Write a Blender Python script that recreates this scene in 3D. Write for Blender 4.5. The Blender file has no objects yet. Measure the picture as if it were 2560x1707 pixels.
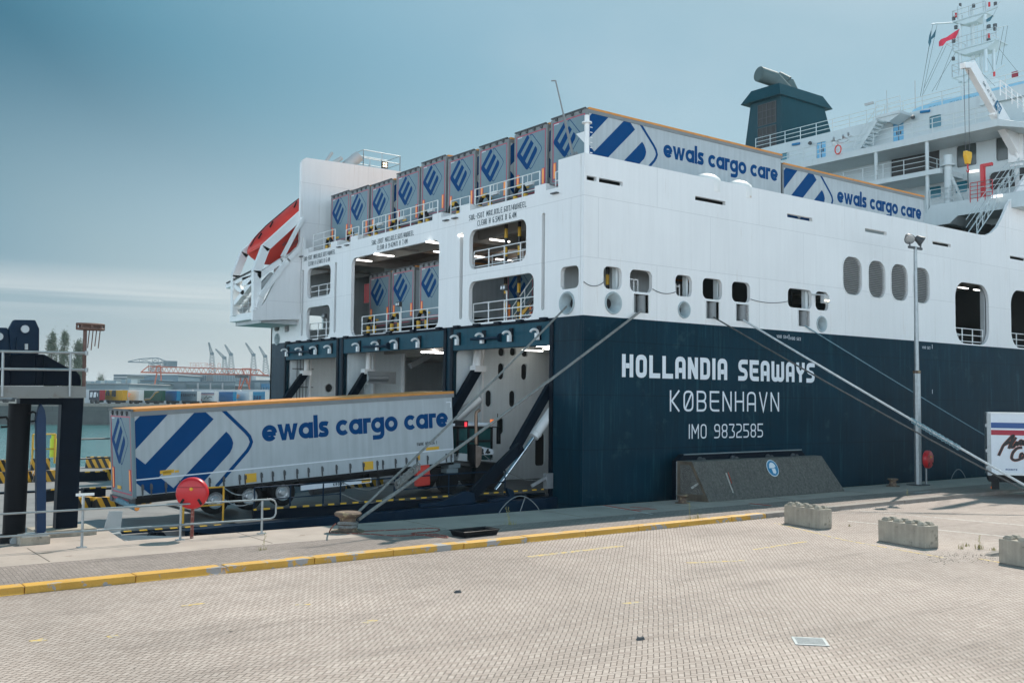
import bpy, math, random
from mathutils import Vector, Matrix
random.seed(7)
SC = bpy.context.scene
COL = SC.collection
# ------------------------------------------------------------------ camera
# World axes: X runs along the quay and the ship towards her bow, Y runs from the yard across the quay to the far
# shore, Z is up.  The yard surface is z = 0 and the photographer's eye is 4.4 m above it.
AX = Vector((0.79937635, 0.04297852, 0.59929149))   # world X, Y, Z seen in the camera frame (right, down, forward)
AY = Vector((-0.60073784, 0.03964333, 0.79846256))
AZ = Vector((0.01055883, -0.99828916, 0.05750876))
EYE = Vector((0, 0, 4.4)); FP = 2489.0
cam = bpy.data.cameras.new('camera'); camo = bpy.data.objects.new('camera', cam); COL.objects.link(camo)
cam.sensor_width = 36; cam.lens = 35.0; cam.clip_start = 0.2; cam.clip_end = 6000
camo.matrix_world = Matrix(((AX[0], -AX[1], -AX[2], EYE[0]), (AY[0], -AY[1], -AY[2], EYE[1]), (AZ[0], -AZ[1], -AZ[2], EYE[2]), (0, 0, 0, 1)))
SC.camera = camo
SC.render.resolution_x = 1024; SC.render.resolution_y = 682
SC.view_settings.view_transform = 'Standard'; SC.view_settings.look = 'None'
SC.view_settings.exposure = 0.1; SC.view_settings.gamma = 1.0
# ------------------------------------------------------------------ sky and sun
SUN_AZ = math.radians(25)      # from +X towards +Y
SUN_EL = math.radians(48.5)
sd = Vector((math.cos(SUN_EL) * math.cos(SUN_AZ), math.cos(SUN_EL) * math.sin(SUN_AZ), math.sin(SUN_EL)))
W = bpy.data.worlds.new('World'); SC.world = W; W.use_nodes = True
nt = W.node_tree; nt.nodes.clear()
def wn(t, **k):
    n = nt.nodes.new(t)
    for a, b in k.items(): setattr(n, a, b)
    return n
out = wn('ShaderNodeOutputWorld'); bg = wn('ShaderNodeBackground'); bg.inputs[1].default_value = SKY_STRENGTH = 0.13
sky = wn('ShaderNodeTexSky', sky_type='NISHITA', sun_disc=False)
sky.sun_elevation = SUN_EL; sky.sun_rotation = math.pi / 2 - SUN_AZ
sky.air_density = 1.3; sky.dust_density = 1.6; sky.ozone_density = 2.2; sky.altitude = 0
# polarised-looking blue away from the sun, hazy white low down, and unseen bright cloud added behind the photographer to light the hull
def wl(a, b): nt.links.new(a, b)
def wm(op, a, b=None, c=None):
    n = wn('ShaderNodeMath', operation=op)
    for i, v in enumerate((a, b, c)):
        if v is None: continue
        if isinstance(v, (int, float)): n.inputs[i].default_value = v
        else: wl(v, n.inputs[i])
    return n.outputs[0]
def wramp(fac, stops):
    r = wn('ShaderNodeValToRGB'); e = r.color_ramp.elements
    while len(e) < len(stops): e.new(0.5)
    for q, (p, c) in zip(e, stops): q.position = p; q.color = (*c, 1)
    wl(fac, r.inputs[0]); return r.outputs[0]
def wmix(f, a, b, mode='MIX'):
    m = wn('ShaderNodeMixRGB', blend_type=mode)
    for i, v in enumerate((f, a, b)):
        if isinstance(v, (int, float)): m.inputs[i].default_value = v
        elif isinstance(v, tuple): m.inputs[i].default_value = (*v, 1)
        else: wl(v, m.inputs[i])
    return m.outputs[0]
def wmr(v, a, b, lo, hi):
    r = wn('ShaderNodeMapRange', interpolation_type='SMOOTHSTEP'); wl(v, r.inputs[0])
    for i, q in enumerate((a, b, lo, hi)): r.inputs[i + 1].default_value = q
    return r.outputs[0]
tc = wn('ShaderNodeTexCoord').outputs['Generated']
dt = wn('ShaderNodeVectorMath', operation='DOT_PRODUCT'); wl(tc, dt.inputs[0]); dt.inputs[1].default_value = sd
cs = dt.outputs['Value']; sz = wn('ShaderNodeSeparateXYZ'); wl(tc, sz.inputs[0]); zz = wm('MAXIMUM', sz.outputs[2], 0.0)
base = wramp(cs, [(0.0, (.03, .13, .22)), (0.42, (.015, .13, .215)), (0.60, (.030, .155, .235)), (0.67, (.10, .275, .375)), (0.765, (.205, .40, .51)), (0.82, (.27, .455, .56)), (0.87, (.32, .49, .58)), (1.0, (.85, .88, .9))])
hz = wmr(zz, .34, .08, 0, 1); hz2 = wm('POWER', 2.718, wm('MULTIPLY', zz, -12.0))
skyc = wmix(hz2, wmix(hz, base, wramp(cs, [(0.2, (.09, .25, .36)), (0.47, (.13, .30, .40)), (0.52, (.235, .40, .48)), (0.60, (.36, .54, .63)), (0.78, (.44, .62, .69))])), wramp(cs, [(0.0, (1.0, 1.12, 1.25)), (0.35, (.52, .55, .56)), (0.55, (.66, .66, .65)), (0.9, (.80, .82, .83))]))
def wnoise(sc, loc, scale, det, rough=.55):
    mp = wn('ShaderNodeMapping'); mp.inputs['Scale'].default_value = sc; mp.inputs['Location'].default_value = loc; wl(tc, mp.inputs[0])
    n = wn('ShaderNodeTexNoise'); n.inputs['Scale'].default_value = scale; n.inputs['Detail'].default_value = det; n.inputs['Roughness'].default_value = rough; wl(mp.outputs[0], n.inputs[0]); return n.outputs[0]
big = wramp(wnoise((1, 1, 1.6), (.3, 1.2, 0), 2.6, 7), [(.50, (0, 0, 0)), (.8, (.22, .22, .22))])
band = wm('MULTIPLY', wramp(zz, [(.060, (0, 0, 0)), (.088, (1, 1, 1)), (.098, (1, 1, 1)), (.122, (0, 0, 0))]), wramp(wnoise((1.3, 1.3, 55), (0, 0, 0), 1.5, 4), [(.38, (0, 0, 0)), (.62, (.55, .55, .55))]))
skyc = wmix(wm('MULTIPLY', big, wmr(cs, .66, .80, 0, 1)), skyc, (.70, .76, .80)); skyc = wmix(band, skyc, (.68, .72, .73))
sca = wn('ShaderNodeVectorMath', operation='SCALE'); wl(skyc, sca.inputs[0]); sca.inputs['Scale'].default_value = 1 / SKY_STRENGTH
fill_bank = wm('MULTIPLY', wm('MULTIPLY', wmr(cs, 0.02, 0.36, 1, 0), wmr(zz, 0.22, 0.60, 1, 0)), wmr(wnoise((1, 1, 1.5), (3, 0, 0), 1.6, 6), .35, .6, .75, 1.1))  # added bright bank out of view, filling the shaded hull
bk = wn('ShaderNodeVectorMath', operation='SCALE'); bk.inputs[0].default_value = (1.42, 1.66, 1.88); wl(fill_bank, bk.inputs['Scale'])
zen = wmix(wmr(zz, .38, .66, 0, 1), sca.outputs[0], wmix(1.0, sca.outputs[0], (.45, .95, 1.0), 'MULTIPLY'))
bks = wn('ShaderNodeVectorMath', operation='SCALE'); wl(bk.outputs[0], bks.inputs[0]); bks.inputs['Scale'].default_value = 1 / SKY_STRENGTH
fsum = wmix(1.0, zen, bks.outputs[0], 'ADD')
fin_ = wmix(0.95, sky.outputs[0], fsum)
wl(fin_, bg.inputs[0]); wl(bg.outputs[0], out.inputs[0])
sl = bpy.data.lights.new('sun', 'SUN'); sl.energy = 5.0; sl.angle = math.radians(0.5); sl.color = (1.0, 0.93, 0.84)
so = bpy.data.objects.new('sun', sl); COL.objects.link(so); so.rotation_euler = (-sd).to_track_quat('-Z', 'Y').to_euler(); so.location = (0, 0, 60)
# ------------------------------------------------------------------ surveying helpers: sight a picture point onto a real plane
def _ray(px, py):
    v = Vector((px - 1280.0, py - 853.5, FP)); return Vector((v.dot(AX), v.dot(AY), v.dot(AZ)))
def onx(px, py, x): r = _ray(px, py); return EYE + r * (x / r.x)
def ony(px, py, y): r = _ray(px, py); return EYE + r * (y / r.y)
def onz(px, py, z): r = _ray(px, py); return EYE + r * ((z - EYE.z) / r.z)
def dep(px, py, d): r = _ray(px, py); return EYE + r * (d / FP)
# ------------------------------------------------------------------ materials
MATS = {}
def mat(name, col, rough=0.5, metal=0.0, var=0.0, vs=3.0, bump=0.0, bs=20.0, streak=0.0, emit=None, dirt=None, seams=None, stretch=None, spec=None, runs=None):
    if name in MATS: return MATS[name]
    m = bpy.data.materials.new(name); m.use_nodes = True; MATS[name] = m
    t = m.node_tree; b = t.nodes['Principled BSDF']
    def N(ty, **k):
        n = t.nodes.new(ty)
        for a, c in k.items(): setattr(n, a, c)
        return n
    b.inputs['Roughness'].default_value = rough; b.inputs['Metallic'].default_value = metal
    if spec is not None: b.inputs['Specular IOR Level'].default_value = spec
    rgb = N('ShaderNodeRGB'); rgb.outputs[0].default_value = (*col, 1); cur = rgb.outputs[0]
    co = N('ShaderNodeTexCoord').outputs['Object']
    def mul(cur, fac, lo, hi):
        mr = N('ShaderNodeMapRange'); mr.inputs['From Min'].default_value = 0.25; mr.inputs['From Max'].default_value = 0.75
        mr.inputs['To Min'].default_value = lo; mr.inputs['To Max'].default_value = hi
        t.links.new(fac, mr.inputs[0])
        v = N('ShaderNodeVectorMath', operation='SCALE'); t.links.new(cur, v.inputs[0]); t.links.new(mr.outputs[0], v.inputs['Scale']); return v.outputs[0]
    if var:
        n = N('ShaderNodeTexNoise'); n.inputs['Scale'].default_value = vs; n.inputs['Detail'].default_value = 6
        if stretch:
            mpp = N('ShaderNodeMapping'); mpp.inputs['Scale'].default_value = stretch; t.links.new(co, mpp.inputs[0]); t.links.new(mpp.outputs[0], n.inputs[0])
        else: t.links.new(co, n.inputs[0])
        cur = mul(cur, n.outputs[0], 1 - var, 1 + var)
    if streak:
        mpp = N('ShaderNodeMapping'); mpp.inputs['Scale'].default_value = (4, 4, 0.22); t.links.new(co, mpp.inputs[0])
        n = N('ShaderNodeTexNoise'); n.inputs['Scale'].default_value = 1.3; n.inputs['Detail'].default_value = 8; t.links.new(mpp.outputs[0], n.inputs[0])
        cur = mul(cur, n.outputs[0], 1 + streak, 1 - streak)
    if dirt:   # patches of another colour: (colour, threshold, scale)
        n = N('ShaderNodeTexNoise'); n.inputs['Scale'].default_value = dirt[2]; n.inputs['Detail'].default_value = 9; n.inputs['Roughness'].default_value = 0.65; t.links.new(co, n.inputs[0])
        r = N('ShaderNodeMapRange'); r.inputs['From Min'].default_value = dirt[1]; r.inputs['From Max'].default_value = dirt[1] + (dirt[3] if len(dirt) > 3 else 0.05); t.links.new(n.outputs[0], r.inputs[0])
        mx = N('ShaderNodeMixRGB'); mx.inputs[2].default_value = (*dirt[0], 1); t.links.new(r.outputs[0], mx.inputs[0]); t.links.new(cur, mx.inputs[1]); cur = mx.outputs[0]
    if runs:   # vertical runs below openings and seams: (colour, threshold, amount)
        mpp = N('ShaderNodeMapping'); mpp.inputs['Scale'].default_value = (2.6, 2.6, 0.16); t.links.new(co, mpp.inputs[0])
        n = N('ShaderNodeTexNoise'); n.inputs['Scale'].default_value = 1.6; n.inputs['Detail'].default_value = 10; n.inputs['Roughness'].default_value = 0.7; t.links.new(mpp.outputs[0], n.inputs[0])
        r = N('ShaderNodeMapRange'); r.inputs['From Min'].default_value = runs[1]; r.inputs['From Max'].default_value = runs[1] + 0.16; r.inputs['To Max'].default_value = runs[2]; t.links.new(n.outputs[0], r.inputs[0])
        mx = N('ShaderNodeMixRGB'); mx.inputs[2].default_value = (*runs[0], 1); t.links.new(r.outputs[0], mx.inputs[0]); t.links.new(cur, mx.inputs[1]); cur = mx.outputs[0]
    if seams:  # plating seams: (width, height, axis order, darkness)
        sx = N('ShaderNodeSeparateXYZ'); cx = N('ShaderNodeCombineXYZ'); t.links.new(co, sx.inputs[0])
        ad = N('ShaderNodeMath', operation='ADD'); t.links.new(sx.outputs[0], ad.inputs[0]); t.links.new(sx.outputs[1], ad.inputs[1])
        t.links.new(ad.outputs[0], cx.inputs[0]); t.links.new(sx.outputs[2], cx.inputs[1])
        bk = N('ShaderNodeTexBrick'); bk.inputs['Scale'].default_value = 1; bk.inputs['Brick Width'].default_value = seams[0]; bk.inputs['Row Height'].default_value = seams[1]
        bk.inputs['Mortar Size'].default_value = seams[2]; bk.inputs['Mortar Smooth'].default_value = 0.3
        bk.inputs['Color1'].default_value = (1, 1, 1, 1); bk.inputs['Color2'].default_value = (0.97, 0.97, 0.97, 1); k = 1 - seams[3]; bk.inputs['Mortar'].default_value = (k, k, k, 1)
        t.links.new(cx.outputs[0], bk.inputs[0])
        mx = N('ShaderNodeMixRGB', blend_type='MULTIPLY'); mx.inputs[0].default_value = 1; t.links.new(cur, mx.inputs[1]); t.links.new(bk.outputs[0], mx.inputs[2]); cur = mx.outputs[0]
    t.links.new(cur, b.inputs['Base Color'])
    if bump:
        n = N('ShaderNodeTexNoise'); n.inputs['Scale'].default_value = bs; n.inputs['Detail'].default_value = 5; t.links.new(co, n.inputs[0])
        bp = N('ShaderNodeBump'); bp.inputs['Strength'].default_value = bump; bp.inputs['Distance'].default_value = 0.05
        t.links.new(n.outputs[0], bp.inputs['Height']); t.links.new(bp.outputs[0], b.inputs['Normal'])
    if emit:
        b.inputs['Emission Color'].default_value = (*emit[0], 1); b.inputs['Emission Strength'].default_value = emit[1]
    return m
M = dict(
 white=mat('white_ship_paint', (0.80, 0.80, 0.79), 0.42, var=0.03, vs=0.35, streak=0.03, seams=(7.0, 2.6, 0.016, 0.2), bump=0.3, bs=0.7, runs=((0.46, 0.36, 0.26), 0.60, 0.5)),
 white2=mat('white_paint', (0.78, 0.79, 0.78), 0.45, var=0.05, vs=1.2),
 wint=mat('white_interior_paint', (0.66, 0.72, 0.73), 0.5, var=0.05, vs=0.8, streak=0.06),
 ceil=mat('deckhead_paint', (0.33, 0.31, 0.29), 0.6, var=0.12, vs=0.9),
 navy=mat('navy_hull_paint', (0.0015, 0.025, 0.043), 0.34, spec=.06, var=0.15, vs=0.5, streak=0.16, seams=(7.0, 2.3, 0.022, 0.35), bump=0.3, bs=0.7, runs=((0.02, 0.085, 0.11), 0.55, 0.6), dirt=((0.02, 0.06, 0.075), 0.60, 0.9, 0.15)),
 navyp=mat('navy_steel_paint', (0.003, 0.018, 0.040), 0.45, spec=.12, var=0.2, vs=1.5, streak=0.1),
 navyd=mat('dark_navy_steel', (0.002, 0.007, 0.015), 0.5, spec=.08, var=0.25, vs=2.0),
 blued=mat('blue_steel_paint', (0.002, 0.025, 0.075), 0.45, spec=.3, var=0.15, vs=2.0),
 funnel=mat('funnel_blue_paint', (0.003, 0.045, 0.062), 0.5, spec=.2, var=0.1, vs=0.6, streak=0.06),
 bandb=mat('pale_blue_paint', (0.25, 0.50, 0.66), 0.5, var=0.04, vs=1.0),
 doorb=mat('light_blue_door_paint', (0.13, 0.40, 0.62), 0.45, var=0.06, vs=2.0),
 lgrey=mat('light_grey_paint', (0.42, 0.44, 0.44), 0.5, var=0.1, vs=1.5),
 grey=mat('grey_paint', (0.20, 0.215, 0.22), 0.5, var=0.12, vs=2.0),
 dgrey=mat('dark_grey_steel', (0.06, 0.065, 0.07), 0.5, var=0.2, vs=2.0),
 black=mat('black_paint', (0.006, 0.007, 0.009), 0.5, spec=.25, var=0.2, vs=3.0),
 rubber=mat('tyre_rubber', (0.010, 0.010, 0.011), 0.85, spec=.2, var=0.2, vs=8.0),
 galv=mat('galvanised_steel', (0.34, 0.37, 0.38), 0.42, metal=0.55, var=0.14, vs=6.0),
 chrome=mat('polished_steel', (0.62, 0.68, 0.72), 0.22, metal=0.9),
 alu=mat('aluminium', (0.45, 0.47, 0.48), 0.35, metal=0.6, var=0.1, vs=4.0),
 dhouse=mat('shaded_deckhouse_white', (0.50, 0.565, 0.575), 0.5, var=0.04, vs=0.8, streak=.03),  # ship white darkened and cooled, so the deckhouse shade sits in the colour
 deck=mat('deck_green_grey', (0.08, 0.095, 0.09), 0.6, var=0.2, vs=1.2),
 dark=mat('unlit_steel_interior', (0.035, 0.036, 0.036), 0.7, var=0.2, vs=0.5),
 logo=mat('logo_blue_print', (0.0, 0.052, 0.175), 0.6, spec=.08, var=0.05, vs=2.0),
 curtain=mat('grey_white_curtain', (0.41, 0.455, 0.475), 0.5, var=0.06, vs=1.2, streak=0.11, bump=0.25, bs=1.6),
 rdoor=mat('grey_trailer_door', (0.14, 0.225, 0.26), 0.42, var=0.07, vs=1.5, streak=0.04),
 orange=mat('orange_roof_rail', (0.62, 0.25, 0.045), 0.5, var=0.14, vs=2.5),
 red=mat('red_paint', (0.52, 0.012, 0.018), 0.35, var=0.06, vs=3.0),
 redline=mat('red_reflective_tape', (0.55, 0.03, 0.09), 0.4),
 lifered=mat('orange_red_grp', (0.62, 0.045, 0.03), 0.35, var=0.08, vs=1.5),
 yellow=mat('yellow_paint', (0.70, 0.36, 0.02), 0.45, var=0.12, vs=3.0),
 yelsign=mat('yellow_plate', (0.72, 0.40, 0.02), 0.45, var=0.05),
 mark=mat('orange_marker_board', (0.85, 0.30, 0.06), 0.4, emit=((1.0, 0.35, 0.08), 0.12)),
 beacon=mat('red_beacon_lens', (0.6, 0.02, 0.03), 0.3, emit=((1, 0.05, 0.08), 0.8)),
 beaco=mat('amber_beacon_lens', (0.7, 0.12, 0.02), 0.3, emit=((1, 0.25, 0.03), 0.5)),
 tube=mat('fluorescent_tube', (0.9, 0.9, 0.9), 0.4, emit=((1.0, 0.97, 0.9), 5.0)),
 fill_tube=mat('bay_fill_tube', (0.9, 0.9, 0.9), 0.4, emit=((1.0, 0.97, 0.92), 30.0)),  # strong emitter for the tubes added to brighten the stern bays
 beamw=mat('stained_grey_beam', (0.20, 0.21, 0.20), 0.6, var=.15, vs=1.2, dirt=((0.12, 0.08, 0.055), .52, 1.1, .15)),
 lamp=mat('lit_floodlight_lens', (0.9, 0.8, 0.6), 0.4, emit=((1.0, 0.85, 0.6), 2.2)),
 glass=mat('tinted_window_glass', (0.02, 0.16, 0.22), 0.12, var=0.1),
 cabglass=mat('green_cab_glass', (0.02, 0.075, 0.075), 0.12, var=0.3, vs=2.0),
 dglass=mat('dark_window_glass', (0.05, 0.065, 0.062), 0.15, var=0.15, vs=0.6),
 rope=mat('mooring_rope', (0.22, 0.225, 0.215), 0.9, var=0.3, vs=9.0, bump=0.8, bs=25),
 ropep=mat('pale_rope', (0.50, 0.54, 0.55), 0.6, var=0.2, vs=7.0, bump=0.5, bs=22),  # plain pale tone for the upper right-hand rope
 ropeb=mat('blue_grey_rope', (0.16, 0.28, 0.33), 0.9, var=0.25, vs=9.0, bump=0.6, bs=25),
 roped=mat('dark_rope', (0.07, 0.075, 0.075), 0.9, var=0.3, vs=7.0, bump=0.6, bs=25),
 rust=mat('rusty_steel', (0.13, 0.085, 0.06), 0.8, var=0.35, vs=5.0, bump=0.3, dirt=((0.30, 0.23, 0.13), 0.52, 6.0, 0.12)),
 rustpole=mat('peeling_rusty_pole', (0.20, 0.05, 0.035), 0.7, var=0.3, vs=9.0, dirt=((0.30, 0.22, 0.18), 0.55, 12.0)),
 concrete=mat('quay_concrete', (0.38, 0.315, 0.27), 0.85, var=0.14, vs=0.9, bump=0.2, bs=14, dirt=((0.20, 0.15, 0.11), 0.60, 1.7, 0.15)),
 block=mat('block_concrete', (0.37, 0.32, 0.255), 0.85, var=0.2, vs=2.5, bump=0.3, bs=12, streak=0.22, dirt=((0.10, 0.10, 0.075), 0.60, 3.5, 0.12)),
 stone=mat('exposed_aggregate', (0.10, 0.098, 0.088), 0.9, var=0.4, vs=9, bump=1.0, bs=20, streak=.2, dirt=((0.19, 0.18, 0.155), 0.55, 16.0, 0.12)),
 quaywall=mat('quay_wall', (0.10, 0.11, 0.105), 0.9, var=0.2, vs=0.4, seams=(6, 3.0, 0.06, 0.3)),
 plate=mat('worn_deck_plate', (0.22, 0.21, 0.205), 0.6, metal=0.1, var=0.2, vs=0.8, seams=(3.2, 2.4, 0.03, 0.45), dirt=((0.11, 0.10, 0.10), 0.57, 0.7, 0.2)),
 rampd=mat('ramp_deck_steel', (0.055, 0.06, 0.065), 0.5, metal=0.1, var=0.3, vs=1.2),
 leaf=mat('poplar_leaves', (0.085, 0.12, 0.06), 0.7, var=0.4, vs=0.5),
 weed=mat('dry_weed', (0.34, 0.30, 0.11), 0.8, var=0.4, vs=3.0),
 bark=mat('bark', (0.10, 0.08, 0.06), 0.9),
 postb=mat('brown_post_paint', (0.13, 0.075, 0.06), 0.7, var=.3, vs=5),
 band=mat('stern_beam_blue', (0.006, 0.062, 0.092), 0.5, spec=.15, var=.12, vs=1.5, streak=.12),
 grit=mat('ground_grit', (0.30, 0.26, 0.22), .9, var=.3, vs=8),
 cranes=mat('crane_grey_paint', (0.12, 0.18, 0.21), 0.6),
 crano=mat('crane_orange_paint', (0.50, 0.14, 0.08), 0.6),
 bgl=mat('shed_cladding', (0.22, 0.30, 0.34), 0.6, var=0.06, vs=0.1, seams=(4, 60, 0.1, 0.06)),
 bgd=mat('shed_dark_cladding', (0.13, 0.21, 0.26), 0.6, var=0.06, vs=0.1),
 bgw=mat('pale_roof', (0.50, 0.53, 0.54), 0.6, var=0.05, vs=0.2),
 bgwin=mat('distant_window', (0.10, 0.17, 0.19), 0.3),
 bgblue=mat('blue_cladding', (0.04, 0.20, 0.36), 0.6, var=0.1, vs=0.2),
 tyel=mat('yellow_tarpaulin', (0.62, 0.32, 0.01), 0.6, var=0.06, spec=.1), tgreen=mat('green_tarpaulin', (0.006, 0.07, 0.05), 0.6, var=0.06, spec=.1),
 tblue=mat('blue_tarpaulin', (0.004, 0.10, 0.27), 0.6, spec=.1, var=0.06), tteal=mat('teal_blue_tarpaulin', (0.004, 0.20, 0.38), 0.6, spec=.1, var=0.06), tgrey=mat('grey_tarpaulin', (0.17, 0.21, 0.225), 0.6, spec=.1, var=0.06),
 tnavy=mat('navy_tarpaulin', (0.01, 0.018, 0.035), 0.6, spec=.1, var=0.06), twhite=mat('white_tarpaulin', (0.66, 0.67, 0.66), 0.5, var=0.05),
 tred=mat('red_stripe_print', (0.38, 0.01, 0.035), 0.45),
 textd=mat('dark_lettering', (0.015, 0.045, 0.06), 0.5), textw=mat('white_lettering', (0.72, 0.76, 0.80), 0.5, var=0.04), textbl=mat('black_lettering', (0.012, 0.012, 0.014), 0.5),
 flagr=mat('red_flag_cloth', (0.70, 0.03, 0.07), 0.7), flagd=mat('teal_flag_cloth', (0.04, 0.13, 0.17), 0.7), signb=mat('blue_sign', (0.01, 0.20, 0.38), 0.4), fluo=mat('fluorescent_yellow', (0.62, 0.70, 0.03), 0.5),
)
def stripes(name, ca, cb, period, ax=(1, 0, 1), soft=0.02):
    m = bpy.data.materials.new(name); m.use_nodes = True; t = m.node_tree; b = t.nodes['Principled BSDF']; b.inputs['Roughness'].default_value = 0.5
    co = t.nodes.new('ShaderNodeTexCoord'); d = t.nodes.new('ShaderNodeVectorMath'); d.operation = 'DOT_PRODUCT'; d.inputs[1].default_value = [a / period for a in ax]
    f = t.nodes.new('ShaderNodeMath'); f.operation = 'FRACT'; g = t.nodes.new('ShaderNodeMath'); g.operation = 'GREATER_THAN'; g.inputs[1].default_value = 0.5
    mx = t.nodes.new('ShaderNodeMixRGB'); mx.inputs[1].default_value = (*ca, 1); mx.inputs[2].default_value = (*cb, 1)
    t.links.new(co.outputs['Object'], d.inputs[0]); t.links.new(d.outputs['Value'], f.inputs[0]); t.links.new(f.outputs[0], g.inputs[0]); t.links.new(g.outputs[0], mx.inputs[0]); t.links.new(mx.outputs[0], b.inputs['Base Color'])
    return m
M['hazard'] = stripes('hazard_stripes', (0.014, 0.014, 0.015), (0.66, 0.34, 0.02), 0.42, (1, 0.2, 0.5))
M['dash'] = stripes('yellow_dashes', (0.012, 0.02, 0.03), (0.75, 0.45, 0.03), 0.5, (1, 0, 0))
M['bolly'] = stripes('black_yellow_bands', (0.012, 0.012, 0.014), (0.70, 0.40, 0.02), 0.9, (0, 0, 1))
# herringbone block paving laid at 45 degrees to the kerb
def paving(name, ang, bw, c1, c2, joint, jw=0.055):
    m = bpy.data.materials.new(name); m.use_nodes = True; t = m.node_tree; b = t.nodes['Principled BSDF']; b.inputs['Roughness'].default_value = 0.8; b.inputs['Specular IOR Level'].default_value = 0.3
    L = t.links.new
    def mt(op, a, c=None, e=None):
        n = t.nodes.new('ShaderNodeMath'); n.operation = op
        for i, v in enumerate((a, c, e)):
            if v is None: continue
            if isinstance(v, (int, float)): n.inputs[i].default_value = v
            else: L(v, n.inputs[i])
        return n.outputs[0]
    co = t.nodes.new('ShaderNodeTexCoord').outputs['Object']
    # laid by hand: rows wander a little
    nw = t.nodes.new('ShaderNodeTexNoise'); nw.inputs['Scale'].default_value = 0.5; L(co, nw.inputs[0])
    sc_ = t.nodes.new('ShaderNodeVectorMath'); sc_.operation = 'SCALE'; sc_.inputs['Scale'].default_value = 0.12; L(nw.outputs['Color'], sc_.inputs[0])
    ad = t.nodes.new('ShaderNodeVectorMath'); ad.operation = 'ADD'; L(co, ad.inputs[0]); L(sc_.outputs[0], ad.inputs[1])
    mp = t.nodes.new('ShaderNodeMapping'); mp.inputs['Rotation'].default_value = (0, 0, ang); mp.inputs['Scale'].default_value = (1 / bw, 1 / bw, 1); L(ad.outputs[0], mp.inputs[0])
    s = t.nodes.new('ShaderNodeSeparateXYZ'); L(mp.outputs[0], s.inputs[0]); x, y = s.outputs[0], s.outputs[1]
    i, j = mt('FLOOR', x), mt('FLOOR', y); fx, fy = mt('FRACT', x), mt('FRACT', y)
    k = mt('FLOORED_MODULO', mt('SUBTRACT', i, j), 4.0)
    K = [mt('COMPARE', k, float(q), 0.25) for q in range(4)]
    dl = mt('ADD', fx, K[1]); dr = mt('ADD', mt('SUBTRACT', 1.0, fx), K[0]); db = mt('ADD', fy, K[2]); dt = mt('ADD', mt('SUBTRACT', 1.0, fy), K[3])
    d = mt('MINIMUM', mt('MINIMUM', dl, dr), mt('MINIMUM', db, dt))
    mr = t.nodes.new('ShaderNodeMapRange'); mr.inputs['From Min'].default_value = jw * 0.45; mr.inputs['From Max'].default_value = jw * 1.6; L(d, mr.inputs[0])
    cx = t.nodes.new('ShaderNodeCombineXYZ'); L(mt('SUBTRACT', i, K[1]), cx.inputs[0]); L(mt('SUBTRACT', j, K[2]), cx.inputs[1])
    wnn = t.nodes.new('ShaderNodeTexWhiteNoise'); wnn.noise_dimensions = '2D'; L(cx.outputs[0], wnn.inputs[0])
    mx = t.nodes.new('ShaderNodeMixRGB'); mx.inputs[1].default_value = (*c1, 1); mx.inputs[2].default_value = (*c2, 1); L(wnn.outputs[0], mx.inputs[0])
    n1 = t.nodes.new('ShaderNodeTexNoise'); n1.inputs['Scale'].default_value = 0.16; n1.inputs['Detail'].default_value = 8; n1.inputs['Roughness'].default_value = 0.6; L(co, n1.inputs[0])
    m1 = t.nodes.new('ShaderNodeMapRange'); m1.inputs['From Min'].default_value = 0.3; m1.inputs['From Max'].default_value = 0.7; m1.inputs['To Min'].default_value = 0.74; m1.inputs['To Max'].default_value = 1.12; L(n1.outputs[0], m1.inputs[0])
    v = t.nodes.new('ShaderNodeVectorMath'); v.operation = 'SCALE'; L(mx.outputs[0], v.inputs[0]); L(m1.outputs[0], v.inputs['Scale'])
    # dark tyre scuffs and oil, drawn out along the traffic direction
    mp2 = t.nodes.new('ShaderNodeMapping'); mp2.inputs['Rotation'].default_value = (0, 0, 0.35); mp2.inputs['Scale'].default_value = (0.16, 0.75, 1); L(co, mp2.inputs[0])
    n2 = t.nodes.new('ShaderNodeTexNoise'); n2.inputs['Scale'].default_value = 1.0; n2.inputs['Detail'].default_value = 10; n2.inputs['Roughness'].default_value = 0.7; L(mp2.outputs[0], n2.inputs[0])
    r2 = t.nodes.new('ShaderNodeMapRange'); r2.inputs['From Min'].default_value = 0.53; r2.inputs['From Max'].default_value = 0.74; r2.inputs['To Max'].default_value = 0.6; L(n2.outputs[0], r2.inputs[0])
    x2 = t.nodes.new('ShaderNodeMixRGB'); x2.inputs[2].default_value = (c1[0] * 0.42, c1[1] * 0.42, c1[2] * 0.42, 1); L(r2.outputs[0], x2.inputs[0]); L(v.outputs[0], x2.inputs[1])
    # tiny dark specks: gum, rubber, oil spots
    vo = t.nodes.new('ShaderNodeTexNoise'); vo.inputs['Scale'].default_value = 5.5; vo.inputs['Detail'].default_value = 3; L(co, vo.inputs[0])
    r4 = t.nodes.new('ShaderNodeMapRange'); r4.inputs['From Min'].default_value = 0.72; r4.inputs['From Max'].default_value = 0.75; L(vo.outputs[0], r4.inputs[0])
    x4 = t.nodes.new('ShaderNodeMixRGB'); x4.inputs[2].default_value = (0.05, 0.045, 0.04, 1); L(r4.outputs[0], x4.inputs[0]); L(x2.outputs[0], x4.inputs[1])
    x3 = t.nodes.new('ShaderNodeMixRGB'); x3.inputs[1].default_value = (*joint, 1); L(mr.outputs[0], x3.inputs[0]); L(x4.outputs[0], x3.inputs[2])
    L(x3.outputs[0], b.inputs['Base Color'])
    bp = t.nodes.new('ShaderNodeBump'); bp.inputs['Strength'].default_value = 0.6; bp.inputs['Distance'].default_value = 0.006
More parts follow.
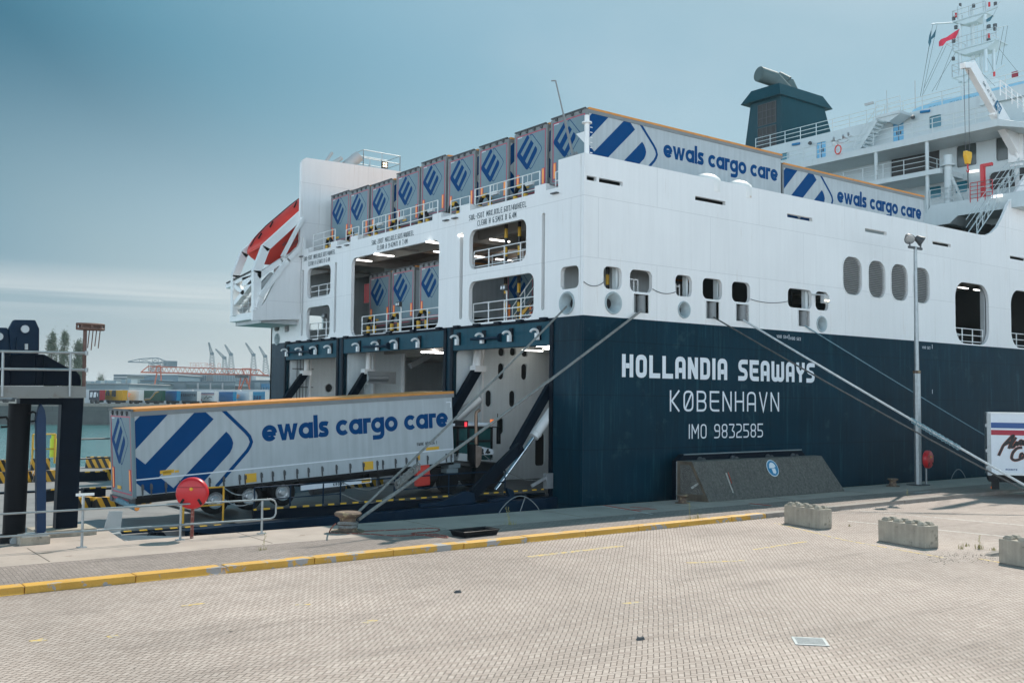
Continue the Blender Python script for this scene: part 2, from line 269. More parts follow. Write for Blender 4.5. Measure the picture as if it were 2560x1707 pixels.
    hh = mt('ADD', mr.outputs[0], mt('MULTIPLY', wnn.outputs[0], 0.35)); L(hh, bp.inputs['Height']); L(bp.outputs[0], b.inputs['Normal'])
    return m
M['paving'] = paving('herringbone_paving', math.radians(45), 0.10, (0.405, 0.328, 0.285), (0.49, 0.408, 0.36), (0.10, 0.08, 0.066), 0.075)
M['paving2'] = paving('quay_brick_paving', math.radians(3), 0.105, (0.25, 0.205, 0.18), (0.32, 0.265, 0.235), (0.10, 0.085, 0.075))
def watermat():
    m = bpy.data.materials.new('harbour_water'); m.use_nodes = True; t = m.node_tree; b = t.nodes['Principled BSDF']
    b.inputs['Base Color'].default_value = (0.045, 0.17, 0.18, 1); b.inputs['Roughness'].default_value = 0.12; b.inputs['IOR'].default_value = 1.33
    co = t.nodes.new('ShaderNodeTexCoord'); n = t.nodes.new('ShaderNodeTexNoise'); n.inputs['Scale'].default_value = 0.9; n.inputs['Detail'].default_value = 6
    t.links.new(co.outputs['Object'], n.inputs[0]); bp = t.nodes.new('ShaderNodeBump'); bp.inputs['Strength'].default_value = 0.9; bp.inputs['Distance'].default_value = 0.22
    t.links.new(n.outputs[0], bp.inputs['Height']); t.links.new(bp.outputs[0], b.inputs['Normal']); return m
M['water'] = watermat()
def kerbmat():
    m = mat('chipped_yellow_kerb', (0.60, 0.32, 0.045), 0.6, var=0.14, vs=1.5, bump=0.35, bs=10, dirt=((0.36, 0.33, 0.31), 0.545, 1.7, 0.03)); return m
M['kerb'] = kerbmat()
M['kerbg'] = mat('bare_kerb_concrete', (0.27, 0.235, 0.205), 0.85, var=0.2, vs=1.5, bump=0.35, bs=10)
M['roadyel'] = mat('worn_yellow_marking', (0.58, 0.40, 0.13), 0.8, var=0.2, vs=3.0, dirt=((0.38, 0.33, 0.28), 0.47, 6.0, 0.06))
M['roadwh'] = mat('worn_white_marking', (0.62, 0.59, 0.55), 0.8, var=0.1, vs=3.0, dirt=((0.36, 0.31, 0.27), 0.52, 5.0, 0.06))
M['roadred'] = mat('sprayed_red_marking', (0.50, 0.08, 0.05), 0.8, var=0.2, vs=3.0, dirt=((0.30, 0.26, 0.23), 0.55, 6.0, 0.08))
# ------------------------------------------------------------------ mesh helpers
class MB:
    def __init__(s): s.v = []; s.f = []; s.m = []
    def add(s, vs, fs, m=0):
        o = len(s.v); s.v += [tuple(v) for v in vs]; s.f += [tuple(i + o for i in f) for f in fs]; s.m += [m] * len(fs); return s
    def obox(s, c, a, b, d, m=0):
        c, a, b, d = map(Vector, (c, a, b, d)); vs = [c + a * i + b * j + d * k for k in (-1, 1) for j in (-1, 1) for i in (-1, 1)]
        fl = a.cross(b).dot(d) < 0
        fs = [(0, 2, 3, 1), (4, 5, 7, 6), (0, 1, 5, 4), (2, 6, 7, 3), (0, 4, 6, 2), (1, 3, 7, 5)]
        return s.add(vs, [f[::-1] for f in fs] if fl else fs, m)
    def box(s, x0, x1, y0, y1, z0, z1, m=0):
        return s.obox(((x0 + x1) / 2, (y0 + y1) / 2, (z0 + z1) / 2), ((x1 - x0) / 2, 0, 0), (0, (y1 - y0) / 2, 0), (0, 0, (z1 - z0) / 2), m)
    def beam(s, p, q, w, h, m=0, up=(0, 0, 1)):
        p, q, up = Vector(p), Vector(q), Vector(up); d = q - p; l = d.length; d.normalize()
        sd_ = d.cross(up)
        if sd_.length < 1e-4: sd_ = d.cross(Vector((1, 0, 0)))
        sd_.normalize(); u = sd_.cross(d)
        return s.obox((p + q) / 2, d * l / 2, sd_ * w / 2, u * h / 2, m)
    def tube(s, p, q, r, n=8, m=0, r2=None, cap=True):
        p, q = Vector(p), Vector(q); d = (q - p)
        if d.length < 1e-6: return s
        d.normalize(); a = d.orthogonal().normalized(); b = d.cross(a); r2 = r if r2 is None else r2; vs = []
        for c, rr in ((p, r), (q, r2)):
            for i in range(n):
                t = 2 * math.pi * i / n; vs.append(c + a * (rr * math.cos(t)) + b * (rr * math.sin(t)))
        fs = [(i, (i + 1) % n, n + (i + 1) % n, n + i) for i in range(n)]
        if cap: fs += [tuple(range(n))[::-1], tuple(range(n, 2 * n))]
        return s.add(vs, fs, m)
    def path(s, pts, r, n=6, m=0, closed=False):
        pts = [Vector(p) for p in pts]; N_ = len(pts); vs = []; prev = None
        for i, p in enumerate(pts):
            if closed: d = pts[(i + 1) % N_] - pts[i - 1]
            else: d = pts[min(i + 1, N_ - 1)] - pts[max(i - 1, 0)]
            d.normalize(); a = (prev - d * prev.dot(d)) if prev is not None else d.orthogonal()
            if a.length < 1e-5: a = d.orthogonal()
            a.normalize(); prev = a; b = d.cross(a); rr = r[i] if isinstance(r, (list, tuple)) else r
            for k in range(n):
                t = 2 * math.pi * k / n; vs.append(p + a * (rr * math.cos(t)) + b * (rr * math.sin(t)))
        fs = []
        for i in range(N_ if closed else N_ - 1):
            j = (i + 1) % N_
            for k in range(n): fs.append((i * n + k, i * n + (k + 1) % n, j * n + (k + 1) % n, j * n + k))
        if not closed: fs += [tuple(range(n))[::-1], tuple(range((N_ - 1) * n, N_ * n))]
        return s.add(vs, fs, m)
    def prism(s, poly, fr, t0, t1, m=0):
        """poly: 2D points; fr: (origin, u, v, n); extruded along n from t0 to t1"""
        o, u, v, n = map(Vector, fr); k = len(poly)
        ar = sum(poly[i][0] * poly[(i + 1) % k][1] - poly[(i + 1) % k][0] * poly[i][1] for i in range(k))
        if ar < 0: poly = poly[::-1]
        if u.cross(v).dot(n) < 0: poly = poly[::-1]
        if t0 > t1: t0, t1 = t1, t0
        vs = [o + u * a + v * b + n * t0 for a, b in poly] + [o + u * a + v * b + n * t1 for a, b in poly]
        fs = [tuple(range(k))[::-1], tuple(range(k, 2 * k))] + [(i, (i + 1) % k, k + (i + 1) % k, k + i) for i in range(k)]
        return s.add(vs, fs, m)
    def face(s, poly, fr, t, m=0):
        o, u, v, n = map(Vector, fr); k = len(poly)
        ar = sum(poly[i][0] * poly[(i + 1) % k][1] - poly[(i + 1) % k][0] * poly[i][1] for i in range(k))
        if ar < 0: poly = poly[::-1]
        if u.cross(v).dot(n) < 0: poly = poly[::-1]
        return s.add([o + u * a + v * b + n * t for a, b in poly], [tuple(range(k))], m)
    def plate(s, outer, holes, fr, t0, t1, m=0):
        """flat plate with holes, via a filled 2D curve turned into a mesh"""
        o, u, v, n = map(Vector, fr)
        cu = bpy.data.curves.new('tmp', 'CURVE'); cu.dimensions = '2D'; cu.fill_mode = 'BOTH'; cu.extrude = abs(t1 - t0) / 2
        for pl in [outer] + holes:
            sp = cu.splines.new('POLY'); sp.points.add(len(pl) - 1)
            for i, (a, b) in enumerate(pl): sp.points[i].co = (a, b, 0, 1)
            sp.use_cyclic_u = True
        ob = bpy.data.objects.new('tmp', cu); COL.objects.link(ob); dg = bpy.context.evaluated_depsgraph_get(); dg.update()
        me = bpy.data.meshes.new_from_object(ob.evaluated_get(dg)); tm = (t0 + t1) / 2; fl = u.cross(v).dot(n) < 0
        vs = [o + u * w.co.x + v * w.co.y + n * (w.co.z + tm) for w in me.vertices]
        fs = [tuple(p.vertices)[::-1] if fl else tuple(p.vertices) for p in me.polygons]
        bpy.data.objects.remove(ob); bpy.data.curves.remove(cu); bpy.data.meshes.remove(me)
        return s.add(vs, fs, m)
    def lathe(s, prof, o, ax, n=20, m=0, sq=None, c0=True):
        o, ax = Vector(o), Vector(ax).normalized(); a = ax.orthogonal().normalized() if sq is None else Vector(sq[0]); b = ax.cross(a) if sq is None else Vector(sq[1]); vs = []
        for r, h in prof:
            for i in range(n):
                t = 2 * math.pi * i / n; vs.append(o + ax * h + a * (r * math.cos(t)) + b * (r * math.sin(t)))
        fs = [(j * n + i, j * n + (i + 1) % n, (j + 1) * n + (i + 1) % n, (j + 1) * n + i) for j in range(len(prof) - 1) for i in range(n)]
        fs += [tuple(range((len(prof) - 1) * n, len(prof) * n))] + ([tuple(range(n))[::-1]] if c0 else [])
        return s.add(vs, fs, m)
    def build(s, name, mats, parent=None, smooth=False, origin=None, bevel=0):
        if not isinstance(mats, (list, tuple)): mats = [mats]
        me = bpy.data.meshes.new(name); o = Vector(origin) if origin else Vector((0, 0, 0))
        me.from_pydata([Vector(v) - o for v in s.v], [], s.f)
        for mm in mats: me.materials.append(mm)
        for p, i in zip(me.polygons, s.m): p.material_index = min(i, len(mats) - 1); p.use_smooth = smooth
        me.update()
        ob = bpy.data.objects.new(name, me); COL.objects.link(ob); ob.location = o
        if parent: ob.parent = parent
        if smooth:
            try: me.set_sharp_from_angle(angle=math.radians(40))
            except Exception: pass
        if bevel:
            b = ob.modifiers.new('bevel', 'BEVEL'); b.width = bevel; b.segments = 2; b.limit_method = 'ANGLE'
        return ob
def tag(o, label=None, cat=None, group=None, kind=None):
    if label: o['label'] = label
    if cat: o['category'] = cat
    if group: o['group'] = group
    if kind: o['kind'] = kind
    return o
def thing(name, label, cat, loc=(0, 0, 0), group=None, rot=None):
    o = bpy.data.objects.new(name, None); COL.objects.link(o); o.location = loc; o.empty_display_size = 0.3
    if rot: o.rotation_euler = rot
    return tag(o, label, cat, group)
def copy_tree(o, label=None, loc=None, rot=None, skip=()):
    def cp(a, par):
        c = a.copy(); COL.objects.link(c)
        if par: c.parent = par
        for ch in list(a.children):
            if ch.name.split('.')[0] not in skip: cp(ch, c)
        return c
    r = cp(o, None)
    if label: r['label'] = label
    if loc is not None: r.location = loc
    if rot is not None: r.rotation_euler = rot
    return r
def rr(u0, v0, u1, v1, r, n=5):
    p = []
    for cx, cy, a in ((u1 - r, v0 + r, -90), (u1 - r, v1 - r, 0), (u0 + r, v1 - r, 90), (u0 + r, v0 + r, 180)):
        for i in range(n + 1):
            t = math.radians(a + 90 * i / n); p.append((cx + r * math.cos(t), cy + r * math.sin(t)))
    return p
def ell(cx, cy, rx, ry, n=20): return [(cx + rx * math.cos(2 * math.pi * i / n), cy + ry * math.sin(2 * math.pi * i / n)) for i in range(n)]
def railing(mb, pts, h, rails=3, sp=1.5, r=0.022, m=0, rp=None):
    pts = [Vector(p) for p in pts]; rp = rp or r * 1.25
    for a, b in zip(pts, pts[1:]):
        L_ = (b - a).length; n = max(1, round(L_ / sp))
        for i in range(n + 1):
            p = a.lerp(b, i / n); mb.tube(p, p + Vector((0, 0, h)), rp, 6, m)
        for k in range(rails):
            z = Vector((0, 0, h * (k + 1) / rails)); mb.tube(a + z, b + z, r, 6, m)
def ribbon(mb, pts, w, fr, t, m=0, closed=False):
    o, u, v, n = map(Vector, fr); P = [Vector((a, b)) for a, b in pts]; k = len(P); Lf = []; Rt = []
    for i in range(k):
        if closed: d1 = (P[i] - P[i - 1]); d2 = (P[(i + 1) % k] - P[i])
        else: d1 = P[i] - P[i - 1] if i else P[1] - P[0]; d2 = P[i + 1] - P[i] if i < k - 1 else P[i] - P[i - 1]
        d1.normalize(); d2.normalize(); n1 = Vector((-d1.y, d1.x)); n2 = Vector((-d2.y, d2.x)); mm = n1 + n2
        if mm.length < 1e-4: mm = n1.copy()
        mm.normalize(); c = max(0.35, mm.dot(n1)); off = mm * (w / 2 / c); Lf.append(P[i] + off); Rt.append(P[i] - off)
    fl = u.cross(v).dot(n) < 0
    for i in range(k if closed else k - 1):
        j = (i + 1) % k; q = [Rt[i], Rt[j], Lf[j], Lf[i]]
        if fl: q = q[::-1]
        mb.add([o + u * a.x + v * a.y + n * t for a in q], [(0, 1, 2, 3)], m)
def roundp(pts, r, closed=False, n=4):
    out = []; k = len(pts)
    for i, p in enumerate(pts):
        rr_ = p[2] if len(p) > 2 else r
        P = Vector(p[:2])
        if (not closed and i in (0, k - 1)) or rr_ == 0: out.append((P.x, P.y)); continue
        a = Vector(pts[i - 1][:2]) - P; b = Vector(pts[(i + 1) % k][:2]) - P
        q = min(rr_, a.length * 0.49, b.length * 0.49); A = P + a.normalized() * q; B = P + b.normalized() * q
        for j in range(n + 1):
            t = j / n; w = A * (1 - t) ** 2 + P * (2 * t * (1 - t)) + B * t * t; out.append((w.x, w.y))
    return out
def arc(cx, cy, r, a0, a1, n=14, ry=None): return [(cx + r * math.cos(math.radians(a0 + (a1 - a0) * i / n)), cy + (ry or r) * math.sin(math.radians(a0 + (a1 - a0) * i / n))) for i in range(n + 1)]
def glyph(ch, w, s):
    """strokes of a squarish sans letter of height 1: list of (points, closed), and its advance width"""
    h = s / 2; L, R, B, T, m, c = h, w - h, h, 1 - h, 0.5, w / 2; q = min(0.24, (R - L) / 2)
    S = lambda p, cl=False: (roundp(p, q, cl), cl)
    if ch in 'OØ0':
        g = [S([(L, B), (R, B), (R, T), (L, T)], True)]
        if ch == 'Ø': g.append(([(L + h, B + h), (R - h, T - h)], False))
        return g, w
    t = {
     'H': [([(L, 0), (L, 1)], 0), ([(R, 0), (R, 1)], 0), ([(L + h, m), (R - h, m)], 0)],
     'L': [([(L, 1), (L, B), (w, B)], 0)], 'I': [([(h, 0), (h, 1)], 0)],
     'A': [S([(L, 0), (L, T), (R, T), (R, 0)]), ([(L + h, 0.38), (R - h, 0.38)], 0)],
     'N': [([(L, 0), (L, 1)], 0), ([(R, 0), (R, 1)], 0), ([(L, 1 - h * 0.6), (R, h * 0.6)], 0)],
     'D': [S([(L, B, 0), (R, B), (R, T), (L, T, 0)], True)],
     'S': [S([(w, T), (L, T), (L, m + h * 0.2), (R, m - h * 0.2), (R, B), (0, B)])],
     '5': [S([(w, T), (L, T, 0), (L, m + h * 0.2, 0), (R, m + h * 0.2), (R, B), (0, B)])],
     'E': [S([(w, T), (L, T, 0), (L, B), (w, B)]), ([(L + h, m), (w - h * 0.5, m)], 0)],
     'F': [([(L, 0), (L, T), (w, T)], 0), ([(L + h, m), (w - h, m)], 0)],
     'W': [S([(L, 1), (L, B), (w * 0.72, B), (w * 0.72, 0.85)]), S([(w * 0.72, 0.85), (w * 0.72, B), (w * 1.44 - h, B), (w * 1.44 - h, 1)])],
     'Y': [S([(L, 1), (L, 0.62), (c, 0.42), (R, 0.62), (R, 1)]), ([(c, 0), (c, 0.48)], 0)],
     'K': [([(L, 0), (L, 1)], 0), ([(L + h, m), (L + h * 1.6, m), (R, 1)], 0), ([(L + h * 1.6, m), (R, 0)], 0)],
     'B': [S([(L, B, 0), (R, B), (R, m), (L, m, 0)], True), S([(L, m, 0), (R - h * 0.3, m), (R - h * 0.3, T), (L, T, 0)], True)],
     '8': [S([(L, B), (R, B), (R, m), (L, m)], True), S([(L, m), (R, m), (R, T), (L, T)], True)],
     'P': [([(L, 0), (L, 1)], 0), S([(L, 0.45, 0), (R, 0.45), (R, T), (L, T, 0)], True)],
     'R': [([(L, 0), (L, 1)], 0), S([(L, 0.45, 0), (R, 0.45), (R, T), (L, T, 0)], True), ([(c, 0.45), (R, 0)], 0)],
     'V': [([(L, 1), (c, B), (R, 1)], 0)], 'X': [([(L, 0), (R, 1)], 0), ([(L, 1), (R, 0)], 0)],
     'M': [([(L, 0), (L, 1)], 0), ([(w * 1.2 - h, 0), (w * 1.2 - h, 1)], 0), ([(L, 1 - h), (w * 0.6, 0.4), (w * 1.2 - h, 1 - h)], 0)],
     'T': [([(0, T), (w, T)], 0), ([(c, 0), (c, T - h)], 0)], 'C': [S([(w, T), (L, T), (L, B), (w, B)])], 'G': [S([(w, T), (L, T), (L, B), (R, B), (R, m), (c, m)])],
     '9': [S([(R, m), (L, m), (L, T), (R, T), (R, B), (0, B)]), ([(L + h, m), (R - h, m)], 0)],
     '6': [S([(w, T), (L, T), (L, B), (R, B), (R, m), (L + h, m)])],
     '3': [S([(0, T), (R, T, 0.1), (c, m + 0.02, 0.1), (R, m - 0.06), (R, B), (0, B)])],
     '2': [S([(0, T), (R, T), (R, m), (L, m * 0.7), (L, B, 0), (w, B)])],
     '4': [([(R - h, 0), (R - h, 1)], 0), ([(R - h, 1 - h), (L, 0.3), (w, 0.3)], 0)], '7': [([(0, T), (R, T), (c, 0)], 0)], '1': [([(0, T - 0.1), (h * 1.6, T), (h * 1.6, 0)], 0)],
     'Z': [([(0, T), (R, T), (L, B), (w, B)], 0)], 'U': [S([(L, 1), (L, B), (R, B), (R, 1)])], '/': [([(0, 0), (w * 0.6, 1)], 0)], '-': [([(0, m), (w * 0.6, m)], 0)], '.': [([(0, h), (s, h)], 0)],
    }.get(ch, [])
    adv = {'I': s, 'W': w * 1.44, 'M': w * 1.2, '/': w * 0.6, '-': w * 0.6, '.': s, '1': s * 1.4, ' ': w * 0.75}.get(ch, w)
    return t, adv
def lglyph(ch, s):
    """geometric lower-case letters, x-height 1"""
    h = s / 2; r = 0.5 - h
    t = {
     'o': [(arc(0.5, 0.5, r, 0, 360, 22)[:-1], 1)], 'c': [(arc(0.5, 0.5, r, 42, 318, 18), 0)],
     'e': [(arc(0.5, 0.5, r, 0, 322, 20), 0), ([(s * 0.9, 0.47), (1 - h * 0.6, 0.47)], 0)],
     'a': [(arc(0.5, 0.5, r, 0, 360, 22)[:-1], 1), ([(1 - h, 0), (1 - h, 1)], 0)],
     'l': [([(h, 0), (h, 1.42)], 0)],
     'w': [([(0, 1), (.30, 1), (.435, .40), (.56, 1), (.82, 1), (.945, .40), (1.08, 1), (1.38, 1), (1.10, 0), (.81, 0), (.69, .56), (.57, 0), (.28, 0)], 2)],
     's': [(roundp([(0.66, 0.80), (0.55, 1 - h), (h + 0.02, 1 - h), (h + 0.02, 0.56), (0.70 - h, 0.44), (0.70 - h, h), (0.15, h), (0.02, 0.22)], 0.24), 0)],
     'r': [([(h, 0), (h, 1)], 0), (roundp([(h, 0.55), (h, 1 - h), (0.60, 1 - h)], 0.3), 0)],
     'g': [(arc(0.5, 0.5, r, 0, 360, 22)[:-1], 1), (roundp([(1 - h, 1), (1 - h, -0.30), (0.10, -0.30)], 0.3), 0)],
    }.get(ch, [])
    return t, {'l': s, 'w': 1.38, 's': 0.72, 'r': 0.56, 'c': 0.90, 'e': 0.98, ' ': 0.42}.get(ch, 1.0)
def lettering(mb, txt, fr, height, width, stroke, lower=False, gap=None, cw=0.56, m=0, t0=0.008, slant=0.0):
    """letters on the plane fr=(origin, u, v, n), fitted to a total width"""
    gap = gap if gap is not None else (0.12 if lower else 0.16)
    G_ = [(lglyph(c, stroke) if lower else glyph(c, cw, stroke)) for c in txt]
    tot = sum(a for _, a in G_) + gap * (len(txt) - 1); k = width / tot; x = 0
    o, u, v, n = map(Vector, fr); fr2 = (o, u * k, v * height, n); i = 0
    for g, a in G_:
        for pts, cl in g:
            # stroke width measured in the squeezed frame: scale strokes separately so they keep their weight
            P = [((px_ + x) * k + slant * py_ * height, py_ * height) for px_, py_ in [(p[0], p[1]) for p in pts]]
            if cl == 2: mb.face(P, (o, u, v, n), t0)
            else: ribbon(mb, P, stroke * (height + k) / 2, (o, u, v, n), t0 + 0.0012 * (i % 5), m, bool(cl))
            i += 1
        x += a + gap
# ------------------------------------------------------------------ the setting
def sheet(name, poly, z, m, sub=None):
    mb = MB(); mb.add([(a, b, z) for a, b in poly], [tuple(range(len(poly)))]); return tag(mb.build(name, m), kind='structure')
KY = lambda x: 24.18 + 0.016 * (x - 4)
def box_structure(name, x0, x1, y0, y1, z0, z1, m):
    return tag(MB().box(x0, x1, y0, y1, z0, z1).build(name, m), kind='structure')
sheet('yard_paving', [(-120, -60), (300, -60), (300, KY(300)), (-120, KY(-120))], 0, M['paving'])
sheet('quay_paving', [(-120, KY(-120)), (300, KY(300)), (300, 27.75), (-120, 27.1)], 0.146, M['paving2'])
q = MB(); q.prism([(-120, 27.1), (300, 27.75), (300, 30.2), (8.6, 30.2), (8.9, 33.4), (-120, 33.4)], ((0, 0, 0), (1, 0, 0), (0, 1, 0), (0, 0, 1)), -6, 0.15)
tag(q.build('quay_apron', M['concrete']), kind='structure')
# thin dark joint between apron slabs and brickwork, and slab joints
j = MB()
for x in range(-30, 130, 6): j.box(x + 0.0, x + 0.03, 27.5, 30.19, 0.150, 0.1535)
tag(j.build('apron_joints', mat('joint_grit', (0.12, 0.10, 0.08), 0.9)), kind='structure')
k = MB()
fr = ((0, 0, 0), (1, 0, 0), (0, 1, 0), (0, 0, 1))
random.seed(3)
def kerbrun(mb, xa, xb, step=2.4):
    x = xa
    while x < xb:
        e = min(x + step, xb); dz = random.uniform(-0.006, 0.006); dy = random.uniform(-0.012, 0.012)
        mb.prism([(x + .008, KY(x) + dy), (e - .008, KY(e) + dy), (e - .008, KY(e) + 0.42), (x + .008, KY(x) + 0.42)], fr, -0.1, 0.165 + dz); x = e
kerbrun(k, -60, 9.3); kerbrun(k, 9.42, 30.6)
tag(k.build('yellow_kerb', M['kerb'], bevel=0.02), kind='structure')
k = MB(); kerbrun(k, 30.6, 120); tag(k.build('bare_kerb', M['kerbg'], bevel=0.02), kind='structure')
# painted marks
def mark(name, pts, w, m, z=0.004):
    mb = MB(); ribbon(mb, pts, w, ((0, 0, z), (1, 0, 0), (0, 1, 0), (0, 0, 1)), 0); return tag(mb.build(name, m), kind='structure')
mb = MB()
for a, b, w in (((17.3, 22.2), (21.0, 22.3), .22), ((20.3, 19.0), (22.0, 18.4), .16), ((29.6, 23.4), (27.9, 19.3), .12), ((27.9, 19.3), (27.2, 15.5), .12), ((27.9, 14.9), (26.9, 10.0), .12), ((23.8, 19.6), (26.6, 19.8), .14),
                ((4.0, 19.5), (4.25, 19.55), .2), ((5.2, 19.1), (5.4, 19.1), .16), ((7.2, 21.0), (7.7, 21.05), .12), ((9.6, 17.5), (9.9, 17.6), .16), ((15.1, 16.0), (15.5, 15.9), .16), ((9.2, 19.8), (9.5, 19.7), .12)):
    ribbon(mb, [a, b], w, ((0, 0, 0.004), (1, 0, 0), (0, 1, 0), (0, 0, 1)), 0)
tag(mb.build('yellow_yard_marks', M['roadyel']), kind='structure')
mb = MB()
P = [onz(1334 * 1.6, 1272, 0) for _ in (0,)]
for a, b in (((2150, 1276), (2560, 1313)), ((2120, 1302), (2560, 1345))):
    A, B = onz(*a, 0), onz(*b, 0); D = (B - A); ribbon(mb, [A.xy, (B + D * 0.5).xy], 0.10, ((0, 0, 0.004), (1, 0, 0), (0, 1, 0), (0, 0, 1)), 0)
tag(mb.build('white_yard_lines', M['roadwh']), kind='structure')
mb = MB()
for a, b in (((1510, 1263), (1600, 1278)), ((1560, 1275), (1640, 1272)), ((1874, 1258), (1930, 1264)), ((1575, 1267), (1625, 1270))):
    ribbon(mb, [onz(*a, 0.15).xy, onz(*b, 0.15).xy], 0.22, ((0, 0, 0.1555), (1, 0, 0), (0, 1, 0), (0, 0, 1)), 0)
tag(mb.build('sprayed_red_quay_marks', M['roadred']), kind='structure')
mb = MB()
for a, b in (((1500, 1264), (1630, 1285)), ((1572, 1295), (1588, 1294)), ((1876, 1262), (1933, 1266)), ((2285, 1232), (2330, 1228))):
    ribbon(mb, [onz(*a, 0.15).xy, onz(*b, 0.15).xy], 0.12, ((0, 0, 0.158), (1, 0, 0), (0, 1, 0), (0, 0, 1)), 0)
tag(mb.build('sprayed_white_quay_marks', M['roadwh']), kind='structure')
# harbour water reaching the far shore
sheet('water', [(-1500, 30.0), (3000, 30.0), (3000, 2500), (-1500, 2500)], -3.5, M['water'])
# far quay, running slightly oblique to ours
FA = onz(-500, 1057.5, -3.5); FB = onz(760, 1064.5, -3.5); FD = (FB - FA).normalized(); FN = Vector((-FD.y, FD.x, 0))
FQ = FA - FD * 500
def far(u, d, z=0.0): p = FQ + FD * u + FN * d; return Vector((p.x, p.y, z))
FZ = 1.85
mb = MB(); frq = ((FQ.x, FQ.y, 0), FD, FN, (0, 0, 1)); mb.prism([(-800, 0), (2600, 0), (2600, 2000), (-800, 2000)], frq, -8, FZ)
tag(mb.build('far_quay', M['quaywall']), kind='structure')
mb = MB(); mb.prism([(-800, -0.3), (2600, -0.3), (2600, 1.6), (-800, 1.6)], frq, FZ - 0.6, FZ + 0.15)
tag(mb.build('far_quay_capping', M['kerbg']), kind='structure')

# ------------------------------------------------------------------ things on the yard and the quay
def lego_block(p0, p1, label, loc_h=0.67, seed=0):
    """interlocking concrete block: body with bevelled edges and two rows of studs"""
    a, b = Vector(p0), Vector(p1); d = (b - a); L_ = d.length; d.normalize(); n = Vector((d.y, -d.x, 0)); c = (a + b) / 2 + n * 0.28
    t = thing('concrete_block', label, 'concrete block', (c.x, c.y, 0), 'interlocking concrete blocks on the yard', (0, 0, math.atan2(d.y, d.x)))
    mb = MB(); mb.box(-L_ / 2, L_ / 2, -0.28, 0.28, 0.0, loc_h)
    mb.build('body', M['block'], t, bevel=0.025)
    for i in range(4):
        for jx in (-1, 1):
            s_ = MB(); x = -L_ / 2 + L_ * (i + 0.5) / 4; s_.prism([(x - .13, jx * .14 - .09), (x + .13, jx * .14 - .09), (x + .13, jx * .14 + .09), (x - .13, jx * .14 + .09)], ((0, 0, 0), (1, 0, 0), (0, 1, 0), (0, 0, 1)), loc_h + 0.002, loc_h + 0.035)
            vs = [(x - .07, jx * .14 - .05, loc_h + .1), (x + .07, jx * .14 - .05, loc_h + .1), (x + .07, jx * .14 + .05, loc_h + .1), (x - .07, jx * .14 + .05, loc_h + .1)]
            bs_ = [(x - .13, jx * .14 - .09, loc_h + .035), (x + .13, jx * .14 - .09, loc_h + .035), (x + .13, jx * .14 + .09, loc_h + .035), (x - .13, jx * .14 + .09, loc_h + .035)]
            s_.add(bs_ + vs, [(0, 1, 5, 4), (1, 2, 6, 5), (2, 3, 7, 6), (3, 0, 4, 7), (4, 5, 6, 7)]); s_.build('stud', M['block'], t)
    return t
lego_block((30.46, 23.14, 0), (30.12, 21.35, 0), 'pale concrete block with studs standing against the bare kerb')
lego_block((29.3, 18.56, 0), (28.95, 16.72, 0), 'stained concrete block with studs in the middle of the row, away from the kerb')
lego_block((28.23, 14.12, 0), (27.9, 12.3, 0), 'concrete block cut off by the right edge, nearest to the camera')
# fender buttress with its steel fender panel
t = thing('fender_buttress', 'dark sloping exposed aggregate concrete buttress on the quay edge with a round blue sign', 'concrete buttress', (36, 29.4, 0.15))
mb = MB()
B_ = [(31.75, 28.75, 0), (41.75, 28.85, 0), (42.2, 30.15, 0), (31.6, 30.15, 0)]; T_ = [(32.0, 29.55, 1.67), (41.0, 29.62, 1.67), (41.1, 30.15, 1.67), (31.6, 30.15, 1.67)]
B_[0] = (32.05, 28.75, 0); T_[0] = (31.75, 29.45, 1.67)
o3 = Vector((36, 29.4, 0.15)); off = lambda p: (p[0] - 36, p[1] - 29.4, p[2])
mb.add([off(p) for p in B_ + T_], [(0, 1, 5, 4), (1, 2, 6, 5), (2, 3, 7, 6), (3, 0, 4, 7), (4, 5, 6, 7), (3, 2, 1, 0)])
mb.build('body', M['stone'], t, bevel=0.03)
nrm = (Vector(T_[1]) - Vector(B_[0])).cross(Vector(T_[0]) - Vector(B_[0])).normalized()
if nrm.y > 0: nrm = -nrm
def onslope(px, py):
    r = _ray(px, py); p0 = Vector(B_[0]) + Vector((0, 0, 0.15)); s_ = (p0 - EYE).dot(nrm) / r.dot(nrm); return EYE + r * s_ - o3
vv = (Vector(T_[0]) - Vector(B_[0])); vv = (vv - Vector((vv.x, 0, 0))); vv.normalize(); uu = Vector((1, 0.01, 0)).normalized()
c = onslope(1931, 1170)
for nm, r_, dd, mm in (('sign_rim', 0.40, 0.012, 'textw'), ('sign_plate', 0.365, 0.02, 'signb')):
    mb = MB(); mb.face(ell(0, 0, r_, r_, 28), (c, uu, vv, nrm), dd); sp = mb.build(nm, M[mm], t)
mb = MB(); e0 = [off(B_[0]), off(B_[3]), off(T_[3]), off(T_[0])]; mb.add([(a - .012, b, c_) for a, b, c_ in e0], [(0, 3, 2, 1), (0, 1, 2, 3)]); mb.build('cast_end_face', mat('brown_cast_concrete', (0.19, 0.155, 0.115), .9, var=.3, vs=2.0, streak=.3), t)
mb = MB()  # white helmet and face pictogram
mb.face(arc(0.0, 0.05, 0.22, 0, 180, 12) , (c, uu, vv, nrm), 0.028); mb.face([(-.25, .0), (.13, .0), (.13, .05), (-.25, .05)], (c, uu, vv, nrm), 0.030)
mb.face([(-.10, -.02), (.15, -.02), (.16, -.2), (.06, -.28), (-.08, -.24)], (c, uu, vv, nrm), 0.028)
mb.build('pictogram', M['textw'], t)
mb = MB()
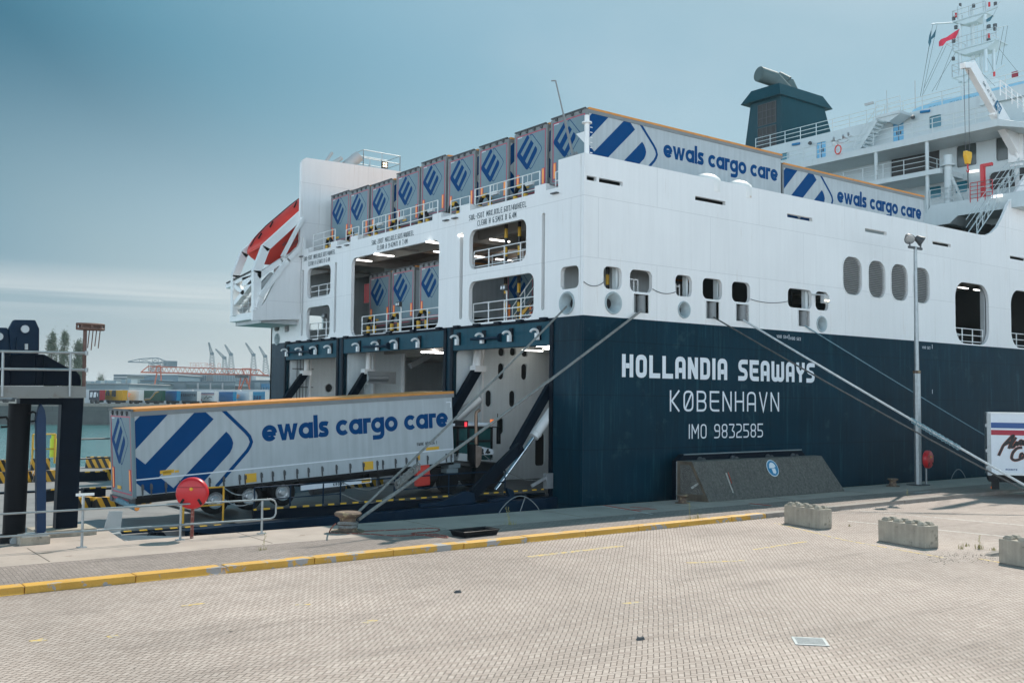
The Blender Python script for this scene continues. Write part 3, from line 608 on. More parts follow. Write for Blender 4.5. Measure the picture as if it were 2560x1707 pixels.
for a, b in (((1815, 1182), (1833, 1232)), ((1728, 1220), (1746, 1208))):
    A, B2 = onslope(*a), onslope(*b); d_ = (B2 - A); s1 = d_.cross(nrm).normalized() * 0.045
    mb.add([A + s1 + nrm * .006, A - s1 + nrm * .006, B2 - s1 + nrm * .006, B2 + s1 + nrm * .006], [(0, 3, 2, 1), (0, 1, 2, 3)])
mb.build('paint_scrape', M['roadwh'], t)
mb = MB(); A, B2 = onslope(1820, 1180), onslope(1829, 1208); s1 = (B2 - A).cross(nrm).normalized() * 0.03; mb.add([A + s1 + nrm * .009, A - s1 + nrm * .009, B2 - s1 + nrm * .009, B2 + s1 + nrm * .009], [(0, 3, 2, 1), (0, 1, 2, 3)]); mb.build('red_scrape', M['roadred'], t)
t = thing('quay_fender', 'dark steel fender panel hanging between the buttress and the hull', 'fender', (36.7, 30.85, 0))
mb = MB(); mb.prism([(-4.5, -3.2), (4.6, -3.2), (4.6, 1.72), (4.2, 2.06), (-4.1, 2.03), (-4.5, 1.75)], ((0, 0, 0), (1, 0, 0), (0, 0, 1), (0, -1, 0)), -0.18, 0.12); mb.build('panel', M['navyd'], t, bevel=0.02)
mb = MB(); mb.tube((-4.6, -0.2, 0.1), (-4.6, -0.2, 1.75), 0.035); mb.tube((-4.1, -0.14, 2.03), (4.2, -0.14, 2.06), 0.03); mb.build('edge_tube', M['galv'], t)
for i in range(4):
    mb = MB(); x = (-3.1, -0.9, 1.6, 3.5)[i]; mb.lathe([(0.16, 0), (0.16, .08), (0.09, .1), (0.09, .22), (0.13, .25), (0.13, .3)], (x, -0.12, 1.75), (0, -1, 0), 12); mb.build('chain_lug', M['dgrey'], t)
# bollards
def bollard(x, y, label, s=1.0, m='rust', group='mooring bollards on the quay edge'):
    t = thing('bollard', label, 'bollard', (x, y, 0.15), group)
    mb = MB(); mb.lathe([(0.42 * s, 0), (0.42 * s, .035), (0.40 * s, .04)], (0, 0, 0), (0, 0, 1), 20); mb.build('base_plate', M[m], t)
    mb = MB(); mb.lathe([(0.26 * s, .03), (0.24 * s, .09), (0.20 * s, .2), (0.20 * s, .30 * s), (0.23 * s, .36 * s), (0.33 * s, .41 * s), (0.35 * s, .46 * s), (0.31 * s, .50 * s), (0.1, .52 * s)], (0, 0, 0), (0, 0, 1), 24)
    mb.build('head', M[m], t, smooth=True); return t
BOL = Vector((15.0, 28.55, 0.15))
bollard(15.0, 28.55, 'rusty mushroom bollard with two mooring ropes looped round it', 1.25)
bollard(30.75, 29.05, 'small rusty bollard at the left foot of the concrete buttress', 0.72)
bollard(46.4, 29.25, 'rusty bollard in the shade left of the lamp pole', 0.8)
BOL2 = Vector((60.5, 29.2, 0.15))
bollard(60.5, 29.2, 'quay bollard hidden behind the white trailer', 1.1)
# thin rusty wire left lying round the first bollard
def wire(pts, r, m, label, name='wire', cat='wire', n=6):
    mb = MB(); mb.path(pts, r, n); return tag(mb.build(name, m, smooth=True, origin=pts[0]), label, cat)
def spline(P, n=8):
    P = [Vector(p) for p in P]; out = []
    for i in range(len(P) - 1):
        p0, p1, p2, p3 = P[max(i - 1, 0)], P[i], P[i + 1], P[min(i + 2, len(P) - 1)]
        for k_ in range(n):
            t_ = k_ / n; out.append(0.5 * ((2 * p1) + (p2 - p0) * t_ + (2 * p0 - 5 * p1 + 4 * p2 - p3) * t_ ** 2 + (3 * p1 - p0 - 3 * p2 + p3) * t_ ** 3))
    return out + [P[-1]]
Z7 = lambda a, b, z=0.16: onz(820 + a / 3.92, 1200 + b / 3.92, z)
wp = [Z7(75, 425, 0.6), Z7(40, 460, 0.4), Z7(20, 515), Z7(130, 520), Z7(400, 528), Z7(700, 545), Z7(1000, 530), Z7(1150, 545), Z7(1160, 562), Z7(1000, 545), Z7(820, 520), Z7(1050, 500), Z7(1090, 478), Z7(980, 470), Z7(600, 490), Z7(320, 500), Z7(200, 490)]
wire(spline(wp), 0.022, M['rustpole'], 'thin reddish rusty wire lying in loops beside the rusty bollard')
def arch(pa, pb, h, r, label, m='ropeb', second=True):
    a, b = Vector(pa), Vector(pb); pts = [a.lerp(b, i / 16) + Vector((0, 0, h * math.sin(math.pi * i / 16) ** 0.8)) for i in range(17)]
    mb = MB(); mb.path(pts, r, 7)
    if second: c = a.lerp(b, 0.5); mb.path([c + Vector((0, -.02, 0)) + (a - c) * 0.45 * t_ / 8 * 0 + Vector((0.25 * math.sin(t_ / 8 * 1.57), 0, h * 0.93 * math.sin(t_ / 8 * 1.57))) for t_ in range(9)], r * 0.9, 6)
    return tag(mb.build('ladder_handrail', M[m], smooth=True, origin=a), label, 'handrail', 'curved handrails of quay ladders')
arch((21.9, 29.9, .15), (23.85, 29.9, .15), 0.62, 0.018, 'grey curved ladder handrail on the quay edge in front of the ship\'s corner', 'grey')
arch((53.4, 30.05, .15), (54.95, 30.05, .15), 0.55, 0.02, 'curved ladder handrail between the lamp pole and the white trailer', 'grey', False)
# black plastic tub behind the kerb
t = thing('plastic_tub', 'shallow black plastic tub lying behind the yellow kerb', 'tub', (17.95, 25.75, 0.15), rot=(0, 0, 0.06)); t.scale = (.9, .85, .62)
mb = MB(); o_, i_ = [(-.78, -.42), (.78, -.42), (.78, .42), (-.78, .42)], [(-.70, -.35), (.70, -.35), (.70, .35), (-.70, .35)]
vs = [(a * .9, b * .88, 0.0) for a, b in o_] + [(a, b, .27) for a, b in o_] + [(a, b, .27) for a, b in i_] + [(a * .95, b * .95, .04) for a, b in i_]
mb.add(vs, [(0, 1, 5, 4), (1, 2, 6, 5), (2, 3, 7, 6), (3, 0, 4, 7), (4, 5, 9, 8), (5, 6, 10, 9), (6, 7, 11, 10), (7, 4, 8, 11), (8, 9, 13, 12), (9, 10, 14, 13), (10, 11, 15, 14), (11, 8, 12, 15), (12, 13, 14, 15)])
mb.build('shell', M['black'], t)
mb = MB(); mb.path([(a, b, .275) for a, b in [(-.8, -.44), (.8, -.44), (.8, .44), (-.8, .44)]], 0.025, 6, closed=True); mb.build('rim', M['black'], t)
# lamp pole with two floodlights
t = thing('lamp_pole', 'tall grey lamp pole with two floodlights standing in front of the hull', 'lamp pole', (48.25, 28.95, 0.15))
mb = MB(); mb.box(-.45, .45, -.4, .4, 0, .05); mb.build('base_plate', M['dgrey'], t)
mb = MB(); mb.tube((0, 0, .05), (0, 0, 5.85), 0.185, 8); mb.build('lower_shaft', M['galv'], t, smooth=True)
mb = MB(); mb.tube((0, 0, 5.8), (0, 0, 5.95), 0.2, 10); mb.build('collar', M['rust'], t)
mb = MB(); mb.tube((0, 0, 5.9), (0, 0, 12.5), 0.125, 12, r2=0.085); mb.build('upper_shaft', M['galv'], t, smooth=True)
mb = MB(); mb.box(-.62, .62, -.05, .05, 12.35, 12.47); mb.build('cross_arm', M['dgrey'], t)
for s_, ang in ((-1, -0.5), (1, 0.45)):
    mb = MB(); c = Vector((s_ * .55, 0, 12.85)); ax = Vector((s_ * 0.55, -0.6, -0.55)).normalized()
    mb.lathe([(0.08, -.34), (0.15, -.3), (0.2, -.12), (0.27, .04), (0.28, .1)], c, ax, 16)
    mb.tube(c + Vector((0, 0.0, -.12)), (s_ * .5, 0, 12.45), 0.04, 6)
    f = mb.build('floodlight', M['dgrey'], t, smooth=True)
    mb = MB(); mb.lathe([(0.25, .102), (0.22, .12), (0.05, .13)], c, ax, 16); mb.build('lens', M['alu'], f, smooth=True)
# lifebuoy cabinets
def lifebuoy(x, y, label, zc, r, post_m, yaw=0.0, bracket=True, post_h=None):
    t = thing('lifebuoy_cabinet', label, 'lifebuoy cabinet', (x, y, 0.15), 'red round lifebuoy cabinets on the quay', (0, 0, yaw))
    mb = MB(); mb.tube((0, 0.10, 0), (0, 0.10, post_h or zc), 0.05, 10); mb.build('post', M[post_m], t, smooth=True)
    mb = MB(); mb.lathe([(r * .9, .12), (r, .08), (r, -.05), (r * .93, -.12), (r * .8, -.15), (0.05, -.155)], (0, 0, zc), (0, 1, 0), 40); mb.build('case', M['red'], t, smooth=True)
    mb = MB(); mb.box(-r * .86, r * .86, -.165, -.15, zc + r * .36, zc + r * .42); mb.build('lid_seam', mat('dark_red_seam', (0.30, 0.008, 0.012), 0.4), t)
    mb = MB(); mb.lathe([(0.055, -.15), (0.05, -.17), (0.03, -.19)], (0.0, 0, zc + r * .28), (0, 1, 0), 10); mb.build('catch', M['yellow'], t)
    for s_ in (-1, 1):
        mb = MB(); mb.obox((s_ * r * .55, -.158, zc - r * .52), (.03, 0, .02 * s_), (0, .008, 0), (-.05 * s_, 0, .08), 0); mb.build('slot', M['black'], t)
    return t
lifebuoy(10.36, 29.6, 'big red round lifebuoy cabinet on a rusty post by the quay railing', 1.35, 0.47, 'rustpole', -0.55)
lifebuoy(48.85, 28.75, 'red lifebuoy cabinet beside the tall lamp pole', 1.33, 0.47, 'galv', 0.15)
# quay railing at the left
t = thing('quay_railing', 'grey two-rail pipe railing along the quay edge at left', 'railing', (0, 29.5, 0.15))
px_ = [(-6.0), 0.3, 3.6, 7.28, 10.02, 12.55]
mb = MB()
for x in px_[1:]:
    s_ = MB(); hh = 1.42 if abs(x - 7.28) < .01 else 1.06
    s_.tube((x, 0.05, 0), (x, 0.05, hh), 0.038, 8); s_.box(x - .12, x + .12, -.05, .15, 0, .02); s_.build('post', M['galv'], t)
def tubez(z): return [(-8, 0, z), (12.55, 0, z)]
loop = spline([(-8, 0, 1.05), (0, 0, 1.05), (6, 0, 1.05), (12.5, 0, 1.05)], 4) + [Vector((12.8, 0, 1.05)), Vector((12.93, 0, 1.0)), Vector((12.98, 0, .9)), Vector((12.98, 0, .6)), Vector((12.93, 0, .5)), Vector((12.8, 0, .45))]
s_ = MB(); s_.path(loop, 0.027, 8); s_.build('top_rail', M['galv'], t, smooth=True)
s_ = MB(); s_.path([(12.8, 0, .45), (6, 0, .45), (-8, 0, .45)], 0.027, 8); s_.build('middle_rail', M['galv'], t, smooth=True)
s_ = MB(); s_.obox((7.27, 0.05, 1.32), (.03, 0, 0), (0, .02, 0), (.0, 0, .12)); s_.obox((7.32, 0.05, 1.46), (.24, 0, .0), (0, .03, 0), (0, 0, .035)); s_.build('marker_bracket', M['white2'], t)
# drain grate let into the paving
t = thing('drain_grate', 'small square steel drain grate let into the paving at bottom right', 'drain', (15.6, 11.55, 0.004), rot=(0, 0, 0.78))
mb = MB(); mb.plate([(-.3, -.3), (.3, -.3), (.3, .3), (-.3, .3)], [[(-.25, -.25), (.25, -.25), (.25, .25), (-.25, .25)]], fr, 0.0, 0.012); mb.build('frame', M['galv'], t)
mb = MB()
for i in range(9): mb.box(-.25 + i * .06, -.222 + i * .06, -.25, .25, 0.0, 0.010)
mb.build('bars', M['galv'], t)
mb = MB(); mb.add([(-.25, -.25, .001), (.25, -.25, .001), (.25, .25, .001), (-.25, .25, .001)], [(0, 1, 2, 3)]); mb.build('pit', M['black'], t)
# small litter
def litter(px, py, label, kind=0, z=0.0):
    p = onz(px, py, z); t = MB()
    if kind == 0: # crushed can / bottle
        t.lathe([(0.02, 0), (.035, .01), (.04, .1), (.035, .14), (.015, .2), (.015, .24)], (0, 0, .04), (1, .3, .02), 9)
    else:
        n = 7; top = [(random.uniform(.05, .09) * math.cos(i * 6.283 / n), random.uniform(.04, .07) * math.sin(i * 6.283 / n), random.uniform(.03, .06)) for i in range(n)]
        bot = [(a * 1.4, b * 1.3, 0) for a, b, c in top]; t.add(bot + top, [tuple(range(n, 2 * n))] + [(i, (i + 1) % n, n + (i + 1) % n, n + i) for i in range(n)])
    o = t.build('litter' if kind == 0 else 'stone_chip', M['black'] if kind == 0 else M['dgrey']); o.location = p; return tag(o, label, 'litter' if kind == 0 else 'stone')
litter(843, 1399, 'crushed black bottle lying at the foot of the yellow kerb'); litter(1600, 1598, 'small dark stone chip on the open paving left of the drain', 1)
litter(1145, 1480, 'tiny dark stone chip on the open paving left of centre', 1)
s_ = MB(); s_.add([(-.5, -.1, 0), (-.1, -.25, 0), (.4, -.2, 0), (.55, .05, 0), (.1, .2, 0), (-.4, .15, 0), (-.42, -.08, .07), (-.05, -.18, .1), (.35, -.13, .1), (.42, .04, .08), (.05, .13, .09), (-.33, .1, .06)], [(0, 1, 7, 6), (1, 2, 8, 7), (2, 3, 9, 8), (3, 4, 10, 9), (4, 5, 11, 10), (5, 0, 6, 11), (6, 7, 8, 9, 10, 11)])
o = s_.build('broken_slab', M['kerbg']); o.location = onz(2490, 1386, 0); tag(o, 'low broken piece of concrete slab among weeds right of the middle block', 'concrete rubble')
# weeds
def tuft(p, h, n, label, seed, spread=0.12, tall=0):
    rnd = random.Random(seed); mb = MB()
    for i in range(n):
        a = rnd.uniform(0, 6.283); r = rnd.uniform(0, spread); x, y = r * math.cos(a), r * math.sin(a); hh = h * rnd.uniform(.4, 1); lx, ly = rnd.uniform(-.5, .5) * hh, rnd.uniform(-.5, .5) * hh; w = 0.006 + .004 * rnd.random()
        dx, dy = -ly, lx; q = math.hypot(dx, dy) + 1e-6; dx, dy = dx / q * w, dy / q * w
        mb.add([(x - dx, y - dy, 0), (x + dx, y + dy, 0), (x + lx * .4 + dx * .8, y + ly * .4 + dy * .8, hh * .6), (x + lx * .4 - dx * .8, y + ly * .4 - dy * .8, hh * .6), (x + lx, y + ly, hh)], [(0, 1, 2, 3), (3, 2, 4)])
    for i in range(tall):
        lx, ly = rnd.uniform(-.15, .15), rnd.uniform(-.15, .15); mb.path([(0, 0, 0), (lx * .5, ly * .5, h), (lx, ly, h * 2.2)], [.006, .005, .003], 4)
        for k_ in range(8):
            z = h * (1.0 + 1.2 * k_ / 8); c = Vector((lx * z / (2.2 * h), ly * z / (2.2 * h), z)); mb.obox(c + Vector((rnd.uniform(-.04, .04), rnd.uniform(-.04, .04), 0)), (.008, 0, .004), (0, .007, 0), (0, .003, .01))
    o = mb.build('weed', M['weed']); o.location = p; return tag(o, label, 'weed', 'weeds growing in the paving joints')
spots = [(1725, 1308, .35, 1, 'tall seeding weed on the yellow kerb left of the grass tuft'), (1747, 1306, .42, 0, 'thick dry grass tuft growing over the yellow kerb'), (1276, 1322, .35, 2, 'seeding weed growing beside the black tub'), (2115, 1268, .12, 0, 'low green weed right behind the first concrete block'),
         (2165, 1262, .16, 0, 'low weed at the bare kerb right of the first concrete block'), (2415, 1365, .14, 0, 'weed at the right foot of the middle concrete block'), (2448, 1372, .2, 1, 'tall weed among the rubble right of the middle block'), (2482, 1375, .13, 0, 'weed beside the broken concrete slab'),
         (1905, 1291, .12, 0, 'small weed at the kerb foot left of the first concrete block'), (2270, 1247, .22, 1, 'dry weed on the broken part of the bare kerb'), (662, 1398, .15, 0, 'tiny weed in the gap of the yellow kerb'), (2125, 1315, .1, 0, 'tiny weed at the front corner of the first concrete block'),
         (2405, 1372, .18, 0, 'grass blade clump just right of the middle concrete block'), (1772, 1303, .14, 0, 'small tuft on the yellow kerb right of the grass tuft'), (2540, 1388, .15, 0, 'weed left of the block at the right edge'), (658, 1387, .3, 1, 'thin weed on the kerb side strip above the kerb gap')]
for i, (x, y, h, tl, lb) in enumerate(spots): tuft(onz(x, y, 0.0), h, 16 if h < .2 else 34, lb, i, .12 if h < .3 else .2, tl)
rnd = random.Random(5); mb = MB()
for i in range(900):
    x = rnd.uniform(14, 60); y = KY(x) - 0.03 - abs(rnd.gauss(0, .09)); 
    if rnd.random() < .25: x, y = 27.6 + rnd.gauss(0, .9), 15.3 + rnd.gauss(0, .5)
    h = rnd.uniform(.01, .05); a = rnd.uniform(0, 6.28); r = rnd.uniform(.008, .025); r *= .7; h *= .5; mb.obox((x, y, h / 3), (r * math.cos(a), r * math.sin(a), 0), (-r * .6 * math.sin(a), r * .6 * math.cos(a), 0), (0, 0, h / 3))
tag(mb.build('kerb_grit', M['grit']), 'grit and crumbled concrete along the foot of the kerb', 'grit', kind='stuff')
# ------------------------------------------------------------------ the ferry
XS, YH, YP = 27.27, 31.4, 63.45
ship = thing('ferry', 'large white and navy cargo ferry moored stern-on beside the quay', 'ferry', (XS, 47.4, -3.5))
SO = Vector((XS, 47.4, -3.5))
def part(mb, name, m, parent=None, smooth=False, bevel=0, label=None):
    if parent is None:
        o = mb.build(name, m, ship, smooth, None, bevel); o.location = -SO
    else: o = mb.build(name, m, parent, smooth, None, bevel)
    if label: o['label'] = label
    return o
side = ((0, YH, 0), (1, 0, 0), (0, 0, 1), (0, -1, 0)); stern = ((XS, 0, 0), (0, 1, 0), (0, 0, 1), (-1, 0, 0))
WB = 7.93
wins = [(28.4, 29.46), (29.95, 31.3), (32.76, 33.85), (34.57, 35.9), (36.6, 37.92), (40.8, 42.74), (43.04, 44.13)]
rolls = [(30.16, 31.07), (34.78, 35.68), (36.86, 37.80), (41.6, 42.53)]
louv = [(45.4, 47.08), (47.7, 49.28), (49.86, 51.5), (52.07, 53.74)]
fairs = [(28.96, 8.54, .44), (33.32, 8.52, .36), (43.53, 8.42, .38)]
holes = [rr(a, 9.13, b, 10.1, .28) for a, b in wins] + [[(a, 8.22), (b, 8.22), (b, 9.03), (a, 9.03)] for a, b in rolls] + [rr(a, 10.12, b, 12.15, .62, 6) for a, b in louv]
holes += [ell(x, z, r * .92, r * .92) for x, z, r in fairs]
holes += [rr(56.55, 8.0, 60.45, 11.7, 1.0, 7), rr(63.2, 8.0, 67.2, 11.7, 1.0, 7), rr(70, 8.0, 74, 11.7, 1.0, 7)]
holes += [[(a, 13.66), (b, 13.66), (b, 13.85), (a, 13.85)] for a, b in ((27.42, 27.98), (28.12, 29.5), (34.07, 36.15), (40.78, 42.82), (47.45, 49.5), (54.16, 56.15), (63.2, 65.3))]
outer = [(XS, WB), (130, WB), (130, 24), (72, 24), (68.5, 21.9), (65.25, 19.15), (63.1, 17.15), (62.2, 16.05), (61.7, 15.55), (61.0, 15.1), (60.3, 14.86), (59.6, 14.8), (XS, 14.8)]
part(MB().plate(outer, holes, side, -0.18, 0), 'side_shell', M['white'])
part(MB().prism([(XS, -6), (130, -6), (130, WB), (XS, WB)], side, -0.18, 0.0), 'lower_hull', M['navy'])
# rubbing line and corner weld bead
mb = MB(); mb.path([(XS, YH, z) for z in (-3.6, 2, 7.9)], 0.03, 6); part(mb, 'corner_bead', M['navy'])
sh = [[(28, 0)]]
cw = [rr(31.7, 9.1, 32.9, 10.07, .25), rr(35.35, 10.65, 39.88, 12.56, .42), rr(34.76, 8.02, 39.87, 10.05, .42), rr(42.6, 7.97, 52.07, 12.51, .45), rr(54.76, 10.57, 58.0, 12.47, .42), rr(54.76, 8.0, 58.0, 10.0, .42),
      rr(40.43, 8.28, 40.72, 12.58, .1, 3), rr(53.95, 8.25, 54.22, 12.5, .1, 3), rr(58.5, 8.25, 58.8, 12.47, .1, 3), rr(33.99, 8.29, 34.22, 12.62, .1, 3), ell(32.44, 8.5, .46, .42),
      rr(60.6, 8.62, 61.3, 9.22, .15), rr(62.1, 8.75, 62.95, 9.25, .2), ell(62.4, 8.2, .36, .34)]
prof = [(31.6, 7.93), (31.6, 14.8), (33.11, 14.8), (33.11, 13.6), (33.95, 13.6), (33.95, 13.92), (34.76, 13.92), (34.76, 13.58), (39.86, 13.58), (39.86, 13.9), (40.71, 13.9), (40.71, 13.58), (42.46, 13.58), (42.46, 13.86), (43.3, 13.86), (43.3, 13.56),
        (51.4, 13.54), (51.4, 13.82), (52.27, 13.82), (52.27, 13.52), (53.98, 13.5), (53.98, 13.8), (54.86, 13.8), (54.86, 13.49), (57.94, 13.49), (57.94, 13.76), (58.72, 13.76), (58.72, 14.6), (58.9, 14.6), (58.9, 9.7), (63.45, 9.6), (63.45, 7.93)]
part(MB().plate(prof, cw, stern, -0.2, 0), 'transom', M['white'])
part(MB().plate([(31.6, -6), (63.45, -6), (63.45, 7.93), (31.6, 7.93)], [rr(33.42, -.35, 41.25, 6.74, .2), rr(41.86, -.35, 52.93, 6.95, .2), rr(53.55, -.35, 61.0, 6.76, .2)], stern, -0.25, 0), 'lower_transom', M['navy'])
# raised block housings behind the notches, and drip brackets
for y0, y1 in ((33.95, 34.76), (39.86, 40.71), (42.46, 43.3), (51.4, 52.27), (53.98, 54.86), (57.94, 58.72)):
    mb = MB(); mb.box(XS + .2, XS + .75, y0, y1, 13.3, 13.86); part(mb, 'deck_fitting', M['white2'])
mb = MB()
for y in (33.35, 41.2, 42.0, 52.7, 53.7, 58.95): mb.box(XS - .16, XS - .002, y - .3, y + .12, 13.33, 13.38)
part(mb, 'drip_ledge', M['dgrey'])
# dark frames round the three ramp openings
for a, b, zt in ((33.42, 41.25, 6.74), (41.86, 52.93, 6.95), (53.55, 61.0, 6.76)):
    mb = MB()
    for y in (a - .1, b - .12): mb.box(XS - .07, XS - .001, y, y + .22, 0.2, 7.80)
    mb.box(XS - .06, XS - .001, a - .1, b + .1, 7.80, 7.92); bb_ = MB(); bb_.box(XS - .04, XS - .002, a + .13, b - .13, zt + .02, 7.79); part(bb_, 'stern_beam', M['band'])
    n = 5
    for i in range(n): y = a + .5 + (b - a - 1) * i / (n - 1); mb.box(XS - .2, XS - .002, y - .2, y + .2, 7.84, 7.97)
    part(mb, 'ramp_frame', M['navyd'])
hooks = [(723, 874), (758, 875), (795, 870), (831, 866), (901.6, 866), (950, 862), (997, 858), (1052, 855), (1150, 847), (1213, 843), (1281.6, 837), (1351, 832)]
for h_ in hooks:
    p = onx(*h_, XS); mb = MB(); mb.box(XS - .12, XS - .002, p.y - .13, p.y + .13, 7.0, 7.62)
    b_ = part(mb, 'ramp_hook', M['navyd'])
    y = p.y; mb = MB(); mb.path(spline([(XS - .1, y, 7.28), (XS - .2, y, 7.42), (XS - .36, y, 7.45), (XS - .5, y, 7.40), (XS - .56, y, 7.33)], 4), 0.058, 8); mb.box(XS - .26, XS - .1, y - .09, y + .09, 7.0, 7.3)
    o = mb.build('hook_arm', M['white2'], b_, True)
for a, b in (((720, 878), (777, 877)), ((908, 862), (971, 860)), ((1177, 844), (1249, 842))):
    A = onx(*a, XS - .35); B = onx(*b, XS - .12); A.z = B.z = 7.22; mb = MB(); mb.tube(A, B, 0.07, 10); mb.tube(B, B + (B - A).normalized() * .06, .2, 14); part(mb, 'locking_bar', M['navyp'], smooth=True)
# fairleads, rollers, louvres
def fairlead(c, n, r):
    mb = MB(); mb.lathe([(r * .98, -.02), (r * 1.12, .015), (r * 1.08, .06), (r * .95, .05), (r * .78, -.06), (r * .55, -.22), (r * .48, -.4)], c, n, 28, c0=False); f = part(mb, 'mooring_fairlead', mat('fairlead_grey', (0.36, 0.43, 0.45), 0.55, var=0.2, vs=4.0), smooth=True)
    mb = MB(); mb.lathe([(r * .50, -.36), (r * .3, -.38)], c, n, 20); mb.build('throat', M['black'], f)
for x, z, r in fairs: fairlead((x, YH, z), (0, -1, 0), r)
fairlead((XS, 32.44, 8.5), (-1, 0, 0), .45); fairlead((XS, 62.4, 8.2), (-1, 0, 0), .36)
for a, b in rolls:
    mb = MB(); mb.box(a, b, YH + .45, YH + .47, 8.2, 9.05); mb.box(a - .02, a, YH + .02, YH + .47, 8.2, 9.05); mb.box(b, b + .02, YH + .02, YH + .47, 8.2, 9.05); mb.box(a, b, YH + .02, YH + .45, 9.03, 9.05); mb.box(a, b, YH + .02, YH + .45, 8.2, 8.22)
    r_ = part(mb, 'roller_fairlead', M['black'])
    for x, w in ((a + .16, .15), (b - .27, .25)):
        mb = MB(); mb.tube((x, YH + .22, 8.24), (x, YH + .22, 9.01), w * .9, 14); mb.build('roller', M['grey'], r_, True)
    mb = MB(); mb.plate([(a - .05, 8.17), (b + .05, 8.17), (b + .05, 9.08), (a - .05, 9.08)], [[(a, 8.22), (b, 8.22), (b, 9.03), (a, 9.03)]], side, .002, .03); mb.build('roller_frame', M['white2'], r_)
def louvre_row(a, b):
    mb = MB(); r = .62
    for i in range(20):
        z = 10.16 + i * .1; d = 0
        if z < 10.12 + r: d = r - math.sqrt(max(0, r * r - (10.12 + r - z) ** 2))
        if z > 12.15 - r: d = r - math.sqrt(max(0, r * r - (z - 12.15 + r) ** 2))
        mb.obox(((a + b) / 2, YH + .09, z), ((b - a) / 2 - d, 0, 0), (0, .05, -.020), (0, .003, .006))
    l = part(mb, 'louvre', M['lgrey']); mb = MB(); mb.box(a - .1, b + .1, YH + .19, YH + .21, 10.05, 12.2); mb.build('louvre_recess', M['dark'], l)
    mb = MB(); mb.plate(rr(a - .05, 10.07, b + .05, 12.2, .66, 6), [rr(a, 10.12, b, 12.15, .62, 6)], side, .002, .03); mb.build('louvre_rim', M['white2'], l)
for a, b in louv: louvre_row(a, b)
# vertical guide rails seen inside the long transom slots
for y in (34.1, 40.58, 54.08, 58.65):
    mb = MB(); mb.box(XS + .22, XS + .4, y - .13, y + .2, 8.2, 12.7); part(mb, 'slot_guide', M['lgrey'] if y < 35 else M['grey'])
# opposite side shell with its mooring windows, and the port fin
ps = ((0, YP, 0), (1, 0, 0), (0, 0, 1), (0, 1, 0))
ph = []
for a, b in (((768, 788), (806, 825)), ((724, 801), (742, 819))):
    A, B = ony(*a, YP - .1), ony(*b, YP - .1); ph.append(rr(A.x, B.z, max(B.x, A.x + .5), A.z, .2))
part(MB().plate([(XS, -6), (100, -6), (100, 13.3), (XS, 13.3)], ph, ps, -.2, 0), 'port_shell', M['wint'])
fin = ((0, 59.0, 0), (1, 0, 0), (0, 0, 1), (0, -1, 0))
Zp = lambda a, b: (560 + a / 3.5625, 380 + b / 3.5625)
pf = [ony(*Zp(a, b), 59.0) for a, b in ((255, 1500), (255, 1412), (320, 1385), (358, 1345), (400, 1265), (440, 1180), (510, 1060), (640, 880), (676, 800), (680, 600), (690, 100), (702, 70), (735, 52))]
fo = [(p.x, p.z) for p in pf] + [(33.0, 19.95), (60, 20.1), (60, 13.3), (27.3, 13.3), (27.3, 9.35)]
part(MB().prism(fo, fin, -.25, 0), 'port_fin', M['white'])
Zf = lambda a, b: (560 + a / 2.903, 360 + b / 2.903)
# platform with rail and lamps on top of the fin
P0 = ony(*Zf(985, 160), 59.8); P1 = ony(*Zf(1250, 200), 59.8)
mb = MB(); railing(mb, [(P0.x, 59.3, 20.0), (P1.x, 59.3, 20.0), (P1.x, 61, 20.0), (P0.x, 61, 20.0), (P0.x, 59.3, 20.0)], 1.1, 2, 1.3, .025); part(mb, 'fin_top_railing', M['galv'])
pl = ony(*Zf(1162, 152), 59.2); mb = MB(); mb.box(pl.x - .2, pl.x + .2, 59.1, 59.25, pl.z - .25, pl.z + .2); fl = part(mb, 'work_light', M['black'])
for a in (-.09, .09):
    for b in (-.12, .06): mb = MB(); mb.tube((pl.x + a, 59.1, pl.z + b), (pl.x + a, 59.07, pl.z + b), .07, 12); mb.build('lens', M['lamp'], fl)
a = ony(*Zf(935, 120), 59.6); mb = MB(); mb.tube((a.x - .5, 59.6, a.z - .5), (a.x + .35, 59.4, a.z + .3), .38, 14); mb.tube((a.x - 1.5, 59.5, a.z - .45), (a.x - .9, 59.5, a.z + .0), .15, 8); mb.tube((a.x - 2.0, 59.5, a.z - .35), (a.x - 1.6, 59.5, a.z + .25), .1, 8); part(mb, 'searchlight', M['lgrey'], smooth=True)
# ---- port quarter: boat landing shelf and slipway arms
XQ = 24.5
yA, yB = onx(*Zp(100, 1300), XQ).y, onx(*Zp(290, 1300), XQ).y; sl_ = onx(*Zp(50, 1480), XQ).y
mb = MB(); mb.box(XQ, XS, 59.27, sl_, 9.25, 9.72); part(mb, 'slipway_shelf', M['white2'], bevel=.03)
mb = MB(); mb.box(XQ + .3, XS, 59.3, sl_ - .3, 9.0, 9.24); part(mb, 'shelf_soffit', M['lgrey'])
mb = MB(); railing(mb, [(XQ + .1, yB + .6, 9.72), (XQ + .1, sl_ - .1, 9.72)], .95, 3, 1.0, .022); railing(mb, [(XQ + .1, sl_ - .1, 9.72), (XQ + 2.5, sl_ - .1, 9.72)], .95, 3, 1.2, .022); part(mb, 'shelf_railing', M['galv'])
def arm(pts, y, w, name='slipway_arm', m='white2', d=.38):
    P = [ony(*Zp(*p), y) for p in pts]; mb = MB()
    for a, b in zip(P, P[1:]): mb.beam(a, b + (b - a).normalized() * w * .3, d, w)
    return part(mb, name, M[m])
def xarm(a, b, w, name='slipway_cross_beam', x=XQ, m='white2'):
    mb = MB(); mb.beam(onx(*Zp(*a), x), onx(*Zp(*b), x), .35, w); return part(mb, name, M[m])
arm([(700, 425), (178, 905), (100, 1100), (98, 1440)], yA, .48)
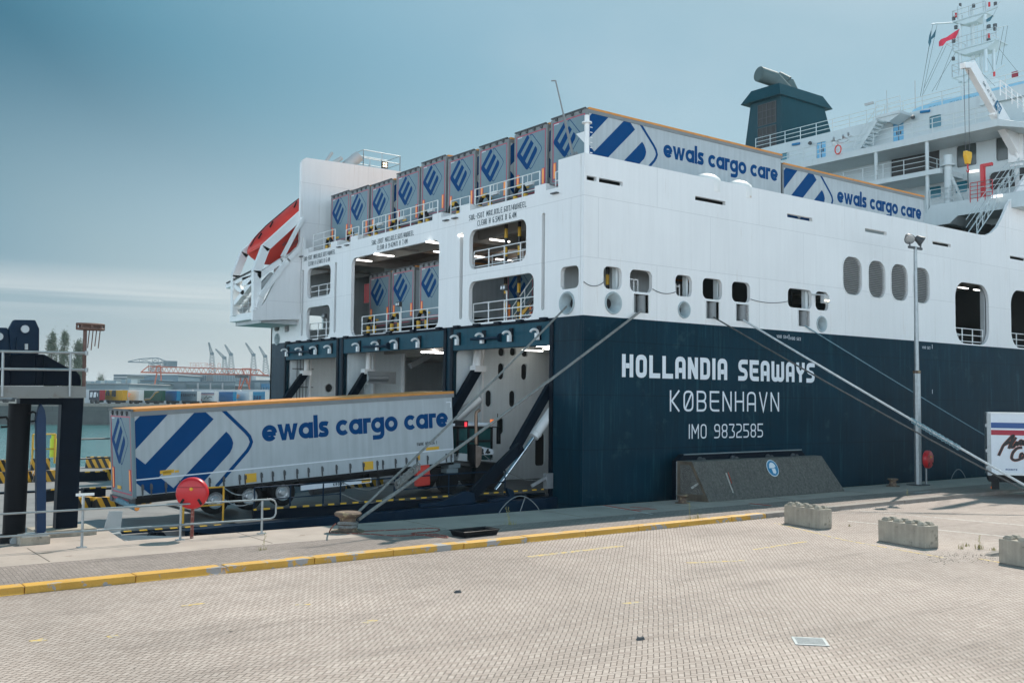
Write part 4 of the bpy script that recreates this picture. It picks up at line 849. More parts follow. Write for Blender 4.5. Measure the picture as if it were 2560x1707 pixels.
arm([(730, 520), (368, 850), (288, 1060), (286, 1400)], yB, .50)
xarm((38, 1195), (262, 1085), .36); mb = MB(); mb.beam(onx(*Zp(38, 1176), XQ - .1) + Vector((0, 0, .05)), onx(*Zp(262, 1066), XQ - .1) + Vector((0, 0, .05)), .3, .08); part(mb, 'cross_beam_pad', M['black'])
xarm((110, 1350), (265, 1160), .34, 'slipway_brace'); xarm((105, 1190), (200, 1260), .3, 'slipway_brace'); xarm((185, 1160), (290, 1130), .55, 'slipway_web')
arm([(700, 590), (525, 925)], yB - .4, .17, 'slipway_stay'); arm([(295, 1110), (500, 975), (690, 870)], yB, .32, 'slipway_rail'); arm([(320, 1290), (560, 965), (650, 870)], yB - .3, .28, 'slipway_rail')
arm([(340, 1250), (300, 1380)], yB - .2, .3, 'slipway_web'); arm([(430, 1090), (330, 1200)], yB + .3, .35, 'slipway_web', 'lgrey')
arm([(150, 1430), (300, 1250)], yA - .5, .35, m='lgrey')
mb = MB()
for k_ in range(5): 
    a = ony(*Zp(282 + k_ * 5, 1080 + k_ * 8), 59.5); mb.path(spline([a, a + Vector((.02 * k_, 0, -1.4)), a + Vector((.25, 0, -1.75 - .05 * k_)), a + Vector((.8 + .1 * k_, 0, -1.5)), a + Vector((2.0, 0, .1 + .05 * k_))], 6), .009, 5)
part(mb, 'hydraulic_hoses', M['black'])
# ---- decks and interior
D0, D1, D2 = 0.25, 7.8, 13.3
mb = MB(); mb.box(XS + .26, 66, YH + .2, YP - .2, 13.0, D2); part(mb, 'weather_deck', [M['deck']])
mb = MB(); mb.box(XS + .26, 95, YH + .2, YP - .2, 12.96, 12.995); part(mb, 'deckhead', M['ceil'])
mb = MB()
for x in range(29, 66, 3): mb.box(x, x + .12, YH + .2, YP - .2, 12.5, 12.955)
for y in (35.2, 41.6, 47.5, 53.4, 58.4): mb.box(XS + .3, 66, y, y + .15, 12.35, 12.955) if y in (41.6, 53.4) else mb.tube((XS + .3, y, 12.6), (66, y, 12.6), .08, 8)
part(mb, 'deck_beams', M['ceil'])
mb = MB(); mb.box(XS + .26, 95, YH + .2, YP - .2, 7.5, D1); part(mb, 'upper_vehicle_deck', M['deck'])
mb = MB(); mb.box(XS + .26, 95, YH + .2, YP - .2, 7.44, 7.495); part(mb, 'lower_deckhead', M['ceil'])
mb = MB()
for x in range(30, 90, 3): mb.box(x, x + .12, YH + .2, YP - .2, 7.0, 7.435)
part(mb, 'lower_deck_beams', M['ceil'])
mb = MB(); mb.box(XS + .02, 95, YH + .2, YP - .2, -.2, D0); part(mb, 'main_vehicle_deck', M['rampd'])
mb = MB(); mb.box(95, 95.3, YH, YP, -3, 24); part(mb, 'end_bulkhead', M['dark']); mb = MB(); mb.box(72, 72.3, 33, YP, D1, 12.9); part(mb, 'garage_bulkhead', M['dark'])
# longitudinal casing walls; the outer one pierced with rows of oval lightening holes
def lwall(y, x0, x1, z0, z1, hl, m='wint', t=.12, name='casing_wall'):
    return part(MB().plate([(x0, z0), (x1, z0), (x1, z1), (x0, z1)], hl, ((0, y, 0), (1, 0, 0), (0, 0, 1), (0, -1, 0)), -t, 0), name, M[m])
Z4 = lambda a, b: (660 + a / 2.904, 760 + b / 2.904)
ov = []
for a, b in ((1722, 488), (1890, 492), (1632, 685), (1803, 687), (1720, 885), (1803, 1080)):
    p = ony(*Z4(a, b), 41.35)
    if p.z > 1.6: ov.append(rr(p.x - .2, p.z - .42, p.x + .2, p.z + .42, .19))
for a, b in ((1725, 355), (1808, 352), (1893, 360)): p = ony(*Z4(a, b), 41.35); ov.append(rr(p.x - .2, p.z - .16, p.x + .2, p.z + .24, .15))
d_ = ony(*Z4(2005, 1040), 41.35); ov.append(rr(d_.x - .33, .9, d_.x + .33, 2.6, .15))
lwall(41.35, XS + .3, 48, D0, 7.4, ov); mb = MB(); mb.box(XS + 1.2, 48, 42.0, 42.05, D0, 7.4); part(mb, 'casing_recess', M['dark'])
d4 = ony(*Z4(1585, 600), 41.1); mb = MB(); mb.box(d4.x, d4.x + .12, 41.15, 41.34, D0, 7.2); mb.tube((d4.x - .15, 41.1, 5.7), (d4.x - .1, 40.9, 7.3), .14, 10); mb.tube((d4.x - .55, 41.1, 5.7), (d4.x - .5, 40.9, 7.3), .1, 10); part(mb, 'wall_stiffener', M['white2'])
A, B = ony(*Z4(1560, 690), 41.0), ony(*Z4(1385, 840), 41.0); mb = MB(); mb.tube(A, B, .22, 14); part(mb, 'white_air_duct', M['white2'], smooth=True)
for (a, b), y in ((((1550, 470), (1375, 770)), 40.9), (((750, 490), (640, 665)), 52.3), (((300, 500), (160, 690)), 60.4)):
    A, B = ony(*Z4(a[0], a[1]) if False else Z4(*a), y), ony(*Z4(*b), y); mb = MB(); mb.beam(A, A + (B - A) * 1.5, .35, .42); a_ = part(mb, 'ramp_lifting_arm', M['navyd'])
    mb = MB(); mb.tube(A + Vector((0.05, 0, -.1)), (A.x + .1, A.y, 7.2), .16, 10); mb.box(A.x - .3, A.x + .35, A.y - .25, A.y + .25, A.z - .15, A.z + .15); mb.build('arm_bracket', M['white2'], a_)
p1, p2 = ony(*Z4(1008, 500), 52.9), ony(*Z4(775, 500), 52.9)
lwall(52.9, XS + .3, p1.x, D0, 7.4, [rr(28.35, 4.3, 28.75, 5.5, .19)]); mb = MB(); mb.box(XS + .3, p1.x - .1, 53.05, 53.5, D0, 7.4); part(mb, 'casing_block', M['lgrey'])
mb = MB(); mb.box(p2.x, p2.x + .12, 52.6, 52.89, D0, 7.2); mb.box(p1.x - .12, p1.x, 52.6, 52.89, D0, 7.4); part(mb, 'wall_stiffener', M['white2'])
lwall(60.95, XS + .3, 34, D0, 7.4, [ell(30.4, 5.0, .28, .28)]); p3 = ony(*Z4(316, 560), 60.9); mb = MB(); mb.box(p3.x, p3.x + .12, 60.6, 60.94, D0, 7.2); part(mb, 'wall_stiffener', M['white2'])
mb = MB()
for i in range(5): mb.tube((28.0 + i * .22, 60.8, .5), (28.0 + i * .22, 60.8, 7.2), .025, 5)
for z in (2, 3.5, 5, 6.2): mb.box(27.7, 29.2, 60.84, 60.9, z, z + .05)
part(mb, 'pipe_run', M['dgrey'])
for x in (1165, 1240): p = ony(*Z4(x, 500), 53.5); mb = MB(); mb.tube((p.x + 3, 55.5, D0), (p.x + 3, 55.5, 7.4), .3, 14); part(mb, 'vertical_duct', M['grey'], smooth=True)
A, B = ony(*Z4(1060, 450), 51), ony(*Z4(1265, 335), 51); mb = MB(); mb.beam(A, B, .3, .3); part(mb, 'ramp_stay', M['grey'])
mb = MB(); mb.box(XS + .35, XS + 2.2, 50.5, 50.6, 5.2, 5.9); mb.tube((XS + .3, 50.4, 5.5), (XS + 1.6, 50.4, 5.5), .14, 10); part(mb, 'winch_box', M['grey'])
# ramp cylinders in the starboard opening (upper steel cylinder and folding arm)
mb = MB(); mb.tube((26.55, 33.75, 2.78), (27.9, 33.75, 4.25), .22, 16); mb.lathe([(.24, 0), (.25, .1), (.18, .14)], (26.75, 33.75, 3.0), (-1, 0, -1.05), 14); cy = part(mb, 'ramp_cylinder', M['white2'], smooth=True)
mb = MB(); mb.tube((24.55, 33.75, .62), (26.65, 33.75, 2.88), .075, 12); mb.build('piston_rod', M['chrome'], cy, True)
mb = MB(); mb.beam((23.1, 33.35, .55), (25.55, 33.35, 2.42), .22, .42); mb.tube((23.2, 33.2, .62), (23.2, 33.5, .62), .12, 12); mb.tube((25.45, 33.2, 2.36), (25.45, 33.5, 2.36), .12, 12); part(mb, 'folding_ramp_arm', M['navyd'])
mb = MB(); mb.beam((25.4, 33.65, 2.2), (27.4, 33.65, 5.0), .22, .4); part(mb, 'folding_ramp_arm', M['navyd'])
mb = MB(); mb.beam((26.1, 33.3, .75), (26.95, 33.3, 1.1), .1, .12); mb.box(26.85, 27.2, 33.2, 33.45, .6, 1.25); part(mb, 'ramp_latch', M['alu'])
# stern ramp lying on the linkspan
def rz(x): return 0.02 + 0.024 * (x - 13)
rp_ = MB(); rp_.prism([(13.4, rz(13.4) - .05), (27.3, rz(27.3)), (27.3, rz(27.3) - .5), (14.5, rz(13.4) - .4)], ((0, 33.5, 0), (1, 0, 0), (0, 0, 1), (0, 1, 0)), 0, 7.9)
rmp = part(rp_, 'stern_ramp', M['rampd'])
mb = MB(); mb.prism([(11.2, -.05), (13.6, .02), (27.25, .26), (27.25, -.55), (16, -.42), (12.5, -.28)], ((0, 32.95, 0), (1, 0, 0), (0, 0, 1), (0, 1, 0)), 0, .5); mb.build('ramp_girder', M['navyp'], rmp, bevel=.02)
mb = MB(); mb.box(13.9, 27.0, 33.5, 33.62, .06, .42); mb.build('ramp_kerb', M['navyd'], rmp)
mb = MB(); mb.obox((20.4, 33.47, .5), (6.5, 0, .06), (0, .02, 0), (0, 0, .028)); mb.build('dashed_edge', M['dash'], rmp)
mb = MB()
for i, x in enumerate((13.95, 15.3, 16.6, 17.3, 19.6, 22.1, 24.9)): mb.tube((x, 33.56, .3), (x, 33.56, 1.2 + (x - 13.9) * .022), .028, 6)
mb.tube((13.95, 33.56, 1.2), (24.9, 33.56, 1.42), .026, 6); mb.tube((13.95, 33.56, .76), (17.3, 33.56, .82), .022, 6); mb.tube((19.6, 33.56, .85), (24.9, 33.56, .95), .022, 6); mb.build('ramp_railing', M['navyp'], rmp)
mb = MB(); mb.path(spline([(17.3, 33.5, 1.25), (18.4, 33.5, .92), (19.6, 33.5, 1.3)], 10), .018, 5); mb.path(spline([(17.3, 33.5, .82), (18.6, 33.5, .42), (19.9, 33.5, .95)], 10), .018, 5)
for a in (25.0,): mb.path(spline([(24.9, 33.6, 1.4), (26, 33.6, 1.0), (27.2, 33.6, .95)], 8), .014, 5)
mb.build('slack_rope', M['rope'], rmp)
for x0, x1, h_ in ((20.6, 23.2, .5), (23.9, 25.2, .55)):
    mb = MB(); mb.prism([(x0, .15), (x1, .2), (x1 - .1, .45 + h_ * .3), (x1 - .5, .2 + h_), (x0 + 1.0, h_ * .7), (x0, .3)], ((0, 33.2, 0), (1, 0, 0), (0, 0, 1), (0, 1, 0)), 0, .22); mb.build('hinge_bracket', M['navyp'], rmp, bevel=.02)
# fluorescent tubes under the deckhead, and one extra fill tube added per bay
tb = [((886, 649), (922.6, 653.5)), ((1070, 605), (1098, 608)), ((940, 636), (981.5, 640)), ((1089, 629), (1110, 632)), ((1229.5, 599), (1272, 603.5)), ((1191.6, 641.5), (1206.7, 643.6)), ((1243.6, 648), (1276, 652.3)), ((1150, 589), (1160, 590))]
Zc = lambda a, b: (2240 + a / 6.534, 580 + b / 6.534)
tb += [(Zc(*a), Zc(*b)) for a, b in (((1040, 905), (1180, 920)), ((1290, 943), (1440, 960)), ((1295, 1055), (1425, 1068)), ((1055, 1127), (1180, 1137)), ((970, 1230), (1080, 1240)), ((980, 1417), (1090, 1428)), ((1285, 1362), (1420, 1370)))]
for a, b in tb:
    A, B = onz(*a, 12.45), onz(*b, 12.45)
    if A.y > 62 or A.x > 71: continue
    mb = MB(); mb.obox((A + Vector((B.x, A.y, A.z))) / 2, ((B.x - A.x) / 2 + .1, 0, 0), (0, .07, 0), (0, 0, .03)); part(mb, 'fluorescent_and_fill_light', M['tube'])
for a, b in (((1890, 335), (1985, 342)), ((2040, 325), (2070, 327))):
    A, B = onz(*Z4(*a), 6.9), onz(*Z4(*b), 6.9); mb = MB(); mb.obox((A + Vector((B.x, A.y, A.z))) / 2, ((B.x - A.x) / 2 + .1, 0, 0), (0, .06, 0), (0, 0, .03)); part(mb, 'fluorescent_and_fill_light', M['tube'])
for y0, y1 in ((34.5, 40.5), (43, 51.5), (54.5, 60)):  # tubes added under the lower deckhead to brighten the bay walls
    for f_ in (.5,):
        mb = MB(); y = y0 + (y1 - y0) * f_; mb.box(29.2, 30.6, y - .07, y + .07, 6.92, 6.98); part(mb, 'fluorescent_and_fill_light', M['fill_tube'])
# interior of the upper vehicle deck seen through the transom windows
mb = MB(); mb.box(28.6, 34, 34.3, 34.42, D1, 12.9); mb.box(29.5, 29.62, 34.42, 37.1, 10.3, 12.9); part(mb, 'stair_lobby_wall', M['wint'])
mb = MB(); mb.box(XS + .26, XS + 1.4, 34.4, 40.2, 10.3, 10.42); mb.box(XS + .26, XS + 1.4, 54.4, 58.4, 10.2, 10.32); part(mb, 'gallery_floor', M['deck'])
mb = MB(); railing(mb, [(XS + .3, 34.9, 10.42), (XS + .3, 39.9, 10.42)], 1.15, 3, 1.35, .028); part(mb, 'gallery_railing', M['white2'])
mb = MB(); railing(mb, [(XS + 1.4, 34.9, 10.42), (XS + 1.4, 39.9, 10.42)], 1.1, 3, 1.35, .022); part(mb, 'gallery_railing', M['white2'])
mb = MB(); railing(mb, [(XS + .3, 34.8, D1), (XS + .3, 39.9, D1)], 1.2, 3, 1.3, .028); part(mb, 'stern_railing', M['white2'])
mb = MB(); railing(mb, [(XS + .3, 42.7, D1), (XS + .3, 51.2, D1)], 1.25, 3, 1.42, .028); part(mb, 'stern_railing', M['white2'])
mb = MB(); railing(mb, [(XS + .3, 54.6, D1), (XS + .3, 58.1, D1)], 1.2, 3, 1.2, .026); railing(mb, [(XS + .3, 54.6, 10.32), (XS + .3, 58.1, 10.32)], 1.05, 3, 1.1, .026); part(mb, 'stern_railing', M['white2'])
for y, x in ((38.4, 28.4), (37.6, 28.6), (57.2, 28.6), (56.3, 28.9), (32.35, 29.5)):
    mb = MB(); mb.tube((x, y, D1), (x, y, 12.9), .085, 10); part(mb, 'striped_post', M['bolly'], smooth=True)
# twin lamp on a bracket post in the lower window, and in the big opening
for y, zt in ((37.25, 9.55), (46.9, 9.45), (55.9, 9.35)):
    mb = MB(); mb.tube((XS + .35, y, D1), (XS + .35, y, zt - .15), .035, 8); mb.tube((XS + .35, y, zt - .15), (XS + .2, y, zt), .04, 8); w_ = part(mb, 'twin_work_light', M['white2'])
    mb = MB(); mb.box(XS + .12, XS + .28, y - .2, y + .2, zt - .1, zt + .15); mb.build('housing', M['dgrey'], w_)
    for s_ in (-.1, .1): mb = MB(); mb.tube((XS + .12, y + s_, zt + .02), (XS + .1, y + s_, zt + .02), .075, 10); mb.build('lens', M['alu'], w_)
# inclined stair
def stair(a, b, w, n, name='inclined_stair', m='white2', striped=True, dirw=(1, 0, 0)):
    a, b, dw = Vector(a), Vector(b), Vector(dirw) * w; mb = MB()
    for s_ in (Vector((0, 0, 0)), dw): mb.beam(a + s_, b + s_, .06, .24)
    st = part(mb, name, M['hazard'] if striped else M[m]); mb = MB()
    for i in range(1, n): p = a.lerp(b, i / n); mb.obox(p + dw / 2, dw / 2, (b - a).cross(dw).cross(dw).normalized() * 0 + Vector((0, (b - a).y, 0)).normalized() * .13 if abs((b - a).y) > abs((b - a).x) else Vector((.13, 0, 0)), (0, 0, .02))
    mb.build('tread', M[m], st); mb = MB()
    for s_ in (Vector((0, 0, 0)), dw):
        up = Vector((0, 0, 1.0)); mb.tube(a + s_ + up, b + s_ + up, .028, 6); mb.tube(a + s_ + up * .5, b + s_ + up * .5, .02, 6)
        for i in range(0, n + 1, 3): p = a.lerp(b, i / n) + s_; mb.tube(p, p + up, .022, 6)
    mb.build('handrail', M[m], st); return st
stair((28.6, 38.1, D1), (28.6, 34.9, 10.4), .8, 10)
# big dark trailer-height shapes further in: partition walls and pipes
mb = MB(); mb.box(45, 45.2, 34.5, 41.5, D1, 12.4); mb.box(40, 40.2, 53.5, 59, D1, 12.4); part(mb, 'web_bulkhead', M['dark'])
p = onx(*(740 + 1000 / 6.189, 700 + 330 / 6.189), 33); mb = MB(); mb.box(31.5, 36, 53.8, 53.95, 9.9, 10.8); mb.box(31.4, 31.6, 53.6, 55.5, D1, 12.9); part(mb, 'fire_station_wall', M['wint'])
q1 = onx(910, 722, 31.0); mb = MB(); mb.box(31.25, 31.38, q1.y - .5, q1.y + .45, 10.55, 11.8); part(mb, 'red_cabinet', M['red'])
# mooring-deck structures behind the side windows
for x0, x1, y0, m in ((29.35, 29.5, 31.65, 'wint'), (33.75, 33.85, 31.65, 'wint'), (35.85, 35.95, 31.65, 'wint'), (42.55, 42.8, 31.65, 'wint'), (60.35, 60.5, 31.65, 'lgrey')):
    mb = MB(); mb.box(x0, x1, y0, y0 + .25, D1, 12.9 if x0 > 60 else 10.3); part(mb, 'web_frame', M[m])
mb = MB(); mb.box(41.3, 42.4, 33.2, 33.3, D1, 9.8); part(mb, 'mooring_winch_shield', M['grey'])
mb = MB()
for x in (30.2, 30.65, 30.9, 33.0, 33.3, 33.55): mb.box(x, x + .04, 31.9, 31.94, 9.0, 9.75)
mb.box(30.2, 30.94, 31.9, 31.94, 9.72, 9.76); mb.box(33.0, 33.6, 31.9, 31.94, 9.62, 9.66); part(mb, 'inner_guard_rail', M['white2'])
mb = MB(); railing(mb, [(56.7, 31.75, D1), (60.3, 31.75, D1)], 1.15, 3, 1.2, .028); railing(mb, [(63.3, 31.75, D1), (67, 31.75, D1)], 1.15, 3, 1.2, .028); part(mb, 'side_railing', M['white2'])
mb = MB()
for x, h_ in ((56.95, 1.2), (57.45, 1.0), (58.15, .7)): mb.tube((x, 32.3, D1), (x, 32.3, D1 + h_), .17, 12); mb.lathe([(.1, 0), (.27, .03), (.27, .12), (.12, .2)], (x, 32.3, D1 + h_), (0, 0, 1), 12)
part(mb, 'mushroom_vent', M['lgrey'], smooth=True)
mb = MB(); mb.box(58.4, 58.9, 38, 38.3, D1, 12.9); part(mb, 'pillar', M['dgrey'])
p = Vector((42.95, 31.1, 9.55)); mb = MB(); mb.tube((42.6, 31.3, 9.88), (43.25, 30.95, 9.88), .035, 8); w_ = part(mb, 'side_flood_light', M['lgrey']); mb = MB(); mb.box(43.05, 43.5, 30.9, 31.1, 9.45, 9.85); mb.build('housing', M['lgrey'], w_)
for s_ in (-.11, .11): mb = MB(); mb.tube((43.27 + s_, 30.9, 9.58), (43.27 + s_, 30.88, 9.55), .08, 10); mb.build('lens', M['lamp'], w_)
def swag(a, b, sag, name='swagged_cable'):
    a, b = Vector(a), Vector(b); mb = MB(); mb.path([a.lerp(b, i / 12) - Vector((0, 0, sag * 4 * (i / 12) * (1 - i / 12))) for i in range(13)], .016, 5); part(mb, name, M['dgrey'])
swag((XS, YH - .03, 9.32), (28.4, YH - .03, 9.4), .18); swag((31.3, YH - .03, 9.32), (32.76, YH - .03, 9.3), .14); swag((37.92, YH - .03, 9.32), (40.8, YH - .03, 9.42), .13)
# ---- weather deck railing and guards at the stern edge
for a, b in ((34.8, 39.9), (43.3, 51.4), (54.9, 57.9)):
    mb = MB(); railing(mb, [(XS + .32, a, 13.5), (XS + .32, b, 13.5)], 1.15, 3, 1.35, .026); part(mb, 'weather_deck_railing', M['white2'])
for a, b in ((33.15, 33.95), (40.7, 42.4), (52.3, 53.9)):
    mb = MB(); railing(mb, [(XS + .55, a, 13.3), (XS + .55, b, 13.3)], 1.2, 3, .85, .024); part(mb, 'weather_deck_railing', M['white2'])
def hoop(y0, y1, x, z, h, name='lashing_hoop'):
    mb = MB(); c = (y0 + y1) / 2; r = (y1 - y0) / 2; pts = [(x, y0, z), (x, y0, z + h - r)] + [(x, c - r * math.cos(t * math.pi / 8), z + h - r + r * math.sin(t * math.pi / 8)) for t in range(1, 8)] + [(x, y1, z + h - r), (x, y1, z)]
    mb.path(pts, .10, 8); o = part(mb, name, M['black'], smooth=True)
    for y in (y0, y1): mb = MB(); mb.tube((x, y, z + h * .30), (x, y, z + h * .62), .115, 10); mb.build('yellow_sleeve', M['yelsign'], o, True)
    mb = MB(); mb.tube((x, c - .16, z + h), (x, c + .16, z + h), .115, 10); mb.build('yellow_sleeve', M['yelsign'], o, True)
Z2 = lambda a, b: (1000 + a / 3.136, 200 + b / 3.136)
for a, b in (((905, 880), (985, 865)), ((628, 950), (706, 935)), ((390, 1020), (458, 1000)), ((157, 1090), (217, 1070))):
    y1, y0 = onx(*Z2(*a), 28.25).y, onx(*Z2(*b), 28.25).y; hoop(y0, y1, 28.25, 13.3, 1.15)
for a, b in (((1425, 545), (1478, 520)), ((1215, 590), (1268, 580)), ((1055, 640), (1105, 630)), ((895, 690), (945, 680)), ((748, 725), (780, 720))):
    y1, y0 = onx(*Zf(*a), 28.25).y, onx(*Zf(*b), 28.25).y; hoop(y0, max(y1, y0 + .5), 28.25, 13.3, 1.1)
S4 = lambda a, b: (740 + a / 6.189, 700 + b / 6.189)
for a, b in ((1120, 1215), (1485, 1595), (1895, 2020)): y1, y0 = onx(*S4(a, 690), 28.3).y, onx(*S4(b, 690), 28.3).y; hoop(y0, y1, 28.3, D1, 1.25)
for y in (38.9, 36.2, 44.7, 47.7, 50.2):
    mb = MB(); mb.box(XS + .6, XS + .75, y - .45, y + .05, 14.25 + .0, 14.42); mb.tube((XS + .67, y - .35, 14.42), (XS + .67, y - .35, 14.75), .02, 5); mb.tube((XS + .67, y - .05, 14.42), (XS + .67, y - .05, 14.75), .02, 5); part(mb, 'floodlight_bar', M['white2'])
# stern light mast and aerial on the transom corner
mb = MB(); mb.tube((XS + .45, 31.75, 14.8), (XS + .45, 31.75, 16.2), .11, 8); mb.tube((XS + .45, 31.75, 16.2), (XS + .45, 31.75, 16.26), .22, 10); mb.tube((XS + .45, 31.75, 16.26), (XS + .45, 31.75, 16.55), .11, 10); mb.prism([(.0, 15.35), (.0, 15.85), (.55, 15.85)], ((XS + .45, 31.8, 0), (0, 1, 0), (0, 0, 1), (1, 0, 0)), -.1, .1)
for k_ in range(6): mb.box(XS + .5, XS + .62, 31.58, 31.6, 14.9 + k_ * .22, 14.93 + k_ * .22)
part(mb, 'stern_light_mast', M['white2'])
a0 = onx(1432, 387, XS + .3); a1 = onx(1389, 202, XS - .4); mb = MB(); mb.tube(a0, a0.lerp(a1, .55), .055, 8); mb.tube(a0.lerp(a1, .55), a1, .032, 8); mb.tube(a1, a1 + Vector((-.12, .15, 0)), .03, 6); mb.tube(a0 + Vector((0, -.25, .0)), a0 + Vector((0, .25, -.08)), .09, 10); part(mb, 'tilted_ensign_staff', M['grey'])
mb = MB()
for p_ in ((1763, 452), (1842, 468)):
    q_ = ony(*p_, 32.15); mb.lathe([(.78, -.5), (.78, 0), (.70, .2), (.5, .36), (.25, .45), (.03, .47)], (q_.x, 32.15, 14.75), (0, 0, 1), 24)
part(mb, 'dome', mat('rust_spotted_white', (0.78, 0.77, 0.74), 0.5, dirt=((0.5, 0.25, 0.1), 0.66, 2.0, 0.1)), smooth=True)
# ---- lettering on the hull and transom
mb = MB(); lettering(mb, 'HOLLANDIA SEAWAYS', ((29.48, YH, 5.39), (1, 0, 0), (0, 0, 1), (0, -1, 0)), .99, 13.44, .20, gap=.11, cw=.58); part(mb, 'ship_name', M['textw'])
mb = MB(); lettering(mb, 'KØBENHAVN', ((32.41, YH, 3.92), (1, 0, 0), (0, 0, 1), (0, -1, 0)), .94, 7.65, .09, gap=.19, cw=.58); part(mb, 'home_port', M['textw'])
mb = MB(); lettering(mb, 'IMO 9832585', ((33.64, YH, 2.68), (1, 0, 0), (0, 0, 1), (0, -1, 0)), .66, 5.18, .095, gap=.16); part(mb, 'imo_number', M['textw'])
for tx, x, z in (('VOID S24', 39.9, 7.55), ('VOID S23', 40.95, 7.5), ('VOID S23', 52.9, 7.52)): mb = MB(); lettering(mb, tx, ((x, YH, z), (1, 0, 0), (0, 0, 1), (0, -1, 0)), .14, .85, .13); part(mb, 'tank_mark', M['textw'])
for l1, l2, y, z in (('SWL-150T MAX.AXLE.60T/4WHEEL', 'CLEAR H 6.5M/X B 6.4M', (39.94, 35.34, 39.2, 36.1), (13.2, 12.86)), ('SWL-200T MAX.AXLE.60T/4WHEEL', 'CLEAR B 9.42M/X H 7.4M', (49.69, 45.1, 49.05, 45.75), (13.14, 12.8)), ('SWL-150T MAX.AXLE.60T/4WHEEL', 'CLEAR H 6.5M/X B 6.4M', (58.57, 54.2, 57.9, 54.9), (13.16, 12.8))):
    mb = MB(); lettering(mb, l1, ((XS, y[0], z[0] - .13), (0, -1, 0), (0, 0, 1), (-1, 0, 0)), .27, y[0] - y[1], .15, gap=.2); lettering(mb, l2, ((XS, y[2], z[1] - .16), (0, -1, 0), (0, 0, 1), (-1, 0, 0)), .27, y[2] - y[3], .15, gap=.2); part(mb, 'load_marking', M['textd'])
mb = MB()
for x, z in ((40.85, 7.75), (53.95, 7.8), (53.9, 5.2)): mb.box(x, x + .03, YH - .01, YH - .002, z - .25, z)
part(mb, 'draft_tick', M['textw'])
# ---- superstructure: decks A (z 17.95), B (z 22.95) and roof (z 25.7)
XE, XW = 63.5, 66.5
Zs = lambda a, b: (1800 + a / 2.529, b / 2.529); Z6 = lambda a, b: (1840 + a / 4.9, 160 + b / 4.9); Z5 = lambda a, b: (2260 + a / 4.613, 260 + b / 4.613); Zm = lambda a, b: (2260 + a / 5.227, b / 5.227)
frw = ((XW, 0, 0), (0, 1, 0), (0, 0, 1), (-1, 0, 0))
def yz(z, p, x=XW): q_ = onx(*z(*p), x); return q_.y, q_.z
wh = []; pan = []
def hole(z, a, b, r=.12, pane='glass', nm='window'):
    y1, z1 = yz(z, a); y0, z0 = yz(z, b); y0, y1 = min(y0, y1), max(y0, y1); z0, z1 = min(z0, z1), max(z0, z1); wh.append(rr(y0, z0, y1, z1, r)); pan.append((y0, y1, z0, z1, pane, nm))
hole(Z5, (292, 150), (432, 262)); hole(Z5, (287, 965), (430, 1072)); hole(Z5, (590, 905), (735, 1012))
hole(Z6, (985, 972), (1100, 1140), .06, 'doorb', 'door'); hole(Z6, (1920, 728), (2055, 930), .06, 'doorb', 'door'); hole(Z6, (540, 1105), (645, 1165))
hole(Z5, (605, 490), (840, 700), .15, 'dglass'); hole(Z5, (1062, 385), (1318, 620), .15, 'dglass'); hole(Z5, (985, 800), (1420, 930), .3, 'dark', 'opening'); hole(Zs, (1080, 985), (1390, 1080), .05, 'dark', 'opening')
part(MB().plate([(29.5, 17.5), (54.5, 17.5), (54.5, 25.7), (29.5, 25.7)], wh, frw, -.2, 0), 'deckhouse_aft_wall', M['dhouse'])
for y0, y1, z0, z1, pm, nm in pan:
    mb = MB(); mb.box(XW + .08, XW + .1, y0 - .1, y1 + .1, z0 - .1, z1 + .1); o = part(mb, nm, M[pm])
    if nm == 'door':
        mb = MB(); mb.box(XW + .05, XW + .075, (y0 + y1) / 2 - .02, (y0 + y1) / 2 + .02, z0, z1); mb.box(XW + .04, XW + .075, (y0 + y1) / 2 - .2, (y0 + y1) / 2 - .1, z0 + .5, z0 + .8); mb.box(XW + .04, XW + .075, (y0 + y1) / 2 + .1, (y0 + y1) / 2 + .2, z0 + .5, z0 + .8); mb.build('door_fitting', M['dgrey'], o)
    else: mb = MB(); mb.plate(rr(y0 - .07, z0 - .07, y1 + .07, z1 + .07, .15), [rr(y0, z0, y1, z1, .12)], frw, .002, .03); mb.build('frame', M['dhouse'], o)
mb = MB(); mb.box(XW + .25, 95, YH + .2, 54.5, 17.4, 25.6); part(mb, 'deckhouse', M['dhouse'])
mb = MB(); mb.box(XE, XW, 29.9, 35.0, 16.95, 17.95); mb.prism([(35.0, 16.95), (35.0, 17.95), (36.9, 17.95), (37.4, 17.3), (37.4, 16.5), (35.6, 16.5)], ((XE, 0, 0), (0, 1, 0), (0, 0, 1), (1, 0, 0)), 0, 3.0); mb.prism([(37.4, 16.5), (37.4, 17.45), (56, 17.45), (56, 16.5)], ((XE + .15, 0, 0), (0, 1, 0), (0, 0, 1), (1, 0, 0)), 0, 2.8); part(mb, 'deck_overhang', M['dhouse'], bevel=.02)
mb = MB(); mb.box(XW, 95, 31.7, 56, 16.5, 17.4); part(mb, 'overhang_soffit', M['dhouse'])
mb = MB()
for y in range(32, 56, 2): mb.box(XE + .3, 80, y, y + .15, 15.9, 16.49)
for x in (66, 69, 72, 76): mb.box(x, x + .2, 32, 56, 15.6, 16.49)
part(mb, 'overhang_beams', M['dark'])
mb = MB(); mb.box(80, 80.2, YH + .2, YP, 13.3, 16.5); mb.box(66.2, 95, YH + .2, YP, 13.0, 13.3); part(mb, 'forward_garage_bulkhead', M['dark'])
mb = MB(); mb.box(XE, XW, 32.2, 46.5, 22.45, 22.93); mb.prism([(46.5, 22.45), (46.5, 22.93), (55.5, 22.93), (55.5, 22.45)], ((XE + .0, 0, 0), (0, 1, 0), (0, 0, 1), (1, 0, 0)), 0, 3.0)
